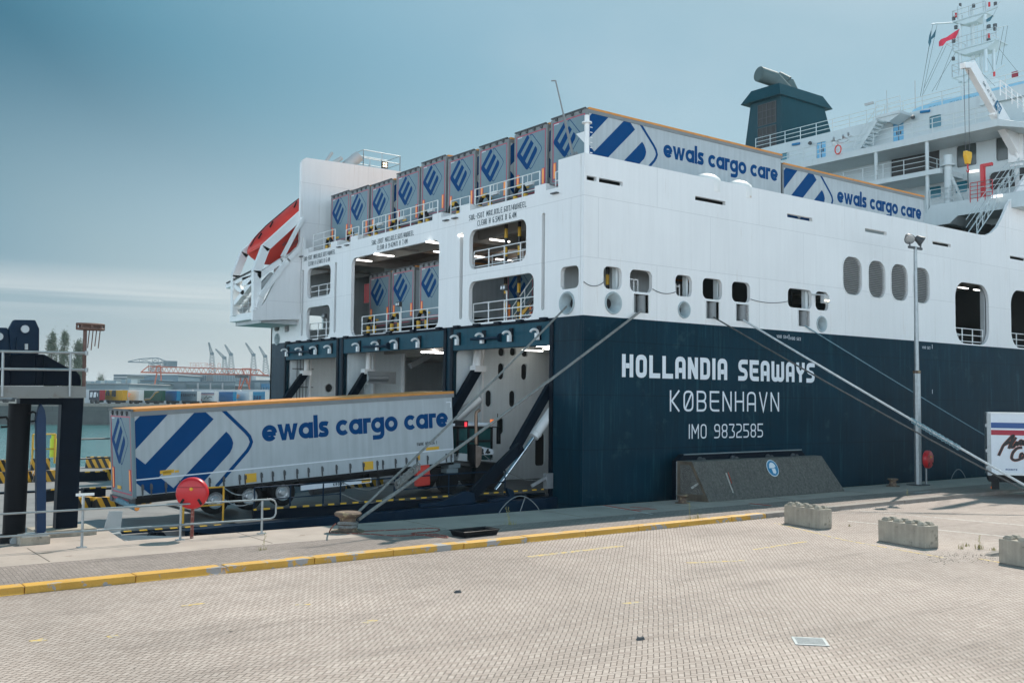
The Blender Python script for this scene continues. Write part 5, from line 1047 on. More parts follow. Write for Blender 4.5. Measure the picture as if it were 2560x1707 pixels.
mb.prism([(32.2, 22.45), (32.2, 22.93), (30.4, 22.3), (30.4, 21.95)], ((XE, 0, 0), (0, 1, 0), (0, 0, 1), (1, 0, 0)), 0, 3.0); part(mb, 'upper_promenade', M['dhouse'], bevel=.02)
mb = MB(); mb.box(XE, XW, 36.2, 46.0, 20.08, 20.42); part(mb, 'balcony', M['dhouse'])
mb = MB()
for y in (41.2, 37.25): mb.tube((XE + .2, y, 17.4), (XE + .2, y, 22.45), .13, 10)
part(mb, 'deck_pillar', M['dhouse'], smooth=True)
mb = MB(); railing(mb, [(XE + .08, 32.2, 22.93), (XE + .08, 55, 22.93)], 1.05, 3, 1.5, .025); part(mb, 'promenade_railing', M['dhouse'])
mb = MB(); railing(mb, [(XE + .08, 30.2, 17.95), (XE + .08, 37, 17.95)], 1.05, 3, 1.4, .025); part(mb, 'platform_railing', M['dhouse'])
mb = MB(); railing(mb, [(XE + .08, 37.3, 20.42), (XE + .08, 45.5, 20.42)], 1.05, 3, 1.5, .025); railing(mb, [(XE + .08, 37.3, 20.42), (XW, 37.3, 20.42)], 1.05, 3, 1.2, .025); part(mb, 'balcony_railing', M['dhouse'])
mb = MB(); railing(mb, [(XW + .1, 28.6, 25.7), (XW + .1, 54.5, 25.7)], 1.0, 3, 1.5, .028); part(mb, 'roof_railing', M['dhouse'])
mb = MB(); mb.prism([(26, 25.71), (41.1, 25.71), (40.6, 26.25), (39, 26.5), (34.6, 26.35), (26, 26.5)], ((XW + 1.2, 0, 0), (0, 1, 0), (0, 0, 1), (1, 0, 0)), 0, 20); bb = part(mb, 'wheelhouse_top', M['bandb'])
mb = MB(); lettering(mb, 'CALL SIGN OXQQ2', ((XW + 1.2, 39.4, 25.85), (0, -1, 0), (0, 0, 1), (-1, 0, 0)), .3, 4.6, .12, gap=.3); mb.build('call_sign', mat('blue_grey_lettering', (0.08, 0.25, 0.36), 0.5), bb)
mb = MB(); mb.box(XW - .3, XW + 3, 26.5, 34.8, 24.9, 25.69); part(mb, 'bridge_wing', M['dhouse']); 
mb = MB(); mb.box(XW + .2, XW + 3, 26.5, 31.3, 22.4, 24.89); part(mb, 'bridge_wing_underside', M['dark'])
for (a, b), z_ in ((((690, 990), (778, 975)), Z6), (((1910, 690), (2010, 672)), Z6), (((190, 95), (295, 80)), Z5)):
    A, B = onx(*z_(*a), XW - .1), onx(*z_(*b), XW - .1); mb = MB(); mb.tube(A, B, .1, 10); part(mb, 'blue_light_fitting', mat('blue_enamel', (0.0, 0.16, 0.36), 0.4), smooth=True)
for z_, a in ((Z6, (910, 970)), (Z5, (105, 155))): A = onx(*z_(*a), XW - .25); mb = MB(); mb.lathe([(.06, .25), (.16, .05), (.16, 0)], A, (-1, 0, -.3), 12); part(mb, 'deck_loudspeaker', M['dgrey'], smooth=True)
# outside stair with landing
sa, sb = yz(Z6, (1440, 1035), XW - 1.2), yz(Z6, (1745, 690), XW - 1.2)
stair((XW - 1.2, sa[0], 22.93), (XW - 1.2, sb[0], 25.5), .9, 11, 'outside_stair', 'dhouse', False)
mb = MB(); mb.box(XW - 1.6, XW, sb[0] - 2.0, sb[0], 25.35, 25.55); mb.prism([(sb[0] - 2, 25.35), (sb[0], 25.35), (sb[0] - 1, 24.9)], ((XW - 1.5, 0, 0), (0, 1, 0), (0, 0, 1), (1, 0, 0)), 0, 1.4); railing(mb, [(XW - 1.55, sb[0] - 2, 25.55), (XW - 1.55, sb[0], 25.55)], 1.05, 3, .9, .024); part(mb, 'stair_landing', M['dhouse'])
mb = MB(); A = onx(*Zs(1055, 640), XW - 1.5); mb.tube(A - Vector((0, 0, 1)), A + Vector((0, 0, .8)), .02, 5); A = onx(*Zs(1235, 690), XW - .5); mb.tube(A, A + Vector((0, 0, 2.1)), .03, 6); mb.box(XW - 1.6, XW - 1.4, sb[0] + .2, sb[0] + .9, 26.55, 26.7); part(mb, 'whip_aerial', M['lgrey'])
# heap of small instruments with a lifebuoy on the promenade rail
c = onx(*Z6(1280, 960), XE - .1); mb = MB(); rnd = random.Random(2)
for i in range(26): y, z = c.y + rnd.uniform(-.8, .8), c.z + rnd.uniform(-.12, .25); mb.tube((XE - .1, y, z), (XE - .1 + rnd.uniform(-.2, .2), y + rnd.uniform(-.4, .4), z + rnd.uniform(-.05, .12)), .03, 5)
for dy, dz in ((.5, .35), (-.3, .35), (-.75, .45)): mb.tube((XE - .2, c.y + dy, c.z + dz - .1), (XE - .5, c.y + dy - .2, c.z + dz), .08, 8)
part(mb, 'instrument_rack', M['alu'])
c = onx(*Z6(1250, 1050), XE - .15); mb = MB(); mb.path([(XE - .15, c.y + .26 * math.cos(t), c.z + .33 * math.sin(t)) for t in [i * 6.283 / 16 for i in range(16)]], .05, 8, closed=True); part(mb, 'life_ring', M['lifered'], smooth=True)
mb = MB()
for a, b in (((755, 785), (863, 770)), ((1012, 1073), (1135, 1055))):
    A, B = onx(*Z5(*a), XE - .2 if a[0] > 900 else XW - .2), onx(*Z5(*b), XE - .2 if a[0] > 900 else XW - .2); mb.obox((A + B) / 2, (B - A) / 2, (.05, 0, 0), (0, 0, .09))
part(mb, 'lit_strip_lamp', mat('lit_strip_lens', (.9, .9, .9), .4, emit=((1, 1, 1), .9)))
mb = MB(); y, z = 35.9, 17.95; mb.tube((XE + .5, y, z), (XE + .5, y, 20.6), .26, 14); mb.tube((XE + .5, y, 20.55), (XE + .5, y, 20.62), .5, 16); mb.tube((XE + .5, y, 20.6), (XE + .5, y, 21.3), .28, 14); mb.beam((XE + .5, y - .2, 19.9), (XE + .5, y - 1.0, 18.0), .1, .16)
for k_ in range(7): mb.box(XE + .3, XE + .34, y - .55, y - .3, 18.2 + k_ * .33, 18.23 + k_ * .33)
part(mb, 'ventilation_post', M['dhouse'], smooth=True)
mb = MB(); mb.box(XE + .2, XE + .45, 33.28, 33.52, 17.95, 20.15); mb.box(XE + .22, XE + .43, 32.75, 33.5, 20.0, 20.2); o = part(mb, 'red_davit', M['red'])
mb = MB(); railing(mb, [(XE - .02, 32.6, 17.7), (XE - .02, 34.1, 17.7)], 1.3, 5, .5, .02); mb.build('red_cage', M['red'], o)
# ---- garage aft stair by the bulwark
mb = MB(); a, b = ony(*Z5(840, 1500), 32.2), ony(*Z5(1330, 790), 32.2)
for dy in (0, .7):
    for dz in (0, .5, 1.0): mb.tube(a + Vector((0, dy, dz)), b + Vector((0, dy, dz)), .022 if dz else .04, 6)
for i in range(9): p = a.lerp(b, i / 8); mb.tube(p, p + Vector((0, 0, 1)), .025, 5); mb.tube(p, a.lerp(b, min(1, (i + 1) / 8)) + Vector((0, 0, 1)), .018, 5)
part(mb, 'bulwark_stair', M['dhouse'])
# ---- funnel
XF = 68.0
fq = lambda p, x=XF: onx(*Z6(*p), x)
tc_, bc_, tl_, bl_ = fq((555, 360)), fq((555, 900)), fq((178, 452)), fq((88, 975))
tc_.z = tl_.z = 30.35; bc_.z = bl_.z = 25.6; xr1, xr0 = 74.0, 76.2
mb = MB(); V8 = [(XF, bc_.y, 25.6), (xr0, bc_.y, 25.6), (xr0, bl_.y + .9, 25.6), (XF, bl_.y + .9, 25.6), (XF, tc_.y, 30.35), (xr1, tc_.y, 30.35), (xr1, tl_.y, 30.35), (XF, tl_.y, 30.35)]
V8[3] = (XF, bl_.y, 25.6); V8[2] = (xr0, bl_.y, 25.6)
mb.add(V8, [(0, 1, 5, 4), (1, 2, 6, 5), (2, 3, 7, 6), (3, 0, 4, 7), (4, 5, 6, 7)]); fu = part(mb, 'funnel', M['funnel'], bevel=.05)
mb = MB(); e = .55; cb = [(XF - e, tc_.y - e * .6, 30.3), (xr1 + e + .2, tc_.y - e * .6, 30.3), (xr1 + e + .2, tl_.y + e * 1.2, 30.3), (XF - e, tl_.y + e * 1.2, 30.3)]; ct = [(XF - .15, tc_.y + .1, 31.4), (xr1 - .1, tc_.y + .1, 31.4), (xr1 - .1, tl_.y - .2, 31.4), (XF - .15, tl_.y - .2, 31.4)]
mb.add(cb + ct, [(0, 1, 5, 4), (1, 2, 6, 5), (2, 3, 7, 6), (3, 0, 4, 7), (4, 5, 6, 7), (3, 2, 1, 0)]); mb.build('funnel_cap', M['funnel'], fu)
for z0, z1 in ((26.0, 27.95), (28.15, 30.0)):
    ya = tc_.y + .55; yb = ya + 1.9; mb = MB(); mb.box(XF - .01, XF + .05, ya, yb, z0, z1); mb.build('funnel_grille', M['dark'], fu); mb = MB()
    for i in range(5): mb.box(XF - .06, XF - .012, ya + (yb - ya) * i / 4 - .03, ya + (yb - ya) * i / 4 + .03, z0, z1)
    for i in range(4): mb.box(XF - .05, XF - .012, ya, yb, z0 + (z1 - z0) * i / 3 - .02, z0 + (z1 - z0) * i / 3 + .02)
    mb.build('grille_bars', M['dgrey'], fu)
yc = (tc_.y + tl_.y) / 2
ex = mat('exhaust_cladding', (0.085, 0.125, 0.125), .6, spec=.2, var=.1, vs=1.0)
mb = MB(); a = Vector((70.3, yc - .6, 31.4)); b = onx(*Z6(470, 190), 69.3); c = onx(*Z6(280, 125), 67.6); mb.tube(a - Vector((0, 0, .3)), b, .62, 20); mb.tube(b, c, .66, 20); mb.tube(c, c + (c - b).normalized() * .05, .58, 20, 0); mb.build('exhaust_pipe', ex, fu, True)
mb = MB(); a = onx(*Z6(690, 330), 72.4); b = onx(*Z6(640, 225), 72.2); c = onx(*Z6(515, 160), 71.8); mb.tube(a, b, .5, 16); mb.tube(b, c, .5, 16); mb.build('exhaust_pipe', ex, fu, True)
# ---- crane on the starboard quarter
CX, CY = 67.1, 32.5
mb = MB(); mb.tube((CX, CY, 17.9), (CX, CY, 20.9), .55, 20); mb.tube((CX, CY, 20.3), (CX, CY, 20.45), .75, 20); mb.box(CX - .7, CX + .6, CY - .5, CY + .5, 20.6, 22.6); cr = part(mb, 'provision_crane', M['white2'], smooth=True)
T_ = ony(*Zm(860, 850), CY); Hh = Vector((CX - .3, CY, 21.4)); mb = MB()
mb.beam(Hh, Hh.lerp(T_, .5), .5, 1.05); mb.beam(Hh.lerp(T_, .45), T_, .4, .8); mb.beam(T_ + Vector((.2, 0, 0)), T_ + Vector((-.9, 0, -.25)), .35, .35); bm = mb.build('crane_boom', M['white2'], cr, bevel=.02)
fb = ((0, CY - .26, 0), (Hh - T_).normalized(), (Hh - T_).normalized().cross(Vector((0, 1, 0))), (0, -1, 0)); u_ = (Hh - T_).normalized(); v_ = Vector((0, -1, 0)).cross(u_)
s1 = T_.lerp(Hh, .49); mb = MB(); mb.face([(-.38, -.3), (.38, -.3), (.38, .3), (-.38, .3)], (Vector((s1.x, CY - .26, s1.z)), u_, v_, (0, -1, 0)), .01); mb.build('boom_plate', mat('crane_plate_blue', (0.0, 0.12, 0.24), .4), bm)
mb = MB(); lettering(mb, 'TTS', (Vector((s1.x, CY - .26, s1.z)) + v_ * (-.12) + u_ * (-.28), u_, v_, (0, -1, 0)), .26, .56, .2, t0=.016); mb.build('boom_letters', M['textw'], bm)
s2 = T_.lerp(Hh, .2); mb = MB(); lettering(mb, 'SWL 4T 12-7M', (Vector((s2.x, CY - .21, s2.z)) - v_ * .1, u_, v_, (0, -1, 0)), .2, 1.7, .13, t0=.008); mb.build('boom_marking', M['textd'], bm)
mb = MB(); mb.tube((CX - .5, CY - .1, 20.7), (CX - 1.5, CY - .1, 22.4), .11, 12); mb.tube((CX - 1.4, CY - .1, 22.3), ony(*Z5(1040, 130), CY - .1), .055, 10); mb.build('boom_cylinder', M['white2'], cr, True)
for dx in (-.75, -.15):
    h0 = T_ + Vector((dx, 0, -.2)); mb = MB(); mb.tube(h0, (T_.x - .45 + (dx + .45) * .75, CY, 20.1), .018, 5); mb.build('hoist_rope', M['dgrey'], cr)
mb = MB(); mb.prism([(-.32, .3), (.32, .3), (.34, .0), (.15, -.5), (-.15, -.5), (-.34, .0)], ((T_.x - .45, CY, 20.0), (1, 0, 0), (0, 0, 1), (0, 1, 0)), -.12, .12); mb.build('hook_block', M['yelsign'], cr, bevel=.03)
mb = MB(); mb.tube((T_.x - .45, CY, 19.5), (T_.x - .45, CY, 19.2), .05, 6); mb.path([(T_.x - .45 + .11 * math.sin(t), CY, 19.1 + .12 * math.cos(t)) for t in [i * .6 for i in range(9)]], .035, 6); mb.build('hook', M['red'], cr, True)
mb = MB(); mb.path([(T_.x - .45, CY, 19.0), (T_.x - .43, CY, 17.95)], .03, 6); mb.build('pendant_rope', M['black'], cr)
mb = MB(); railing(mb, [ony(*Zm(1260, 1250), 31.6), ony(*Zm(1560, 1470), 31.6)], 1.0, 3, .8, .03); mb.build('crane_ladder_cage', M['white2'], cr)
# ---- signal mast on the centre line
MX = 88.0; MY = 47.0
mp_ = lambda a, b, y=MY: ony(*Zm(a, b), y)
mx_ = lambda a, b, x=MX: onx(*Zm(a, b), x)
ms = None
mb = MB()
for a, b, x, r in (((750, 80), (737, 1080), MX, .17), ((905, 100), (905, 900), MX + .6, .17), ((1078, -60), (1070, 940), MX, .17), ((1178, 640), (1175, 960), MX + .8, .15), ((1015, 640), (1012, 960), MX + .8, .13)): A, B = mx_(*a, x), mx_(*b, x); mb.tube((B.x, B.y, B.z), (A.x, B.y, A.z), r, 10)
ms = part(mb, 'signal_mast', M['dhouse'], smooth=True)
P = [mx_(745, 1070), mx_(1110, 985), mx_(1110, 1300), mx_(740, 1400)]
mb = MB(); mb.add([(MX, p.y, p.z) for p in P] + [(MX + 3, p.y, p.z) for p in P], [(0, 1, 2, 3), (1, 5, 6, 2), (4, 7, 6, 5), (0, 3, 7, 4), (0, 4, 5, 1), (3, 2, 6, 7)]); mb.build('mast_house', M['dhouse'], ms)
for l, r_, dx, dz, rh in (((668, 290), (1095, 195), 1.3, .45, .95), ((670, 665), (1235, 560), 1.8, .5, 1.1), ((660, 1030), (960, 965), 2.2, .6, 1.15)):
    A, B = mx_(*l), mx_(*r_); z = (A.z + B.z) / 2; y1, y0 = A.y, B.y
    mb = MB(); mb.box(MX - .4, MX + dx, y0, y1, z, z + .1); mb.prism([(y0 + .1, z), (y1 - .1, z), (y1 - 1.0, z - dz), (y0 + 1.0, z - dz)], ((MX, 0, 0), (0, 1, 0), (0, 0, 1), (1, 0, 0)), -.25, dx - .3); mb.build('mast_platform', M['dhouse'], ms)
    mb = MB(); railing(mb, [(MX - .4, y0, z + .1), (MX - .4, y1, z + .1), (MX + dx, y1, z + .1)], rh, 2, 1.5, .022); mb.build('mast_railing', M['galv'], ms)
mb = MB(); mb.tube(mx_(362, 318), mx_(690, 298), .07, 8); mb.beam(mx_(1050, 160), mx_(1220, 85), .2, .22); mb.tube(mx_(1220, 85), mx_(1265, 25), .05, 6); mb.tube(mx_(1050, 410), mx_(1355, 335), .04, 6); mb.tube(mx_(1120, 520), mx_(1270, 360), .035, 6); mb.tube(mx_(550, 580), mx_(740, 520), .04, 6); mb.tube(mx_(550, 580), mx_(660, 640), .035, 6); mb.tube(mx_(640, 800), mx_(740, 790), .04, 6); mb.tube(mx_(1070, 1000), mx_(1320, 850), .05, 6); mb.tube(mx_(1240, 500), mx_(1240, 640), .04, 5); mb.tube(mx_(1150, 460), mx_(1240, 500), .04, 5); mb.build('mast_yard', M['dhouse'], ms)
mb = MB()
for a, b in (((650, 265), .16), ((680, 380), .17), ((650, 560), .17), ((645, 790), .15), ((1190, 360), .18), ((1190, 400), .15), ((1110, 370), .16), ((1195, 75), .15), ((1110, 550), .16), ((735, 90), .12), ((910, 100), .15)): p = mx_(*a); mb.tube(p, p + Vector((0, 0, .3)), b, 8)
mb.build('navigation_light', M['dgrey'], ms)
mb = MB()
for a in ((1115, 90), (680, 230), (1110, 500), (1180, 1000)): p = mx_(*a); mb.tube(p, p + Vector((0, 0, .4)), .10, 8)
mb.build('red_light', M['red'], ms)
mb = MB()
for a, b in (((375, 330), (215, 1260)), ((432, 330), (235, 1280)), ((330, 610), (215, 1250)), ((510, 610), (265, 1150)), ((550, 600), (255, 1230)), ((630, 640), (420, 1180)), ((680, 680), (365, 1200)), ((1305, 350), (1205, 850)), ((1355, 340), (1270, 850)), ((1235, 630), (1500, 960)), ((1055, 700), (1190, 960)), ((940, 880), (1190, 1130))): mb.tube(mx_(*a), mx_(*b), .016, 4)
mb.build('halyard', M['dgrey'], ms)
mb = MB(); A, B = mx_(935, 900, MX + .3), mx_(935, 280, MX + .3); B.y = A.y
for k_ in range(22): z = A.z + (B.z - A.z) * k_ / 21; mb.box(MX + .28, MX + .31, A.y - .25, A.y + .05, z, z + .03)
for dy in (-.25, .05): mb.tube((MX + .3, A.y + dy, A.z), (MX + .3, A.y + dy, B.z), .02, 5)
mb.build('mast_ladder', M['dhouse'], ms)
# flags hang from the halyards
def flag(name, pts, label, m, y=46.9):
    P = [mx_(a, b, 87.8) for a, b in pts]; mb = MB(); n = len(P) // 2; vs = []
    for i in range(n): w = .12 * math.sin(i * 1.7); vs += [P[i] + Vector((w, 0, 0)), P[-1 - i] + Vector((w - .05, 0, 0))]
    vb = [v + Vector((.03, 0, 0)) for v in vs]; k_ = len(vs); mb.add(vs + vb, [(2 * i, 2 * i + 2, 2 * i + 3, 2 * i + 1) for i in range(n - 1)] + [(k_ + 2 * i, k_ + 2 * i + 1, k_ + 2 * i + 3, k_ + 2 * i + 2) for i in range(n - 1)] + [(2 * i, k_ + 2 * i, k_ + 2 * i + 2, 2 * i + 2) for i in range(n - 1)] + [(2 * i + 1, 2 * i + 3, k_ + 2 * i + 3, k_ + 2 * i + 1) for i in range(n - 1)])
    return tag(mb.build(name, M[m], origin=P[0]), label, 'flag', 'flags flying from the mast')
flag('flag', [(725, 380), (650, 415), (560, 490), (490, 520), (450, 550), (455, 610), (520, 605), (560, 545), (620, 515), (680, 500)], 'red courtesy flag blowing beside the mast', 'flagr')
flag('flag', [(350, 405), (320, 470), (318, 560), (340, 615), (350, 540), (355, 470)], 'narrow teal flag hanging at the outer halyard', 'flagd')
flag('flag', [(420, 380), (375, 440), (350, 500), (358, 525), (400, 480), (412, 430)], 'small dark teal flag flying right of the narrow teal one', 'flagd')
flag('flag', [(1225, 90), (1160, 190), (1075, 260), (1085, 295), (1120, 275), (1170, 200)], 'dark folded flag hanging under the top right spar of the mast', 'flagd')
mb = MB(); A, B = onx(*Zm(1415, 950), XW + 1), onx(*Zm(1495, 1005), XW + 1); mb.box(XW + .9, XW + 1.0, B.y, A.y, B.z, A.z); part(mb, 'red_locker', mat('dark_red_locker', (0.25, 0.01, 0.03), .5))
# ---- free-fall lifeboat
LY = (yA + yB) / 2; Lp0, Lp1 = ony(*Zp(208, 905), LY), ony(*Zp(770, 530), LY); ax = (Lp1 - Lp0).normalized(); LL = 9.0
t = thing('lifeboat', 'orange-red free-fall lifeboat cradled in the white slipway at the ship\'s port quarter', 'lifeboat', Lp0)
upv = Vector((0, 1, 0)).cross(ax) * -1; upv.normalize()
if upv.z < 0: upv = -upv
mb = MB(); secs = [(0, .06, -.25, .1), (.3, .5, -1.0, .3), (.9, .95, -1.7, .6), (2.0, 1.25, -2.0, .85), (4.2, 1.35, -2.0, 1.1), (6.5, 1.35, -1.9, 1.25), (8.2, 1.15, -1.5, 1.2), (LL, .9, -1.0, 1.0)]
n = 14; vs = []
for s_, w, lo, hi in secs:
    for i in range(n):
        t_ = 2 * math.pi * i / n; a, b = math.cos(t_), math.sin(t_); hh = hi * b if b > 0 else -lo * b * (1 - .25 * abs(a)); vs.append(ax * s_ + Vector((0, 1, 0)) * (w * a * (1 if b > 0 else .92)) + upv * hh)
mb.add(vs, [(j * n + i, j * n + (i + 1) % n, (j + 1) * n + (i + 1) % n, (j + 1) * n + i) for j in range(len(secs) - 1) for i in range(n)] + [tuple(range((len(secs) - 1) * n, len(secs) * n)), tuple(range(n))[::-1]])
ob = mb.build('hull', M['lifered'], t, True); s_ = ob.modifiers.new('sub', 'SUBSURF'); s_.levels = 1; s_.render_levels = 1
mb = MB(); P = [ax * s_ + Vector((0, -w * 1.02, 0)) for s_, w, lo, hi in secs]; mb.path(P, .06, 6); mb.build('rubbing_strake', M['lifered'], t, True)
mb = MB(); P = [ax * s_ + upv * (hi * 1.0) + Vector((0, -.3, 0)) for s_, w, lo, hi in secs[1:]]; mb.path(P, .03, 5)
for s_, w, lo, hi in secs[2:6]: mb.tube(ax * s_ + upv * hi * .8 + Vector((0, -.7, 0)), ax * (s_ + .3) + upv * hi * .9 + Vector((0, -.7, .15)), .05, 5)
mb.build('grab_line', M['black'], t)
for tx, s_, k_, w in (('HOLLANDIA SEAWAYS', 1.8, -.75, 2.6), ('KØBENHAVN', 1.95, -1.05, 1.6)):
    mb = MB(); lettering(mb, tx, (ax * s_ + Vector((0, -1.26, 0)) + upv * k_, ax, upv, (0, -1, 0)), .2, w, .14, t0=.03); mb.build('boat_lettering', M['textd'], t)
# ------------------------------------------------------------------ curtain-sided trailers
LOGO_A = [(0.03, 2.60), (0.32, 2.88), (1.30, 2.88), (0.03, 1.62)]
LOGO_B = [(0.03, 1.36), (.35, 1.08), (2.25, 2.88), (2.45, 2.88), (2.85, 2.50), (.82, .60), (1.31, .15), (3.31, 2.01), (3.43, 1.89), (3.53, 1.72), (3.57, 1.57), (3.53, 1.40), (3.43, 1.22), (2.15, .02), (.48, .02), (.03, .45)]
LOGO_L = [(3.24, 2.88), (4.16, 1.95), (4.31, 1.76), (4.375, 1.56), (4.31, 1.40), (4.2, 1.24), (2.97, .03)]
REAR_E = [(.92, 3.64), (.99, 3.68), (1.06, 3.65), (1.14, 3.53), (.47, 2.87), (.62, 2.71), (1.27, 3.40), (1.48, 3.19), (.82, 2.46), (.97, 2.30), (1.60, 3.05), (1.71, 2.94), (1.745, 2.84), (1.70, 2.72), (1.09, 2.06), (.98, 2.01), (.87, 2.07), (.20, 2.77), (.165, 2.86), (.20, 2.94)]
REAR_L = [(1.19, 3.62), (1.27, 3.67), (1.36, 3.65), (2.03, 2.95), (2.08, 2.84), (2.03, 2.73), (1.36, 2.05), (1.26, 2.01), (1.17, 2.07), (1.13, 2.14)]
TL, TW = 13.6, 2.5
def trailer(full=True, side_print=True):
    t = thing('curtain_trailer', '', 'trailer')
    sd_ = ((0, 0, .97), (1, 0, 0), (0, 0, 1), (0, -1, 0)); rr_ = ((0, TW, 0), (0, -1, 0), (0, 0, 1), (-1, 0, 0))
    mb = MB(); mb.box(.10, TL - .1, .0, TW, .97, 3.86); c = mb.build('curtain_body', M['curtain'], t)
    mb = MB(); mb.box(.04, TL, -.03, TW + .03, 3.86, 3.90); mb.box(.04, TL, -.03, .1, 3.74, 3.86); mb.box(.04, TL, TW - .1, TW + .03, 3.74, 3.86); mb.build('roof_rail', M['grey'], t)
    mb = MB(); mb.box(.12, TL, -.035, TW + .035, 3.90, 4.0); mb.build('roof', M['orange'], t, bevel=.01)
    mb = MB(); mb.box(0, .12, -.02, .1, .9, 3.9); mb.box(0, .12, TW - .1, TW + .02, .9, 3.9); mb.box(0, .12, .1, TW - .1, 3.74, 3.98); mb.box(0, .12, .1, TW - .1, .84, .99); mb.build('rear_frame', M['grey'], t)
    for a, b in ((.1, TW / 2 - .006), (TW / 2 + .006, TW - .1)): mb = MB(); mb.box(.015, .09, a, b, .99, 3.74); mb.build('rear_door', M['rdoor'], t)
    mb = MB()
    for i in range(4): mb.obox((-.03, .4 + i * .56, 3.86), (.03, 0, 0), (0, .07, 0), (0, 0, .05)); mb.box(-.05, 0, .36 + i * .56, .38 + i * .56, 3.76, 3.92)
    mb.box(-.06, .02, .05, TW - .05, 3.93, 3.99); mb.build('door_gear', M['dgrey'], t)
    mb = MB(); w = .035
    for a, b, z0, z1 in ((.13, .13 + w, .99, 3.72), (TW - .13 - w, TW - .13, .99, 3.72), (.13, TW - .13, 3.70, 3.735), (.13, TW - .13, .99, 1.025)): mb.box(.006, .0145, a, b, z0, z1)
    mb.build('reflective_border', M['redline'], t)
    mb = MB(); mb.face(REAR_E, ((.0145, TW, 0), (0, -1, 0), (0, 0, 1), (-1, 0, 0)), .004); ribbon(mb, REAR_L, .035, ((.0145, TW, 0), (0, -1, 0), (0, 0, 1), (-1, 0, 0)), .005); mb.build('rear_logo', M['logo'], t)
    mb = MB(); lettering(mb, 'ooooo', ((.0145, TW - .22, 3.63), (0, -1, 0), (0, 0, 1), (-1, 0, 0)), .055, .35, .4, lower=True, t0=.004); mb.build('maker_mark', M['textw'], t)
    for y in (.2, TW - .36): 
        mb = MB(); mb.box(-.004, .012, y - .02, y + .18, 1.12, 1.88); m_ = mb.build('marker_board', M['redline'], t); mb = MB(); mb.box(-.01, -.0045, y + .01, y + .15, 1.15, 1.85); mb.build('marker_panel', M['mark'], m_)
    mb = MB(); mb.box(-.01, .013, 1.35, 1.75, 1.12, 1.24); mb.build('number_plate', M['yelsign'], t)
    mb = MB(); mb.box(-.06, .08, .0, TW, .62, .86); mb.box(-.1, -.02, .1, .4, .66, .8); mb.box(-.1, -.02, TW - .4, TW - .1, .66, .8); bp = mb.build('bumper', M['dgrey'], t)
    mb = MB(); mb.box(-.075, -.061, .3, TW - .3, .78, .83); mb.build('bumper_stripe', M['tred'], bp)
    mb = MB(); mb.box(.1, TL - .4, .75, .87, .6, .96); mb.box(.1, TL - .4, TW - .87, TW - .75, .6, .96); mb.box(.1, TL - .1, .02, TW - .02, .86, .965)
    for x in (2.2, 3.6, 4.9, 6.4, 9.5): mb.box(x, x + .12, .3, TW - .3, .62, .86)
    mb.build('chassis', M['black'], t)
    for x in (2.95, 4.26, 5.6):
        for y0, y1 in ((.03, .40), (TW - .40, TW - .03)):
            mb = MB(); s_ = -1 if y0 < 1 else 1; yo, yi = (y0, y1) if y0 < 1 else (y1, y0)
            mb.lathe([(.30, .02), (.33, .0), (.47, .0), (.51, .04), (.51, .33), (.47, .37), (.25, .37)], (x, yo, .5), (0, -s_, 0), 28, c0=False); w_ = mb.build('wheel', M['rubber'], t, True)
            mb = MB(); mb.lathe([(.31, .03), (.30, .0), (.28, .03), (.24, .10), (.16, .12), (.14, .04), (.10, .02), (.09, -.01)], (x, yo, .5), (0, -s_, 0), 24, c0=False)
            for k_ in range(8): a = k_ * .785; mb.tube((x + .205 * math.cos(a), yo + -s_ * .08, .5 + .205 * math.sin(a)), (x + .205 * math.cos(a), yo - s_ * .05, .5 + .205 * math.sin(a)), .02, 5)
            mb.build('rim', M['alu'], w_, True)
    if side_print:
        mb = MB(); mb.face(LOGO_A, (Vector((.10, 0, .97)), (1, 0, 0), (0, 0, 1), (0, -1, 0)), .006); mb.face(LOGO_B, (Vector((.10, 0, .97)), (1, 0, 0), (0, 0, 1), (0, -1, 0)), .006); ribbon(mb, LOGO_L, .13, (Vector((.0, 0, .97)), (1, 0, 0), (0, 0, 1), (0, -1, 0)), .007); mb.build('side_logo', M['logo'], t)
        mb = MB(); lettering(mb, 'ewals cargo care', ((4.8, 0, .97 + 1.52), (1, 0, 0), (0, 0, 1), (0, -1, 0)), .62, 8.45, .30, lower=True, gap=.045, t0=.005); mb.build('side_lettering', M['logo'], t)
    if full:
        mb = MB(); mb.obox((TL / 2, -.006, 1.53), (TL / 2 - .12, 0, 0), (0, .004, 0), (0, 0, .022)); mb.build('curtain_seam', M['textw'], t)
        for u in (.33, .63, 1.14, 1.65, 2.73, 3.26, 3.87, 4.09, 4.73, 5.18, 5.66, 6.18, 6.66, 7.25, 7.87, 8.48, 9.08, 9.72, 9.98, 10.58, 11.1, 11.62, 12.15, 13.1, 13.35):
            mb = MB(); mb.box(u - .028, u + .028, -.028, -.001, 1.0, 1.36); mb.box(u - .045, u + .045, -.05, -.029, 1.16, 1.32); mb.tube((u, -.04, 1.16), (u, -.03, .93), .013, 5); mb.build('strap_buckle', M['dgrey'], t)
        for u in (4.3, 9.3): mb = MB(); mb.box(u - .22, u + .22, -.035, -.001, 1.03, 1.36); mb.build('yellow_side_plate', M['yelsign'], t)
        mb = MB(); mb.box(6.33, 9.43, .0, .05, .50, .69); sg = mb.build('side_guard', M['textw'], t); mb = MB(); mb.box(8.98, 9.38, -.006, -.001, .53, .67); mb.build('guard_tag', M['yelsign'], sg)
        mb = MB(); lettering(mb, 'KRONE', ((7.7, -.002, .54), (1, 0, 0), (0, 0, 1), (0, -1, 0)), .11, .5, .2, t0=.004); mb.build('guard_lettering', M['textd'], sg)
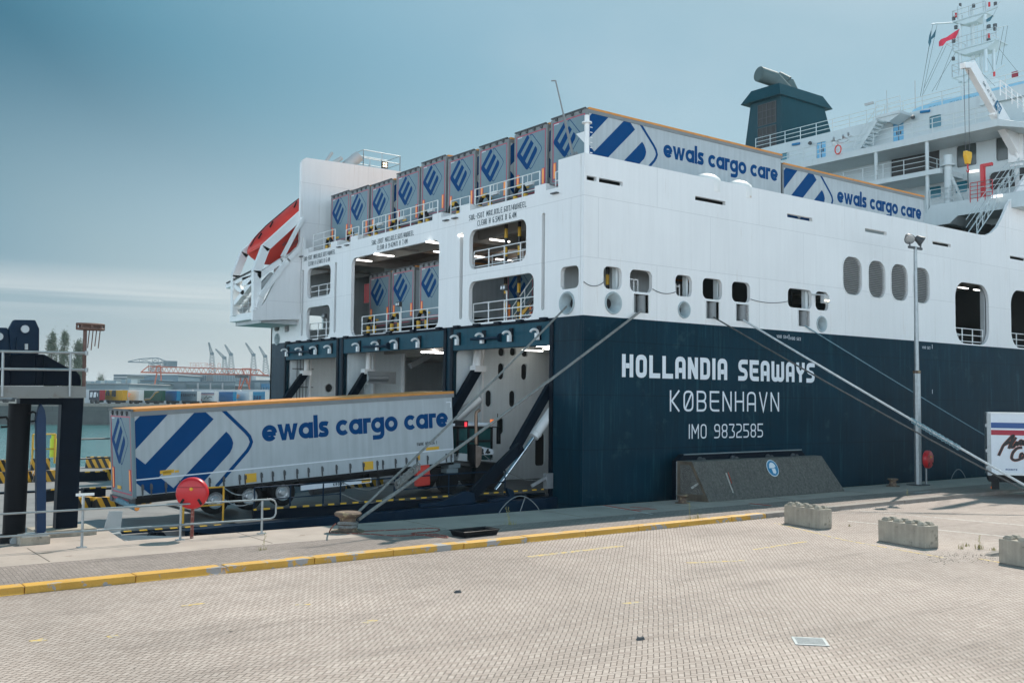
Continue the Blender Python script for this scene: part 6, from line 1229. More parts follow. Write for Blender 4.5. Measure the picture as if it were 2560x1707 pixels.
        mb = MB(); mb.box(11.6, 12.25, -.02, .25, .1, .97); fb_ = mb.build('red_box', M['lifered'], t, bevel=.04); mb = MB(); mb.box(11.58, 12.27, -.035, -.021, .52, .56); mb.build('box_strap', M['tred'], fb_)
        mb = MB(); lettering(mb, 'EWAK 009036 1', ((11.65, 0, .97 + .83), (1, 0, 0), (0, 0, 1), (0, -1, 0)), .13, 1.0, .17, t0=.005); mb.build('fleet_number', M['textbl'], t)
        mb = MB(); mb.box(12.1, 12.75, -.008, -.001, 1.57, 1.70); mb.box(1.05, 1.35, -.012, -.008, 1.60, 1.74); mb.box(.95, 1.45, -.012, -.008, 1.66, 1.78); mb.box(1.47, 1.62, -.012, -.008, 1.66, 1.74); mb.build('orange_label', M['yelsign'], t)
        mb = MB(); mb.box(11.62, 11.78, -.009, -.001, 1.2, 1.46); mb.build('warning_label', M['yellow'], t)
        mb = MB(); mb.box(13.2, 13.45, -.008, -.001, 3.52, 3.56); mb.box(13.41, 13.45, -.008, -.001, 3.3, 3.52); mb.build('corner_tape', M['textw'], t)
        mb = MB(); mb.box(.0, .11, -.03, -.021, .95, 3.7); mb.build('corner_post', M['rdoor'], t)
        for u in (10.9,): mb = MB(); mb.box(u, u + .12, .3, .42, -.05, .75); mb.box(u, u + .12, TW - .42, TW - .3, -.05, .75); mb.build('landing_leg', M['dgrey'], t)
        mb = MB(); mb.tube((7.0, .5, .45), (8.4, .5, .45), .25, 14); mb.build('air_tank', M['dgrey'], t, True)
    return t
TG = 'curtain-sided trailers with the blue E emblem'
main_tr = trailer(True); main_tr['label'] = 'grimy white curtain trailer with blue diagonal logo being towed over the stern ramp'; main_tr['group'] = TG
main_tr.location = (10.42, 35.70, .88 - .97 / 1.0); main_tr.rotation_euler = (0, -.059, .015)
# the fitted corner is at floor height .97 above the wheels, tilted with the trailer
main_tr.location = Vector((10.42, 35.70, .88)) - Vector((-.97 * math.sin(.059), 0, .97 * math.cos(.059)))
deckt = trailer(False)
for z_up in (1,):
    lefts = [35.39, 38.18, 41.2, 44.05, 46.78, 49.48, 52.48, 55.25, 57.78]
    nm = ['upper-deck trailer nearest the ship\'s corner, with its long lettered side in view', 'upper-deck trailer second from the ship\'s corner', 'upper-deck trailer third from the ship\'s corner', 'upper-deck trailer fourth from the ship\'s corner', 'upper-deck trailer in the middle of the row of nine',
          'upper-deck trailer fourth from the tall white fin', 'upper-deck trailer third from the tall white fin', 'upper-deck trailer second from the tall white fin', 'upper-deck trailer standing next to the tall white fin']
    dz = [17.38, 17.30, 17.22, 17.20, 17.42, 17.28, 17.12, 17.2, 17.3]
    for i, y in enumerate(lefts):
        o = deckt if i == 0 else copy_tree(deckt, skip=('side_lettering',))
        o.location = (28.7, y - TW, dz[i] - 4.0); o['label'] = nm[i]; o['group'] = TG
o = copy_tree(deckt, 'upper-deck trailer with lettered side in the second row, below the white superstructure', (42.45, 33.0, 13.0))
o = copy_tree(deckt, 'upper-deck trailer mostly hidden between the two lettered upper-deck trailers', (42.55, 35.7, 13.1), skip=('side_lettering',))
for y, x, z, lb in ((53.4, 29.2, 7.85, 'lower-deck trailer behind the big stern window, leftmost of three'), (50.7, 29.2, 7.9, 'lower-deck trailer behind the big stern window, middle of three'), (47.62, 29.2, 7.92, 'lower-deck trailer behind the big stern window, rightmost of three'), (45.2, 33.5, 7.85, 'dark trailer on the lower deck seen behind the striped posts')):
    copy_tree(deckt, lb, (x, y - TW, z), skip=('side_lettering', 'side_logo'))
# white refrigerated trailer at the right edge
RA = math.radians(-60)
t = thing('box_trailer', 'white box trailer with blue and red bands parked across the kerb at the right edge', 'trailer', (46.9, 24.5, 0), rot=(0, 0, RA))
mb = MB(); mb.box(.02, 13.4, 0, 2.55, 1.08, 3.93); mb.build('body', M['textw'], t, bevel=.02)
mb = MB(); mb.box(0, 13.42, -.01, 2.56, 3.93, 4.0); mb.box(0, 13.42, -.012, -.001, 1.05, 1.16); mb.build('edge_rail', M['white2'], t)
mb = MB(); mb.box(-.05, .02, 0, 2.55, 1.0, 3.98); mb.box(-.02, .12, -.015, -.001, 1.0, 3.98); 
for z in (3.3, 2.1, 1.3): mb.box(-.12, -.05, .02, .1, z, z + .15)
mb.build('rear_frame', M['galv'], t)
mb = MB(); mb.box(.13, 13.4, -.008, -.001, 3.26, 3.52); mb.build('blue_band', mat('blue_band_print', (0.01, 0.07, 0.25), .4), t)
mb = MB(); mb.box(.13, 13.4, -.008, -.001, 2.93, 3.17); mb.build('red_band', M['tred'], t)
def tp(a, b):
    r = _ray(2420 + a / 4.9, 960 + b / 4.9); n_ = Vector((math.sin(RA), -math.cos(RA), 0)); p0 = Vector((46.9, 24.5, 0)); p = EYE + r * ((p0 - EYE).dot(n_) / r.dot(n_)); return ((p - p0).dot(Vector((math.cos(RA), math.sin(RA), 0))), p.z)
frt = ((0, 0, 0), (1, 0, 0), (0, 0, 1), (0, -1, 0))
strokes = [[(375, 875), (435, 745), (545, 630), (560, 625), (500, 790)], [(430, 750), (520, 705)], [(590, 650), (535, 730), (525, 775), (560, 770), (590, 720)], [(575, 730), (565, 760), (600, 700), (600, 755), (635, 700)], [(665, 690), (640, 690), (635, 740), (665, 735), (675, 685), (672, 740), (700, 735)], [(665, 775), (600, 780), (545, 840), (530, 910), (570, 935), (620, 925), (650, 910)], [(680, 850), (650, 850), (635, 900), (665, 910), (690, 870), (690, 850)],
           [(720, 700), (730, 740), (760, 690), (735, 800)], [(800, 690), (770, 700), (800, 735), (770, 745)], [(730, 870), (720, 910), (760, 850), (780, 905), (800, 860)]]
def script(strokes, f, w, nm, m, par, fr, t0):
    mb = MB()
    for i, s_ in enumerate(strokes): P = [f(*p) for p in s_]; P = roundp(P, .12, False, 5); ribbon(mb, P, w, fr, t0 + i * .001)
    mb.build(nm, m, par)
script(strokes, tp, .135, 'lettering_outline', mat('orange_red_outline', (.45, .09, .04), .5), t, frt, .006); script(strokes, tp, .10, 'script_lettering', M['textbl'], t, frt, .02)
mb = MB(); lettering(mb, 'SCHMITZ', ((.72, 0, 1.28), (1, 0, 0), (0, 0, 1), (0, -1, 0)), .07, .5, .25, t0=.005); mb.build('maker_lettering', M['logo'], t)
mb = MB()
for x in (3.1, 6.3, 9.4): mb.box(x, x + .012, -.006, -.001, 1.2, 2.9)
mb.build('panel_seam', M['lgrey'], t)
mb = MB(); mb.box(.1, 13, .75, .9, .65, 1.07); mb.box(.1, 13, 1.65, 1.8, .65, 1.07); mb.box(.0, .4, .1, 2.4, .7, 1.0); mb.box(.12, .45, .1, .5, .35, .75); mb.build('chassis', M['black'], t)
mb = MB(); mb.tube((.11, .25, .42), (.09, .25, .42), .05, 10); mb.build('rear_light', M['beaco'], t)
for x in (3.4, 4.7, 6.0):
    mb = MB(); mb.lathe([(.25, .02), (.47, 0), (.51, .04), (.51, .33), (.2, .37)], (x, .1, .5), (0, 1, 0), 24); w_ = mb.build('wheel', M['rubber'], t, True); mb = MB(); mb.lathe([(.3, .0), (.25, .08), (.1, .05)], (x, .1, .5), (0, 1, 0), 20); mb.build('rim', M['alu'], w_, True)
# ------------------------------------------------------------------ terminal tractor on the ramp
TY = 36.1
Z5t = lambda a, b: (1100 + a / 9.225, 1030 + b / 9.225)
org = ony(*Z5t(350, 1200), TY); t = thing('terminal_tractor', 'white and black terminal tractor number 24 coupled to the towed trailer', 'tractor', (org.x, TY, .3))
OO = Vector((org.x, TY, .3))
def tx(a, b): p = ony(*Z5t(a, b), TY) - OO; return p.x, p.z
ft = ((0, 0, 0), (1, 0, 0), (0, 0, 1), (0, -1, 0))
mb = MB(); z0 = .35; x0, x1 = tx(-500, 1200)[0], tx(1500, 1200)[0]
mb.box(x0, x1, .3, 2.1, z0 + .2, z0 + .75); mb.prism([tx(850, 1170), tx(1390, 1165), tx(1480, 1400), (tx(1480, 1400)[0], .4), (tx(800, 1400)[0], .4)], ft, -2.3, .0); tb_ = mb.build('chassis', M['black'], t, bevel=.02)
cx0, cz0 = tx(400, 1120); cx1, cz1 = tx(1220, 340)
def fr_box(mb, xa, xb, za, zb, y0, y1, w):
    for x in (xa, xb - w):
        for y in (y0, y1 - w): mb.box(x, x + w, y, y + w, za, zb)
mb = MB(); xm = tx(650, 0)[0]; fr_box(mb, cx0, cx1, cz0, cz1, 0, 1.7, .09); mb.box(xm, xm + .09, 0, .09, cz0, cz1); mb.box(tx(830, 0)[0], tx(905, 0)[0], 0, .05, cz0, cz1); mb.box(cx0, cx1, .0, .08, tx(0, 690)[1] - .04, tx(0, 660)[1]); mb.box(cx0, cx1, 0, 1.7, cz1 - .06, cz1); mb.build('cab_frame', M['black'], t)
mb = MB(); mb.box(cx0 + .03, cx1 - .03, .05, .06, cz0, cz1 - .05); mb.box(cx0 + .03, cx1 - .03, 1.62, 1.63, cz0, cz1 - .05); mb.box(cx1 - .05, cx1 - .04, .05, 1.6, cz0, cz1 - .05); mb.box(cx0 + .03, cx0 + .04, .05, 1.6, cz0, cz1 - .05); mb.build('cab_glass', M['cabglass'], t)
mb = MB(); a = tx(640, 320); b = tx(1210, 245); mb.box(a[0], b[0], -.03, 1.75, a[1], b[1] - .0); mb.box(cx0 - .3, a[0], -.02, 1.7, a[1], a[1] + .12, 0); mb.build('cab_roof', M['textw'], t, bevel=.04)
mb = MB(); mb.box(tx(345, 0)[0] , tx(640, 0)[0], -.04, 1.75, tx(0, 320)[1], tx(0, 200)[1]); mb.build('roof_visor', M['black'], t)
hood = [tx(820, 765), tx(1190, 850), tx(1200, 975), tx(820, 985)]; mb = MB(); mb.prism(hood, ft, -1.9, .12); mb.build('bonnet', M['textw'], t, bevel=.02)
A, B = tx(860, 975), tx(1120, 840); mb = MB(); lettering(mb, '24', ((A[0], -.12, A[1] + .02), (1, 0, 0), (0, 0, 1), (0, -1, 0)), (B[1] - A[1]) * .95, B[0] - A[0], .26); mb.build('fleet_number', M['textbl'], t)
mb = MB(); p = [tx(745, 730), tx(740, 400), tx(740, 60)]; mb.tube((p[0][0], -.3, p[0][1]), (p[2][0], -.3, p[2][1]), .075, 12); mb.path([(p[2][0], -.3, p[2][1]), (p[2][0] + .02, -.3, p[2][1] + .12), (p[2][0] + .14, -.3, p[2][1] + .2), (p[2][0] + .2, -.3, p[2][1] + .2)], .075, 10); mb.build('exhaust_stack', mat('brown_heat_tinted_steel', (.25, .17, .12), .35, metal=.5), t, True)
mb = MB(); mb.prism([tx(690, 740), tx(775, 780), tx(835, 790), tx(825, 1060), tx(790, 1190), tx(735, 1260), tx(690, 1265)], ft, .05, .45); mb.build('air_cleaner', mat('brownish_guard_steel', (.30, .23, .19), .4, metal=.3, var=.2, vs=5), t, bevel=.02)
mb = MB(); mb.prism([tx(650, 735), tx(690, 740), tx(690, 1260), tx(640, 1060)], ft, .05, .45); mb.build('guard_side', M['black'], t)
mb = MB(); a = tx(1225, 290); mb.tube((a[0], .1, a[1]), (a[0], .1, a[1] + .08), .05, 8); mb.tube((a[0], .1, a[1] + .08), (a[0], .1, a[1] + .24), .085, 10); mb.build('amber_beacon', M['beaco'], t, True)
mb = MB(); a = tx(570, 280); mb.tube((a[0], -.08, a[1] - .1), (a[0], -.08, a[1] + .1), .06, 10); mb.build('red_beacon', M['beacon'], t, True)
mb = MB(); a, b = tx(1335, 730), tx(1335, 350); mb.box(a[0] - .1, a[0] + .08, -.1, -.02, a[1], b[1]); a = tx(1330, 30); mb.tube((b[0] - .04, 0, b[1] - .2), (a[0], 0, a[1]), .02, 5); mb.tube((cx1, .05, cz1), (b[0], -.05, b[1]), .025, 5); mb.build('mirror', M['black'], t)
mb = MB(); mb.prism([tx(380, 1110), tx(420, 940), tx(600, 960), tx(600, 1130)], ft, -.6, .1); mb.build('side_tank', M['lgrey'], t)
mb = MB(); a, b = tx(110, 1400), tx(370, 1290); mb.box(a[0], b[0], -.15, .5, a[1], b[1]); a, b = tx(170, 1290), tx(440, 1175); mb.box(a[0], b[0], -.1, .5, a[1], b[1]); mb.build('step_box', M['tgrey'], t)
for xx in (tx(250, 1300)[0], tx(1300, 1300)[0]):
    for y0 in (.1, 1.9): mb = MB(); mb.lathe([(.2, .02), (.45, 0), (.5, .05), (.5, .33), (.2, .36)], (xx, y0, .52), (0, 1, 0), 24); mb.build('wheel', M['rubber'], t, True)
mb = MB(); mb.path([(tx(970, 980)[0], -.14, tx(970, 980)[1]), (tx(1105, 1145)[0], -.2, tx(0, 1145)[1]), (tx(1180, 1060)[0], -.14, tx(0, 1060)[1])], .018, 5); mb.path([(tx(840, 1000)[0], -.14, tx(0, 1000)[1]), (tx(905, 890)[0], -.2, tx(0, 890)[1])], .018, 5); mb.build('grab_rail', M['galv'], t)
# ------------------------------------------------------------------ mooring lines
def rope(a, b, r, m, label, sag=.15, n=24, name='mooring_rope', grp='mooring ropes'):
    a, b = Vector(a), Vector(b); pts = [a.lerp(b, i / n) - Vector((0, 0, sag * 4 * (i / n) * (1 - i / n))) for i in range(n + 1)]
    mb = MB(); mb.path(pts, r, 8); return tag(mb.build(name, M[m], smooth=True, origin=a), label, 'rope', grp), pts
b1 = BOL + Vector((.25, .15, .42)); b2 = BOL + Vector((.35, -.05, .36))
_, p1 = rope((XS - .05, 32.42, 8.35), b1, .042, 'rope', 'grey mooring rope from the round stern fairlead to the rusty bollard', .08)
_, p2 = rope((30.6, YH - .05, 8.32), b2, .055, 'rope', 'thicker mooring rope from the first side roller down to the rusty bollard', .08)
mb = MB(); k_ = 90; pts = []
for i in range(k_):
    u = .80 + .075 * i / k_; c = (p1[0].lerp(p1[-1], u) + p2[0].lerp(p2[-1], u - .0)) / 2 - Vector((0, 0, .03)); a = i * 1.25; pts.append(c + Vector((.0, .16 * math.cos(a), .15 * math.sin(a))) + Vector((rnd.uniform(-.02, .02),) * 3))
mb.path(pts, .022, 5); tag(mb.build('rope_lashing', M['rope'], origin=pts[0]), 'tangled twine lashing binding the two stern ropes above the bollard', 'rope')
mb = MB(); P = [BOL + Vector((.27 * math.cos(a) * 1.05, .27 * math.sin(a) * 1.05, .28 + .02 * math.sin(a * 2))) for a in [i * .393 for i in range(17)]]; mb.path(P, .055, 7); P = [BOL + Vector((.28 * math.cos(a), .28 * math.sin(a), .17)) for a in [i * .393 for i in range(17)]]; mb.path(P, .05, 7)
tag(mb.build('rope_eye', M['rope'], smooth=True, origin=P[0]), 'rope eyes turned round the neck of the rusty bollard', 'rope')
E1 = ony(2560, 1222, 20.0); s0 = Vector((35.25, YH - .05, 8.3)); s1 = Vector((37.35, YH - .05, 8.28)); d0 = (E1 - s0)
E1b = s0 + d0 * 1.10; E2b = ony(2552, 1206, 20.2); d1 = E2b - s1; E2b = s1 + d1 * 1.10
_, q1 = rope(s0, E1b, .036, 'roped', 'dark lower mooring rope running from the second roller to the right edge', .12); _, q2 = rope(s1, E2b, .050, 'ropep', 'pale mooring rope running above the dark one to the right edge', .05)
mb = MB(); pts = []
for i in range(110): u = .585 + .15 * i / 110; c = q2[0].lerp(q2[-1], u) - Vector((0, 0, .07)); a = i * 1.4; pts.append(c + Vector((0, .10 * math.cos(a), .10 * math.sin(a))) + Vector((rnd.uniform(-.02, .02),) * 3))
mb.path(pts, .028, 5); tag(mb.build('rope_lashing', M['ropeb'], origin=pts[0]), 'grey chafing sleeve wound round the pale right-hand rope in front of the lamp pole', 'rope')
t = thing('bollard', 'rusty yard bollard outside the right edge holding the two long ropes', 'bollard', (E1b.x + .2, E1b.y, 0)); mb = MB(); mb.lathe([(.5, 0), (.45, .05), (.25, .1), (.25, max(.4, E1b.z)), (.4, max(.4, E1b.z) + .1), (.3, max(.4, E1b.z) + .2)], (0, 0, 0), (0, 0, 1), 16); mb.build('head', M['rust'], t, True)
E3 = ony(2465, 1088, 29.6); s3 = Vector((42.1, YH - .05, 8.25)); e3 = s3 + (BOL2 + Vector((0, 0, .5)) - s3); dd = (E3 - s3); rope(s3, s3 + dd * 1.0 + dd * .18, .03, 'ropeb', 'thin blue mooring rope disappearing behind the white trailer', .05)
# ------------------------------------------------------------------ linkspan: fixed deck, hazard kerbs, lifting portal
mb = MB(); mb.prism([(-40, 35.2), (8.9, 33.3), (14.6, 33.6), (14.6, 47.5), (16.5, 47.5), (18.5, 66), (-40, 66)], fr, -.75, -.1)
tag(mb.build('linkspan_deck', M['plate']), kind='structure')
mb = MB(); mb.box(-40, 17, 49.6, 50.1, -.095, -.03); mb.box(-40, 17, 57.4, 57.9, -.095, .05); tag(mb.build('linkspan_ribs', M['navyd']), kind='structure')
mb = MB(); mb.box(-40, 17, 56.4, 56.7, -.095, -.085); tag(mb.build('linkspan_yellow_line', M['roadyel']), kind='structure')
# low steel apron with stiffeners in front of the deck
t = thing('linkspan_edge_girder', 'navy steel edge girder with dashed yellow lip in front of the linkspan deck', 'girder', (8.8, 33.6, -.1))
mb = MB(); mb.box(0, 4.4, 0, .15, -.6, .05); mb.box(-.2, 4.6, -.5, 0, -.35, -.28); mb.build('girder', M['navyp'], t)
for i in range(4): mb = MB(); mb.box(.5 + i * 1.1, .55 + i * 1.1, -.4, 0, -.28, .04); mb.build('stiffener', M['navyp'], t)
mb = MB(); mb.box(.2, 4.2, -.02, .1, .056, .085); mb.build('dashed_lip', M['dash'], t)
for x in (1.7, 3.4): mb = MB(); mb.prism([(-.45, 0), (.45, 0), (.2, .3), (-.2, .3)], ((x, -.4, -.28), (1, 0, 0), (0, 0, 1), (0, 1, 0)), 0, .3); mb.tube((x, -.45, -.1), (x, .0, -.1), .08, 10); mb.build('hinge', M['navyd'], t)
# sloping floor panels
t = thing('floor_flaps', 'grey sloping steel flaps with pale edges between quay and linkspan', 'floor flaps', (8.7, 30.2, .1))
mb = MB(); mb.add([(0, 0, 0), (3.6, .3, -.25), (3.4, 2.7, -.45), (.1, 2.9, -.15)], [(0, 1, 2, 3)]); mb.build('plate', M['grey'], t)
mb = MB()
for i in range(5): mb.tube((.02 + .0 * i, .02 + i * .7, .02 - i * .035), (3.55, .3 + i * .58, -.23 - i * .05), .03, 5)
mb.tube((0, 0, .02), (.1, 2.9, -.13), .04, 5); mb.build('pale_edge', M['galv'], t)
mb = MB(); mb.prism([(0, 0), (.55, 0), (.6, .7), (.2, .72)], ((8.7, 32.9, .02), (1, 0, 0), (0, 0, 1), (0, 1, 0)), 0, .05); mb.prism([(0, 0), (.5, .0), (.5, .05), (0, .05)], ((8.7, 32.6, .02), (1, 0, 0), (0, 0, 1), (0, 1, 0)), 0, .4)
tag(mb.build('end_plate', M['lgrey']), 'small grey upright steel plate at the end of the floor flaps', 'steel plate')
Zl = lambda a, b: (a / 5.6, 1020 + b / 5.6)
def hkerb(pa, pb, label, h=.48, w=.35, ht=None):
    a, b = onz(*pa, -.1), onz(*pb, -.1); d = b - a; L_ = d.length; t = thing('hazard_kerb', label, 'hazard kerb', a, 'black and yellow striped kerbs on the linkspan', (0, 0, math.atan2(d.y, d.x)))
    mb = MB(); mb.prism([(0, 0), (L_, 0), (L_ * .98, h), (L_ * .03, h)], ((0, 0, 0), (1, 0, 0), (0, 0, 1), (0, 1, 0)), 0, w); mb.build('kerb_body', M['hazard'], t); mb = MB(); mb.box(0, L_, w + .001, w + .1, 0, h * .7); mb.build('kerb_back', M['navyd'], t)
hk = [((1090, 1400), (1310, 1385), 'first striped kerb right of the dark portal leg'), ((1340, 1400), (1685, 1375), 'striped kerb behind the trailer tail, left of the grey tube'), ((1750, 1385), (1860, 1370), 'short striped kerb under the tail of the towed trailer'), ((1920, 1350), (2120, 1330), 'striped kerb right behind the trailer bumper'),
      ((-20, 1055), (95, 1050), 'striped kerb at the far left picture edge, front row'), ((360, 1045), (450, 1035), 'striped kerb between the two left legs'), ((470, 1035), (775, 1025), 'striped kerb behind the slender blue column'), ((-20, 890), (75, 885), 'striped kerb at the far left, back row'),
      ((430, 870), (700, 862), 'back-row striped kerb left of the yellow railing'), ((1190, 835), (1530, 838), 'longest striped kerb in the back row beside the trailer'), ((1480, 1010), (1560, 1005), 'short striped kerb half hidden by the trailer door')]
for a, b, lb in hk: p = onz(*Zl(*a), -.1); hkerb(Zl(*a), Zl(*b), lb, .36 + (p.y - 38) * .012)
hkerb((830, 1228), (960, 1222), 'wide striped kerb seen under the towed trailer', .5)
for a, b, lb in (((1165, 1215), (1480, 1205), 'dark barrier beam with yellow dashes behind the trailer tail'), ((640, 1245), (790, 1235), 'short dark barrier beam between the portal legs'), ((1110, 960), (1500, 955), 'long dark barrier beam in the far row')):
    A, B = onz(*Zl(a[0], a[1] + 70), -.1), onz(*Zl(b[0], b[1] + 60), -.1); d = B - A; t = thing('barrier_beam', lb, 'barrier', A, 'dark low barrier beams', (0, 0, math.atan2(d.y, d.x))); mb = MB(); mb.box(0, d.length, 0, .3, 0, .5); mb.build('beam', M['navyd'], t, bevel=.02); mb = MB(); mb.box(0, d.length, -.02, .0, .46, .52); mb.build('dashes', M['dash'], t)
# grey tube with orange end lying by the bumper
a, b = ony(295, 1250, 36.8), ony(342, 1270, 35.4); mb = MB(); mb.tube(a, b, .10, 14); o = mb.build('mooring_tube', M['ropeb'], None, True, origin=a); tag(o, 'pale blue-grey tube with an orange end lying behind the trailer tail', 'tube'); mb = MB(); mb.tube(Vector((0, 0, 0)) + (b - a), (b - a) * 1.02, .085, 14); mb.build('orange_end', M['mark'], o)
# railings of the linkspan
def rl(name, label, pts, h, m, rails=2, sp=2.0, r=.035):
    t = thing(name, label, 'railing', pts[0], 'steel railings of the linkspan'); o = Vector(pts[0]); mb = MB(); railing(mb, [Vector(p) - o for p in pts], h, rails, sp, r); mb.build('rails', M[m], t); return t
a = onz(205, 1196, -.1); b = onz(275, 1190, -.1); rl('safety_railing', 'dark railing at the water side of the linkspan, next to the trailer', [(a.x - .3, a.y, -.1), (b.x + 2, b.y, -.1)], 2.1, 'dgrey', 2, 2.5, .045)
a = onz(80, 1160, -.1); b = onz(136, 1158, -.1); rl('safety_railing', 'yellow railing with a bright yellow buoy behind the portal legs', [(a.x, a.y, -.1), (b.x, b.y, -.1)], 1.9, 'yellow', 2, 2.0, .05)
a = onz(133, 1158, -.1); mb = MB(); mb.tube((a.x, a.y + .2, .3), (a.x, a.y + .2, 1.5), .2, 12); mb.tube((a.x, a.y + .2, 1.5), (a.x, a.y + .2, 1.8), .13, 12); tag(mb.build('yellow_buoy', M['fluo'], None, True, origin=(a.x, a.y, 0)), 'fluorescent yellow buoy hung on the yellow railing', 'buoy')
rl('safety_railing', 'yellow gate railing in front of the trailer wheels, behind the red cabinet', [(11.85, 34.7, -.1), (13.35, 34.9, -.1)], 1.25, 'yellow', 2, 1.5, .03)
mb = MB(); P = spline([(13.35, 34.9, 1.12), (14.3, 34.5, .82), (15.0, 34.2, .95), (15.2, 34.0, 1.05)], 10); P = [(13.35 + (13.9 - 13.35) * 0 + i * .04, 34.9 - i * .09, 1.12 - .22 * math.sin(i / 15 * 3.14)) for i in range(16)]; mb.path(P, .02, 5); P = [(13.35 + i * .04, 34.9 - i * .09, .72 - .2 * math.sin(i / 15 * 3.14)) for i in range(16)]; mb.path(P, .02, 5)
tag(mb.build('barrier_chain', M['galv'], origin=P[0]), 'two slack chains between the yellow gate and the ramp railing', 'chain')
# portal
GY = 32.4
Zc3 = lambda a, b: (a / 2.612, 780 + b / 2.612)
t = thing('linkspan_portal', 'dark navy lifting portal of the linkspan with columns, top girder, walkway and mast', 'portal', (6, GY, .15))
OG = Vector((6, GY, .15))
def gp(a, b, y=GY): p = ony(*Zc3(a, b), y) - OG; return p.x, p.z
def gpoly(name, pts, y, d, m, bevel=.02, par=None):
    mb = MB(); mb.prism([gp(a, b, y) for a, b in pts], ((0, y - GY, 0), (1, 0, 0), (0, 0, 1), (0, 1, 0)), 0, d); return mb.build(name, M[m], par or t, bevel=bevel)
gpoly('main_leg', [(362, 1452), (505, 1440), (528, 900), (549, 555), (405, 555), (388, 900)], GY, .42, 'navyd')
c1 = [gp(98, 1330, 31.7), gp(150, 600, 31.7)]; mb = MB(); a0, a1 = gp(90, 1440, 31.7), gp(130, 597, 31.7); mb.tube((a0[0], 31.7 - GY, a0[1]), (a1[0], 31.7 - GY, a1[1]), .30, 24); mb.build('lift_cylinder', mat('black_cylinder_paint', (.006, .007, .009), .5, spec=.08), t, True)
gpoly('cylinder_foot', [(0, 1460), (155, 1440), (152, 1520), (0, 1535)], 31.45, .4, 'black')
mb = MB(); a = gp(88, 1492, 31.4); mb.tube((a[0], 31.43 - GY, a[1]), (a[0], 31.3 - GY, a[1]), .11, 18); a = gp(160, 112, 31.35); mb.tube((a[0], 31.36 - GY, a[1]), (a[0], 31.25 - GY, a[1]), .11, 18); a = gp(-8, 160, 31.35); mb.tube((a[0], 31.5 - GY, a[1]), (a[0], 31.3 - GY, a[1]), .11, 18); mb.build('pivot_pin', M['galv'], t, True)
gpoly('slender_column', [(242, 1500), (301, 1500), (301, 690), (293, 640), (272, 600), (268, 600), (250, 640), (240, 690)], 31.25, .28, 'blued')
mb = MB(); A, B = onz(62, 1375, .15), onz(145, 1368, .15); mb.box(A.x - 6, B.x - 6, 30.0 - GY, 30.9 - GY, .0, .22) if False else mb.box(5.95 - 6, 6.72 - 6, 30.75 - GY, 31.7 - GY, 0, .22); mb.build('column_plinth', M['block'], t)
mb = MB(); mb.box(5.99 - 6, 6.68 - 6, 30.8 - GY, 31.65 - GY, .22, .25)
for dx in (.08, .62):
    for dy in (-1.5, -.85): mb.tube((dx, dy, .25), (dx, dy, .33), .025, 6)
mb.build('base_plate', M['galv'], t)
mb = MB(); mb.box(6.6 - 6, 8.3 - 6, 32.0 - GY, 33.3 - GY, 0, .2); mb.build('leg_plinth', M['block'], t)
gpoly('top_girder', [(-200, 480), (-200, 278), (290, 275), (445, 362), (500, 385), (522, 410), (530, 440), (530, 480)], 31.4, 1.3, 'navyd', .03)
for x in (70, 235, 285): gpoly('web_stiffener', [(x, 480), (x + 6, 480), (x + 6, 278), (x, 278)], 31.32, .08, 'navyd', 0)
gpoly('clevis', [(72, 280), (58, 110), (92, 50), (232, 52), (258, 110), (256, 275)], 31.4, .25, 'navyp', .03); gpoly('clevis', [(95, 280), (85, 110), (110, 60), (232, 60), (256, 110), (254, 275)], 32.1, .3, 'navyp', .03)
gpoly('clevis', [(-150, 280), (-150, 140), (-90, 98), (48, 102), (72, 160), (74, 275)], 31.5, .25, 'navyp', .03)
gpoly('bracket_plate', [(110, 250), (110, 165), (225, 165), (250, 200), (250, 250)], 31.3, .1, 'navyp', .0); gpoly('pipe_stub', [(165, 245), (183, 245), (183, 207), (165, 207)], 31.2, .1, 'lgrey', 0)
gpoly('walkway_beam', [(-250, 560), (562, 560), (562, 485), (-250, 481)], 30.5, .12, 'beamw', 0); mb = MB(); A = gp(-250, 556, 30.5); B = gp(562, 556, 30.5); mb.box(A[0], B[0], 30.62 - GY, 31.4 - GY, A[1] + .1, A[1] + .16); mb.build('walkway_grating', M['dgrey'], t)
gpoly('under_beam', [(130, 605), (405, 605), (405, 562), (130, 562)], 31.6, .5, 'navyd', 0)
mb = MB()
for x, zb in ((14, 550), (455, 550)): A, B = gp(x, zb, 30.45), gp(x + 6, 262, 30.45); mb.tube((A[0], 30.45 - GY, A[1]), (B[0], 30.45 - GY, B[1]), .035, 8)
A, B, C_ = gp(-260, 252, 30.45), gp(565, 268, 30.45), gp(565, 378, 30.45); D_ = gp(-260, 368, 30.45)
for P, Q in ((A, B), (D_, C_)): mb.tube((P[0], 30.45 - GY, P[1]), (Q[0], 30.45 - GY, Q[1]), .035, 8); mb.tube((Q[0], 30.45 - GY, Q[1]), (Q[0], 31.4 - GY, Q[1]), .035, 8); mb.tube((Q[0], 30.45 - GY, Q[1] - .06), (Q[0], 30.45 - GY, Q[1] + .06), .05, 8)
mb.build('walkway_railing', M['galv'], t)
mb = MB(); A, B = gp(547, 485, 31.0), gp(556, 115, 31.0); mb.tube((A[0], 31 - GY, A[1]), (B[0], 31 - GY, B[1]), .055, 10); mm = mb.build('signal_post', M['postb'], t, True)
mb = MB(); c = gp(590, 112, 31.0); r_ = .3; mb.path([(c[0] + .38 * math.cos(a_), 31 - GY + .2 * math.sin(a_), c[1]) for a_ in [i * .393 for i in range(16)]], .035, 6, closed=True); mb.path([(c[0] + .38 * math.cos(a_), 31 - GY + .2 * math.sin(a_), c[1] + .14) for a_ in [i * .393 for i in range(16)]], .035, 6, closed=True)
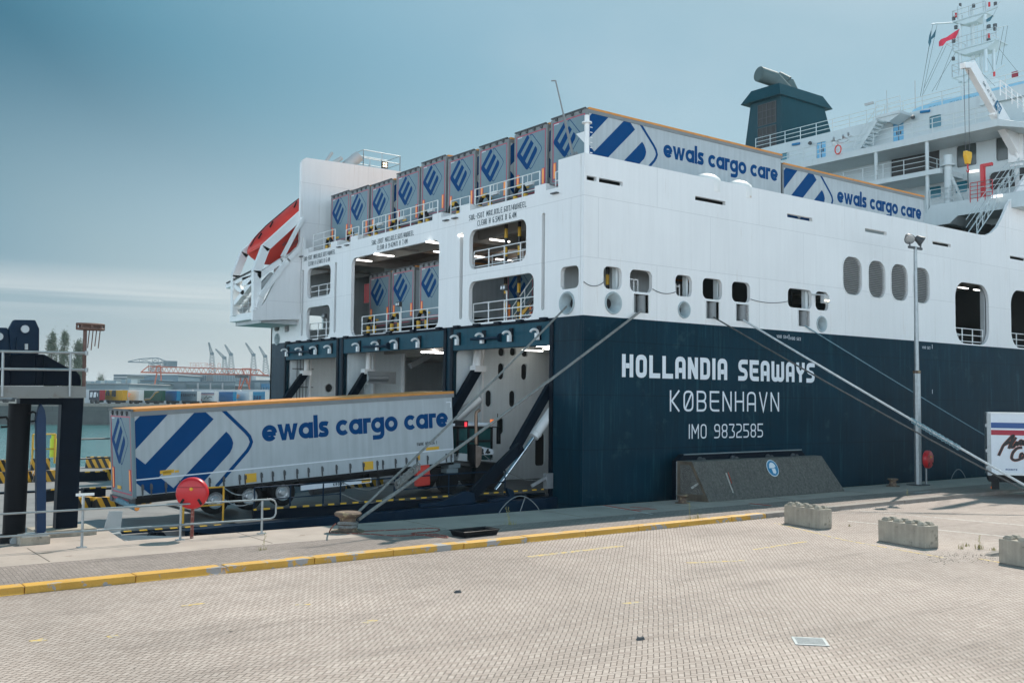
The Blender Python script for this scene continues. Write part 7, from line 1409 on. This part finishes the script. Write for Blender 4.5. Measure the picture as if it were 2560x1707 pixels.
for i in range(8): a_ = i * .785; mb.tube((c[0] + .38 * math.cos(a_), 31 - GY + .2 * math.sin(a_), c[1]), (c[0] + .38 * math.cos(a_), 31 - GY + .2 * math.sin(a_), c[1] + .14), .03, 5)
mb.box(c[0] - .25, c[0] + .32, 31 - GY - .1, 31 - GY + .1, c[1] + .02, c[1] + .12)
for i in range(5): x = c[0] - .12 + i * .1; mb.tube((x, 31 - GY, c[1]), (x - .04, 31 - GY, c[1] - .5 - .06 * (i % 3)), .016, 5)
mb.build('lamp_ring', M['postb'], mm)
mb = MB()
for pts in ([(180, 665), (215, 650), (235, 660), (232, 710), (200, 715)], [(-10, 690), (40, 685), (55, 710), (50, 748), (5, 750)]): P = [gp(a, b, 31.5) for a, b in pts]; mb.path([(p[0], 31.5 - GY, p[1]) for p in P], .035, 6)
mb.build('pipe_bracket', M['black'], t, True)
# low pale rubbing posts on deck at left
mb = MB(); mb.box(-12, 5.5, 36.5, 37.0, -.09, .1); tag(mb.build('linkspan_step', M['concrete']), kind='structure')
# ------------------------------------------------------------------ far shore
UX = Vector((AX[0], AY[0], 0)).normalized(); 
CR = Vector((0.79937635, -0.60073784, 0)).normalized(); CF = Vector((0.59929149, 0.79846256, 0)).normalized()   # rightwards and away as seen from the yard
def fpt(px, py, d): return dep(px, py, d)
def fbox(mb, px0, px1, pyt, d, depth, zb=FZ, m=0):
    a, b = dep(px0, pyt, d), dep(px1, pyt, d); a2, b2 = a + CF * depth, b + CF * depth
    vs = [(p.x, p.y, z) for z in (zb, a.z) for p in (a, b, b2, a2)]; vs[4:] = [(a.x, a.y, a.z), (b.x, b.y, b.z), (b2.x, b2.y, b.z), (a2.x, a2.y, a.z)]
    return mb.add(vs, [(0, 1, 5, 4), (1, 2, 6, 5), (2, 3, 7, 6), (3, 0, 4, 7), (4, 5, 6, 7)], m)
def fquad(mb, px0, px1, py0, py1, d, m=0, t=.3):
    a, b, c, e = dep(px0, py0, d), dep(px1, py0, d), dep(px1, py1, d), dep(px0, py1, d); bk = CF * t
    return mb.add([a, b, c, e, a + bk, b + bk, c + bk, e + bk], [(0, 3, 2, 1), (4, 5, 6, 7), (0, 1, 5, 4), (1, 2, 6, 5), (2, 3, 7, 6), (3, 0, 4, 7)], m)
Zb = lambda a, b: (200 + a / 4.704, 840 + b / 4.704)
# trailers parked in a row on the far quay
DT = 288
def far_trailer(pl, pr, pe, col, label, top=975, endm='twhite', draw=None):
    """pl..pr: picture columns of the long side, pr..pe of the tail"""
    b0 = dep(pl, 1004, DT); b1 = dep(pr, 1004, DT - 9); b2 = dep(pe, 1004, DT - 7.2); zt, zb = dep(pl, top, DT).z, FZ + 1.0
    bx = b1 - b0; bx.z = 0
    t = thing('parked_trailer', label, 'trailer', (b1.x, b1.y, FZ), 'trailers parked along the far quay')
    o = Vector((b1.x, b1.y, FZ)); A, B, C = Vector((b0.x, b0.y, 0)) - Vector((b1.x, b1.y, 0)), Vector((0, 0, 0)), Vector((b2.x - b1.x, b2.y - b1.y, 0)); D = A + C
    z0, z1 = zb - FZ, zt - FZ
    mb = MB(); mb.add([(p.x, p.y, z) for z in (z0, z1) for p in (A, B, C, D)], [(0, 1, 5, 4), (1, 2, 6, 5), (2, 3, 7, 6), (3, 0, 4, 7), (4, 5, 6, 7), (3, 2, 1, 0)]); mb.build('body', M[col], t)
    mb = MB(); e = .05; n_ = (C - B).normalized(); s_ = (B - A).normalized(); mb.add([B + s_ * e + Vector((0, 0, z0)), C + s_ * e + Vector((0, 0, z0)), C + s_ * e + Vector((0, 0, z1)), B + s_ * e + Vector((0, 0, z1))], [(0, 1, 2, 3)]); mb.build('tail', M[endm], t)
    mb = MB(); mb.add([(p.x, p.y, z) for z in (z1 + .01, z1 + .12) for p in (A, B, C, D)], [(0, 1, 5, 4), (1, 2, 6, 5), (2, 3, 7, 6), (3, 0, 4, 7), (4, 5, 6, 7)]); mb.build('roof', M['bgw'], t)
    mb = MB(); A2, B2 = A * .95 + C * .1, A * .05 + C * .1; mb.add([(p.x, p.y, z) for z in (.35, z0 - .02) for p in (A2, B2, B2 + C * .8, A2 + C * .8)], [(0, 1, 5, 4), (1, 2, 6, 5), (2, 3, 7, 6), (3, 0, 4, 7)])
    for f_ in (.25, .35, .8): c = B.lerp(A, f_) + C * .05; mb.tube(c + Vector((0, 0, .5)), c + C * .3 + Vector((0, 0, .5)), .5, 12)
    mb.build('running_gear', M['black'], t)
    fr_ = (A + Vector((0, 0, z0)), s_, (0, 0, 1), s_.cross(Vector((0, 0, 1))) * 1); 
    if (fr_[3].dot(CF)) > 0: fr_ = (fr_[0], fr_[1], fr_[2], -fr_[3])
    if draw: draw(t, fr_, (B - A).length, z1 - z0)
    return t
def txt(s, m, u0, w, v0, h, st=.22, sl=0):
    def f(t, fr_, L_, H_):
        mb = MB(); o = Vector(fr_[0]) + Vector(fr_[1]) * (u0 * L_) + Vector((0, 0, v0 * H_)); lettering(mb, s, (o, fr_[1], fr_[2], fr_[3]), h * H_, w * L_, st, t0=.05, slant=sl); mb.build('lettering', M[m], t)
    return f
def shapes(items):
    def f(t, fr_, L_, H_):
        for i, (nm, m, P, w) in enumerate(items):
            mb = MB(); Q = [(a * L_, b * H_) for a, b in P]
            (ribbon(mb, Q, w, fr_, .05 + .02 * i) if w else mb.face(Q, fr_, .05 + .02 * i)); mb.build(nm, M[m], t)
    return f
flame = shapes([('flame_print', 'mark', [(.0, .3), (.25, .42), (.0, .5), (.32, .6), (.02, .75), (.0, .9)], 0)])
far_trailer(222, 248, 262, 'tnavy', 'dark navy trailer with white letters, leftmost in the far row', 975, 'tred', txt('SSI', 'textw', .1, .8, .35, .35))
far_trailer(262, 306, 318, 'tyel', 'yellow trailer with big black letters on the far quay', 975, 'tyel', txt('AC', 'textbl', .03, .6, .45, .45, .26))
far_trailer(320, 348, 359, 'twhite', 'white trailer with orange flame print right of the yellow one', 975, 'twhite', flame)
far_trailer(359, 403, 413, 'tgreen', 'dark green trailer with a pale swoosh on the far quay', 976, 'tgreen', shapes([('swoosh', 'tgrey', [(.05, .15), (.35, .2), (.5, .5), (.62, .85), (.8, .95)], .5), ('gold_line', 'tyel', [(.05, .05), (.38, .12), (.56, .45), (.68, .78), (.85, .88)], .18)]))
far_trailer(413, 441, 451, 'tblue', 'blue trailer between the green and the grey one', 977, 'tteal')
far_trailer(451, 492, 502, 'tgrey', 'grey trailer with dark letters on the far quay', 978, 'twhite', txt('BOSNOTTO', 'textbl', .02, .9, .5, .22, .24))
far_trailer(502, 536, 545, 'twhite', 'white trailer with blue and red stripes and handwriting on the far quay', 978, 'twhite', shapes([('blue_stripe', 'logo', [(.02, .8), (.98, .8)], .22), ('red_stripe', 'tred', [(.02, .68), (.98, .68)], .2), ('script', 'textbl', [(.25, .2), (.45, .5), (.5, .25), (.65, .45), (.85, .4)], .2), ('red_corner', 'tred', [(.0, .02), (.15, .02), (.0, .3)], 0)]))
far_trailer(547, 582, 591, 'tblue', 'plain blue trailer right of the striped white one', 979, 'tteal')
far_trailer(592, 623, 631, 'twhite', 'second white trailer with flame print, further right', 979, 'twhite', flame)
far_trailer(632, 662, 672, 'tteal', 'bright teal-blue trailer next to the ship\'s stern', 979, 'twhite', txt('DSS', 'logo', .08, .6, .25, .3, .24))
far_trailer(85, 150, 160, 'tred', 'red trailer seen under the portal walkway', 996, 'tred'); far_trailer(-30, 30, 42, 'tgrey', 'dark trailer at the left picture edge under the walkway', 990, 'tnavy')
# white car-roof line / wall in front of the row
mb = MB()
for px0, px1, d in ((213, 300, 300), (300, 480, 302), (480, 600, 304), (600, 680, 306)): fbox(mb, px0, px1, 973.5, d, 3, FZ)
tag(mb.build('parked_vans', M['bgw'], origin=tuple(dep(213, 973, 300))), 'white-roofed vehicles merging behind the far trailers', 'vehicles', kind='stuff')
# buildings
def bld(name, label, cat='building'): return thing(name, label, cat, (0, 0, 0))
def shed(label, px0, px1, pyt, d, depth, m, roofm=None, extras=None):
    a = dep(px0, pyt, d); t = thing('warehouse', label, 'building', (a.x, a.y, FZ)); o = Vector((a.x, a.y, FZ))
    def bb(mb, nm, mm, par=t): mb.v = [tuple(Vector(v) - o) for v in mb.v]; return mb.build(nm, mm, par)
    mb = MB(); fbox(mb, px0, px1, pyt, d, depth); w_ = bb(mb, 'wall', M[m])
    mb = MB(); fquad(mb, px0 - .5, px1 + .5, pyt - 1.2, pyt + .6, d - 1, 0, depth + 2); bb(mb, 'roof', M[roofm or 'bgw'])
    for (q0, q1, r0, r1, mm, nm) in (extras or []): mb = MB(); fquad(mb, q0, q1, r0, r1, d - .7); bb(mb, nm, M[mm])
    return t
shed('low pale warehouse left of the orange crane leg', 213, 322, 959, 345, 40, 'bgl', 'bgw')
shed('grey-blue warehouse with four dark gate windows', 400, 588, 954, 400, 40, 'bgl', 'bgd', [(466, 491, 961, 969, 'bgwin', 'window'), (498, 523, 962, 970, 'bgwin', 'window'), (529, 553, 962, 970, 'bgwin', 'window'), (560, 585, 963, 971, 'bgwin', 'window'), (464, 465, 955, 975, 'bgd', 'pilaster')] + [(492.5, 496.5, 957, 975, 'bgw', 'pilaster'), (524.5, 527.5, 957, 975, 'bgw', 'pilaster'), (554.5, 558, 957, 975, 'bgw', 'pilaster')])
shed('long blue-grey shed behind the orange crane', 319, 446, 937, 520, 60, 'bgd', 'bgw')
shed('glazed dark low office with white window bars', 320, 398, 957, 380, 15, 'bgwin', 'bgd', [(321 + i * 5.2, 321.8 + i * 5.2, 959, 972, 'bgw', 'window_bar') for i in range(11)] + [(320, 378, 965, 966, 'bgw', 'window_bar')])
shed('dark green low building with roof boxes', 350, 396, 950, 395, 15, 'bgwin', 'bgd')
shed('dark flat-roofed house with window bands on the left', 284, 317, 937, 420, 20, 'bgwin', 'bgd', [(284, 317, 941, 944, 'bgw', 'window_band'), (284, 317, 948, 950, 'bgw', 'window_band')])
shed('big pale glazed hall behind the orange crane', 446, 640, 936, 560, 60, 'bgw', 'bgl', [(448 + i * 4.0, 450.6 + i * 4.0, 938, 952, 'bgd', 'glazing') for i in range(17)] + [(516.5, 531.5, 934, 953, 'grey', 'stair_tower')] + [(534 + i * 4.0, 536.6 + i * 4.0, 938, 952, 'bgl', 'glazing') for i in range(24)])
shed('blue office building at the foot of the crane row', 590, 675, 951, 420, 30, 'bgd', 'bgl', [(653, 674, 959, 975, 'bgblue', 'blue_facade')] + [(655 + i * 6, 658 + i * 6, 968, 975, 'bgw', 'window') for i in range(3)] + [(636, 650, 956, 974, 'bgl', 'light_bay')])
shed('pale block with rounded front left of the blue building', 588, 606, 965, 390, 10, 'dgrey', 'bgd')
# low rooftop line at far left
mb = MB()
for px0, px1, py in ((213, 218, 952), (228, 236, 953), (239, 252, 951), (262, 268, 950), (270, 283, 953), (283, 290, 952), (303, 314, 948), (318, 328, 947)): fbox(mb, px0, px1, py, 350, 6, 8)
tag(mb.build('rooftop_units', M['bgl'], origin=tuple(dep(213, 952, 350))), 'small roof units on the pale warehouse', 'roof units', kind='stuff')
# orange gantry crane
t = thing('gantry_crane', 'orange lattice gantry crane with a long horizontal bridge on the far shore', 'crane', dep(390, 970, 370)); oC = t.location.copy()
DC = 370
def cp_(a, b, dd=0): return dep(*Zb(a, b), DC + dd) - oC
mb = MB(); r = .2
tops = [(810, 355), (2120, 395)]; bots = [(715, 428), (2220, 462)]
for dd in (0, 9):
    mb.tube(cp_(800, 355, dd), cp_(2105, 396, dd), r, 5); mb.tube(cp_(715, 425, dd), cp_(2225, 462, dd), r * 1.4, 5); mb.tube(cp_(715, 425, dd), cp_(800, 355, dd), r, 5); mb.tube(cp_(2105, 396, dd), cp_(2170, 455, dd), r, 5)
    n = 24
    for i in range(n): xa = 800 + (2105 - 800) * i / n; xm = 800 + (2105 - 800) * (i + .5) / n; xb = 800 + (2105 - 800) * (i + 1) / n; T = lambda x: 355 + (x - 800) * .0314; B_f = lambda x: 425 + (x - 715) * .0245; mb.tube(cp_(xa, T(xa), dd), cp_(xm, B_f(xm), dd), r * .5, 4); mb.tube(cp_(xm, B_f(xm), dd), cp_(xb, T(xb), dd), r * .5, 4)
mb.build('bridge_truss', M['crano'], t)
for pts in (((905, 430), (870, 610)), ((900, 355), (890, 430)), ((945, 350), (955, 525)), ((1895, 460), (1865, 640)), ((1905, 385), (1940, 460)), ((1945, 460), (1965, 560)), ((1945, 480), (1880, 640)), ((2010, 385), (1990, 590)), ((1960, 500), (2000, 640)), ((1905, 385), (2010, 385)), ((905, 352), (945, 352))):
    mb = MB(); mb.tube(cp_(*pts[0], 2), cp_(*pts[1], 2), .26, 6); mb.build('leg', M['crano'], t)
mb = MB(); a = cp_(1860, 455, -2); b = cp_(1985, 490, -2); mb.box(min(a.x, b.x), max(a.x, b.x), a.y - 2, a.y + 3, b.z, a.z); mb.build('trolley_house', M['dgrey'], t)
# roof letters seen from behind
t = thing('roof_letters', 'mirror-written open roof letters standing behind the orange crane', 'sign', dep(470, 915, 560)); o = t.location.copy()
A, B = dep(*Zb(1650, 370), 560), dep(*Zb(1285, 362), 560); mb = MB(); lettering(mb, 'D AMEZAAT', (A - o, (B - A).normalized(), (0, 0, 1), -CF), 2.4, (B - A).length, .10, gap=.5, cw=1.4); mb.build('letters', M['crano'], t)
# hammerhead crane and luffing cranes
def lattice(mb, a, b, w, n, r=.3, w2=None):
    a, b = Vector(a), Vector(b); d = (b - a).normalized(); s_ = d.cross(CF).normalized(); w2 = w if w2 is None else w2
    for k_ in range(n):
        p, q = a.lerp(b, k_ / n), a.lerp(b, (k_ + 1) / n); wa, wb = w + (w2 - w) * k_ / n, w + (w2 - w) * (k_ + 1) / n
        for f_ in (CF * 0, CF * w): mb.tube(p - s_ * wa + f_, q - s_ * wb + f_, r, 4, cap=False); mb.tube(p + s_ * wa + f_, q + s_ * wb + f_, r, 4, cap=False); mb.tube(p - s_ * wa + f_, q + s_ * wb + f_, r * .7, 4, cap=False); mb.tube(p + s_ * wa + f_, q - s_ * wb + f_, r * .7, 4, cap=False)
DH = 760
t = thing('hammerhead_crane', 'grey hammerhead crane with a long horizontal jib behind the orange gantry', 'crane', dep(385, 945, DH)); o = t.location.copy(); hp = lambda a, b, dd=0: dep(*Zb(a, b), DH + dd) - o
mb = MB(); lattice(mb, hp(870, 430), hp(880, 310), 4.5, 5, .25); mb.build('tower', M['cranes'], t)
mb = MB(); P = [(565, 300), (700, 270), (850, 258), (920, 258), (1000, 290), (1050, 310)]; Q = [(565, 305), (700, 308), (850, 312), (920, 312), (1000, 312), (1055, 312)]
for dd in (0, 12):
    for i in range(5): mb.tube(hp(*P[i], dd), hp(*P[i + 1], dd), .4, 4); mb.tube(hp(*Q[i], dd), hp(*Q[i + 1], dd), .5, 4); mb.tube(hp(*P[i], dd), hp(*Q[i + 1], dd), .22, 4); mb.tube(hp(*Q[i], dd), hp(*P[i + 1], dd), .22, 4); mb.tube(hp(*P[i], dd), hp(*Q[i], dd), .22, 4)
mb.build('jib', M['cranes'], t); mb = MB(); a = hp(1020, 290); mb.box(a.x, a.x + 8, a.y, a.y + 8, a.z - 5, a.z); mb.build('counterweight', M['cranes'], t)
for i, (base, knee, tip, lb) in enumerate((((1550, 380), (1545, 205), (1512, 75), 'tallest upright luffing crane left of the group'), ((1700, 380), (1693, 255), (1592, 152), 'luffing crane with its jib leaning far left'), ((1775, 380), (1770, 215), (1702, 102), 'middle luffing crane of the five'), ((2035, 400), (2035, 220), (1945, 80), 'fourth luffing crane with a long jib'), ((2185, 460), (2172, 237), (2105, 122), 'rightmost luffing crane next to the ship'))):
    t = thing('luffing_crane', lb + ' on the horizon', 'crane', dep(*Zb(base[0], 470), DH), 'luffing cranes on the horizon'); o = t.location.copy(); hp = lambda a, b, dd=0: dep(*Zb(a, b), DH + dd) - o
    mb = MB(); lattice(mb, hp(base[0], 470), hp(*knee), 2.6, 8, .16, 1.0); mb.build('tower', M['cranes'], t)
    mb = MB(); lattice(mb, hp(*knee), hp(*tip), 1.0, 7, .16, .3); mb.build('jib', M['cranes'], t)
    mb = MB(); c = hp(*knee); mb.box(c.x - .8, c.x + 1.6, c.y - 1, c.y + 1, c.z - 1, c.z + 1); mb.build('cab', M['cranes'], t)
# poplars beyond the portal, and a pair of small conifers
def tree(name, label, px, pyt, pyb, d, w, nl, grp=None, seed=0, cone=False):
    b = dep(px, pyb, d); tp_ = dep(px, pyt, d); b.z = FZ if True else b.z; H_ = tp_.z - b.z; r_ = random.Random(seed); t = thing(name, label, 'tree', b, grp)
    mb = MB(); mb.path([(0, 0, 0), (.1, 0, H_ * .4), (0, .1, H_ * .92)], [w * .10, w * .06, .05], 7)
    for i in range(16): z = H_ * (.15 + .7 * i / 16); a = r_.uniform(0, 6.28); mb.tube((0, 0, z), (w * .35 * math.cos(a), w * .35 * math.sin(a), z + w * .9), w * .02, 4, r2=.02)
    mb.build('trunk', M['bark'], t); mb = MB()
    cl_ = []
    for i in range(70):
        f_ = r_.uniform(.10, 1.0); rad = w * .5 * (math.sin(math.pi * min(1, (f_ * .82 + .13))) ** .7 if not cone else (1.05 - f_)) * r_.uniform(.55, 1.0); a = r_.uniform(0, 6.28); cl_.append((Vector((rad * .65 * math.cos(a), rad * .65 * math.sin(a), H_ * f_)), w * r_.uniform(.12, .22)))
    for i in range(nl):
        c, rr2 = r_.choice(cl_); v = Vector((r_.gauss(0, .5), r_.gauss(0, .5), r_.gauss(0, 1.0))) * rr2; p = c + v; s_ = w * r_.uniform(.03, .055); n1 = Vector((r_.gauss(0, 1), r_.gauss(0, 1), r_.gauss(0, 1))).normalized(); a_ = n1.orthogonal().normalized() * s_; b_ = n1.cross(a_)
        mb.add([p - a_, p - b_ * .6, p + a_, p + b_ * .6], [(0, 1, 2, 3)])
    mb.build('crown', M['leaf'], t); return t
tree('poplar', 'left poplar behind the portal railing', 126, 836, 960, 330, 5.4, 7000, 'poplars on the far shore', 1)
tree('poplar', 'middle and tallest poplar on the far shore', 158, 835, 960, 330, 5.0, 7000, 'poplars on the far shore', 2)
tree('poplar', 'right poplar beside the rusty signal post', 195, 856, 960, 330, 5.4, 7000, 'poplars on the far shore', 3)
tree('conifer', 'left one of two tiny conifers on the horizon', 249, 944, 958, 520, 6.5, 900, 'small conifers on the horizon', 4, True); tree('conifer', 'right one of two tiny conifers on the horizon', 254, 944, 958, 524, 6.5, 900, 'small conifers on the horizon', 5, True)
# hedge line that closes the horizon
mb = MB(); r_ = random.Random(9)
for i in range(220): u = i / 219; p = dep(-250 + 1000 * u, 955, 900); h_ = r_.uniform(5, 9); w_ = r_.uniform(5, 9); mb.lathe([(w_ * .9, 0), (w_, h_ * .4), (w_ * .7, h_ * .8), (w_ * .2, h_)], (p.x, p.y + r_.uniform(-8, 8), FZ), (0, 0, 1), 7)
tag(mb.build('distant_tree_belt', M['leaf'], origin=tuple(dep(0, 955, 900))), 'distant belt of trees closing the horizon', 'trees', kind='stuff')

# ------------------------------------------------------------------ hazy summer air
HZ = MB().box(-1550, 3050, -90, 2550, -9.5, 48).build('haze', [])
hm = bpy.data.materials.new('thin_haze'); hm.use_nodes = True; ht = hm.node_tree; ht.nodes.clear(); ho = ht.nodes.new('ShaderNodeOutputMaterial'); hv = ht.nodes.new('ShaderNodeVolumePrincipled')
hv.inputs['Color'].default_value = (0.78, 0.93, 1.0, 1); hv.inputs['Density'].default_value = 0.00020; hv.inputs['Anisotropy'].default_value = 0.2
ht.links.new(hv.outputs[0], ho.inputs['Volume']); HZ.data.materials.append(hm); tag(HZ, 'thin summer haze over the harbour', 'haze', kind='stuff')
